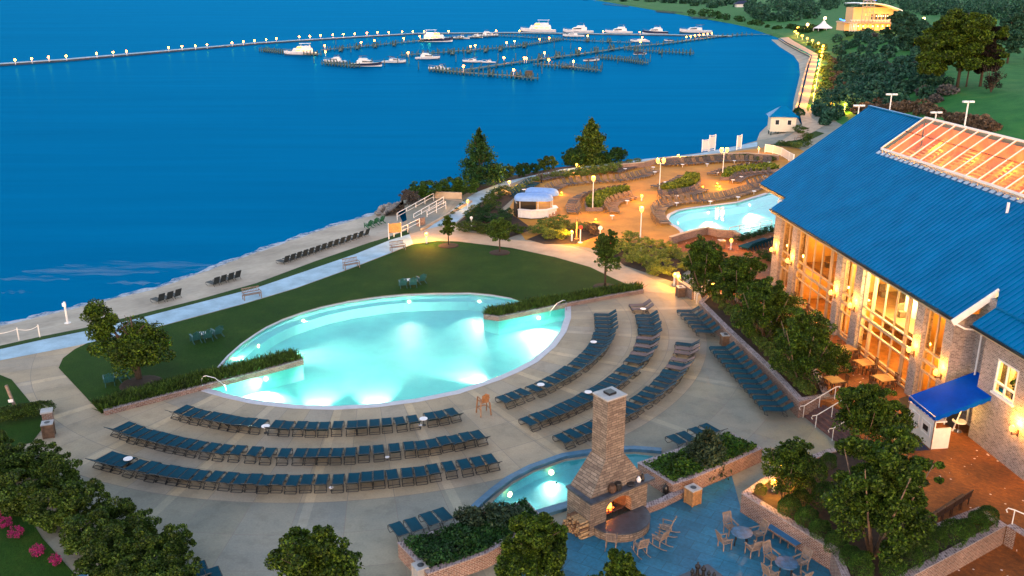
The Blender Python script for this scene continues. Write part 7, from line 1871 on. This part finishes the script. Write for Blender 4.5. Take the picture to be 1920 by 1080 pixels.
# riprap boulders
M['rock'] = plain('rock', (.20, .20, .20), .9, .4, 2)
rk = None
for i in range(26):
    q = i / 25; x = 712 + 52 * q + random.uniform(-5, 5); y = 398 - 22 * q + random.uniform(-5, 7)
    if rk is None:
        bm_ = bmesh.new(); bmesh.ops.create_icosphere(bm_, subdivisions=2, radius=.6)
        for v in bm_.verts: v.co *= random.uniform(.78, 1.15)
        me = bpy.data.meshes.new('boulder'); bm_.to_mesh(me); me.materials.append(M['rock']); rk = o = obj(me, 'boulder')
    else: o = rk.copy(); col.objects.link(o)
    o.location = at(x, y, -1.1); s = random.uniform(.5, 1.25); o.scale = (s, s * random.uniform(.7, 1.2), s * .7); o.rotation_euler = (random.random(), random.random(), random.uniform(0, 6)); tag(o, 'grey boulder of the riprap between ramp and surf', 'boulder', 'riprap boulders at the ramp foot')

# ================================================================ HILL VEGETATION AND DISTANCE
def hbush(px, py, wpx, hpx, C, leafn, leaf):
    p = hit(px, py); r = wpx / 2 / ppm(p); h = hpx / ppm(p) * 1.1
    v = rng.normal(size=(leafn, 3)); v /= np.linalg.norm(v, axis=1)[:, None]; L = rng.normal(size=(12, 3)); L /= np.linalg.norm(L, axis=1)[:, None]
    k = (.7 + .32 * np.clip((np.max(v @ L.T, axis=1) - .7) / .3, 0, 1)) * rng.uniform(.8, 1.05, leafn)
    C.append(v * k[:, None] * np.array([r, r, h * .55]) + np.array([p.x, p.y, p.z + h * .4]))
def mass(label, lst, mat, n, leaf, name='thicket', jit=0):
    C = []
    for q in lst: hbush(q[0], q[1], q[2], q[3], C, n, leaf)
    o = obj(leaf_mesh(name, np.concatenate(C), leaf, M[mat], .3), name); o['kind'] = 'stuff'; o['label'] = label; return o
def scatter(poly, n, w0, w1, asp=.7):
    out = []
    for x, y in fill_pts(poly, n): s = w0 + (w1 - w0) * max(0, min(1, (y - 50) / 140)); s *= random.uniform(.7, 1.3); out.append((x, y, s, s * asp))
    return sorted(out, key=lambda q: q[1])
mass('dense green scrub covering the bluff between boardwalk and lawn', scatter([(1560, 66), (1650, 66), (1740, 92), (1735, 130), (1780, 160), (1740, 185), (1640, 180), (1585, 182), (1568, 150), (1572, 110), (1555, 85)], 118, 15, 32), 'leaf_far', 240, .55)
mass('darker scrub bushes low on the bluff by the boardwalk', scatter([(1530, 215), (1532, 196), (1560, 180), (1610, 170), (1660, 180), (1740, 190), (1720, 200), (1600, 205), (1575, 232), (1545, 240)], 60, 22, 30), 'leaf_far', 260, .42)
mass('lamp lit grasses along the boardwalk foot of the bluff', scatter([(1538, 190), (1545, 120), (1530, 95), (1500, 78), (1545, 88), (1562, 120), (1558, 190)], 70, 9, 15, .6), 'leaf_grass', 110, .35, 'tall_grass')
mass('tan dry grass on the lamp lit bank above the boardwalk', scatter([(1542, 196), (1556, 150), (1552, 108), (1572, 108), (1588, 150), (1572, 196)], 46, 10, 17, .5), 'leaf_tan', 130, .3, 'dry_grass')
mass('bare brownish dry brush along the slope behind the hall', scatter([(1590, 200), (1700, 196), (1800, 218), (1880, 240), (1860, 252), (1760, 222), (1660, 212), (1600, 215)], 70, 20, 26, .5), 'leaf_tan', 150, .35, 'dry_brush')
mass('grey leafless brush patches on the bluff', [(1620, 130, 18, 12), (1660, 128, 22, 14), (1715, 128, 22, 12), (1735, 180, 36, 18), (1775, 178, 40, 20), (1640, 70, 16, 8), (1668, 140, 16, 10), (1755, 192, 30, 14)], 'leaf_grey', 330, .38, 'grey_brush')
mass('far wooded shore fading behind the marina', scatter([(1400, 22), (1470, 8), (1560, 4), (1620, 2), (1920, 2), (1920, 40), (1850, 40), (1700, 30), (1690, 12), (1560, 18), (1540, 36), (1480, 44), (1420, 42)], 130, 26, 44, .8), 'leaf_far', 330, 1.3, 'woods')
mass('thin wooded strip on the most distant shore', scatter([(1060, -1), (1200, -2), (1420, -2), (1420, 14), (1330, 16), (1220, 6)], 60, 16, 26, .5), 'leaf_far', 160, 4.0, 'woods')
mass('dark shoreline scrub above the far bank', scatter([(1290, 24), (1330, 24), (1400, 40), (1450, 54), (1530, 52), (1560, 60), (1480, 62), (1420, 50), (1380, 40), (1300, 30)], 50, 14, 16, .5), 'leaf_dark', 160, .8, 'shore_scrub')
def htree(label, x, yb, yt, w_, mat, dens, leaf, kind='round', low=.2, group='trees on the bluff', bark='bark'):
    p = hit(x, yb); return tree(label, p, top_of(p, yt), w_ / ppm(p), kind, mat, leaf, dens, group, bark, low=low)
htree('broad green tree crown above the dark purple tree', 1795, 162, 8, 150, 'leaf_tree', 2.6, .42, low=.16)
htree('dark purplish tree on the lawn edge, restaurant side', 1752, 130, 48, 60, 'leaf_purple', 1.4, .36, low=.1)
htree('dark purplish tree with hanging crown above the bare shrub', 1838, 160, 28, 66, 'leaf_purple', 1.6, .36, low=.12)
htree('slender trunked green tree before the broad crown', 1812, 160, 80, 56, 'leaf_tree', .9, .34, low=.35)
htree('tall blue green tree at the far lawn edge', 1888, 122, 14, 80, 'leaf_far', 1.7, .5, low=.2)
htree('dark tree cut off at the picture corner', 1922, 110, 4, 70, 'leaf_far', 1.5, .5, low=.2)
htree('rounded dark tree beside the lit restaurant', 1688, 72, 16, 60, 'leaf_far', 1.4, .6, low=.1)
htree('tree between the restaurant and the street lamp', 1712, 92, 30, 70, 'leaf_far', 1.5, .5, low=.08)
t = thing('bare_shrub', 'leafless forked shrub alone on the green lawn', 'shrub', hit(1858, 172)); h = top_of(t.location, 118); m = MB()
for i in range(26):
    a = random.uniform(0, 6.28); q = random.uniform(.1, .5) * h; m.tube([(0, 0, -.1), (q * .35 * math.cos(a), q * .35 * math.sin(a), h * .35), (q * math.cos(a), q * math.sin(a), h * random.uniform(.6, 1.0))], .09, 5, .02)
m.build('branches', M['bark'], t)
obj(leaf_mesh('twigs', clumps(20, 50, h * .35, h * .35, h * .3, h * .4, h * .14, .3), .16, M['leaf_purple']), 'twigs', t)
# white tent, lit restaurant, street lamps
p = hit(1543, 58); k = ppm(p); t = thing('party_tent', 'white peaked party tent on the far lawn', 'tent', p); w_ = 19 / k; hh = 5 / k; m = MB(); n = 16; prof = [(1, 0), (.62, .30), (.3, .62), (.1, 1.0), (.01, 1.1)]
m.lathe((0, 0, hh), [(w_ * a, (13 / k) * b) for a, b in prof], 8); m.build('canopy', M['white_plastic'], t)
for a in range(8): MB().tube([(w_ * .97 * math.cos(a * math.pi / 4), w_ * .97 * math.sin(a * math.pi / 4), 0), (w_ * .97 * math.cos(a * math.pi / 4), w_ * .97 * math.sin(a * math.pi / 4), hh)], .12, 5).build('pole', M['white_paint'], t)
p = hit(1630, 58); k = ppm(p); rs = thing('lit_restaurant', 'brightly lit two storey restaurant with curved white roof', 'restaurant', p, 0); u = 1 / k
M['lit_wall'] = plain('lit_wall', (.62, .42, .22), .8, .1)
def rb(x0, x1, y0, y1, z0, z1, nm, mt_, par=rs): return MB().box((((x0 + x1) / 2 - 1630) * u, (y0 + y1) / 2, (z0 + z1) / 2 * u), ((x1 - x0) * u, abs(y1 - y0), (z1 - z0) * u)).build(nm, M[mt_], par)
rb(1585, 1680, 2, 14, 0, 14, 'lower_wall', 'lit_wall'); rb(1583, 1684, -5, 14, 14.05, 16.5, 'balcony', 'frame_warm'); rb(1600, 1676, 3, 14, 16.6, 42, 'wall', 'lit_wall')
m = MB(); vs = []; n = 14
for i in range(n + 1):
    q = i / n; x = (1597 + 84 * q - 1630) * u; z = (44 + 6.5 * math.sin(math.pi * (.22 + .62 * q)) - 13 * q * q) * u; vs += [(x, -7, z), (x, 16, z), (x, -7, z + 1.4 * u), (x, 16, z + 1.4 * u)]
m.add(vs, [f for i in range(n) for f in ((4 * i + 2, 4 * i + 6, 4 * i + 7, 4 * i + 3), (4 * i + 1, 4 * i + 5, 4 * i + 4, 4 * i), (4 * i, 4 * i + 4, 4 * i + 6, 4 * i + 2))]); m.build('roof', M['white_plastic'], rs)
m = MB()
for x in (1605, 1612, 1619, 1626):
    m.bar(((x - 1630) * u, -5.5, 0), ((x - 1630) * u, -5.5, 55 * u), .3, .3)
for z in (18, 26, 34, 44, 54): m.bar(((1605 - 1630) * u, -5.5, z * u), ((1626 - 1630) * u, -5.5, z * u), .3, .3)
m.build('tower_frame', M['frame_warm'], rs)
for x, z in ((1609, 57), (1613, 57), (1623, 57), (1627, 56)): MB().ball(((x - 1630) * u, -5.5, z * u), 1.5 * u, 8, 5).build('blue_light', M['neon'], rs)
for i in range(10): MB().ball(((1635 + 4.2 * i - 1630) * u, -3.5, 27 * u), .8 * u, 6, 4).build('string_light', M['bulb_white'], rs)
for i in range(9): MB().ball(((1594 + 9 * i - 1630) * u, -4, 9 * u), 1.0 * u, 6, 4).build('terrace_light', M['bulb_white'], rs)
for x, z, wt in ((1600, 10, 4000), (1625, 10, 4500), (1655, 10, 5500), (1610, 30, 4000), (1640, 33, 7000), (1660, 30, 6000)): lamp(((x - 1630) * u, -4.2, z * u), wt * .05, (1, .38, .05), .4, rs)
m = MB()
for i in range(18): m.bar(((1588 + 5.2 * i - 1630) * u, -5.1, 16.5 * u), ((1588 + 5.2 * i - 1630) * u, -5.1, 20 * u), .15, .15)
m.bar(((1585 - 1630) * u, -5.1, 20 * u), ((1682 - 1630) * u, -5.1, 20 * u), .2, .25); m.build('railing', M['white_paint'], rs)
for x in (1634, 1641, 1648, 1655, 1662): rb(x, x + 5, 2.8, 2.95, 20, 30, 'window', 'boat_window')
for x in (1603, 1612, 1621, 1632, 1643, 1654, 1665): rb(x, x + 5, 1.8, 1.95, 2, 11, 'window', 'window_lit')
for x in range(1586, 1600, 3): rb(x, x + .8, -5, -4.6, 0, 14, 'veranda_post', 'white_paint')
ns = thing('neon_sign', 'blue neon sign beside the restaurant balcony', 'sign', hit(1579, 48)); q = 1 / ppm(ns.location); MB().tube([(-6 * q, 0, 12 * q), (-1 * q, 0, 10 * q), (4 * q, 0, 9 * q)], .9 * q, 6).build('tube', M['neon'], ns); MB().tube([(0, 0.1, 0), (0, .1, 12 * q)], .1).build('post', M['iron'], ns)
for x, yb, yt, l, wt in [(1545, 52, 34, 'lit lamp rising behind the white tent', 2500), (1513, 58, 46, 'lit lamp between tent and shore path', 1500), (1592, 46, 28, 'lit lamp at the restaurant corner', 1500), (1730, 52, 35, 'lit lamp among the trees past the restaurant', 1500)]:
    p = hit(x, yb); h = top_of(p, yt); s = 2.6 / ppm(p); t = thing('street_lamp', l, 'street lamp', p); MB().tube([(0, 0, -.3), (0, 0, h)], .15, 6).build('post', M['white_paint'], t); MB().ball((0, 0, h), s, 8, 6).build('globe', M['bulb_white'], t); lamp((0, -1.5, h), wt * .35, ORANGE, .3, t)
p = hit(1391, 14); t = thing('far_house', 'small dark blue roofed house on the distant shore', 'house', p); k = 1 / ppm(p)
MB().box((0, 0, 3 * k), (24 * k, 14 * k, 6 * k)).build('wall', M['hull_white'], t); MB().add([(-15 * k, -9 * k, 6 * k), (15 * k, -9 * k, 6 * k), (15 * k, 9 * k, 6 * k), (-15 * k, 9 * k, 6 * k), (-6 * k, 0, 12 * k), (6 * k, 0, 12 * k)], [(0, 1, 5, 4), (1, 2, 5), (2, 3, 4, 5), (3, 0, 4)]).build('roof', M['canvas_blue'], t)
for o in scene.objects:
    if o.type == 'EMPTY' and o.get('label') == 'blue lounger': o['label'] = 'blue sling lounger'
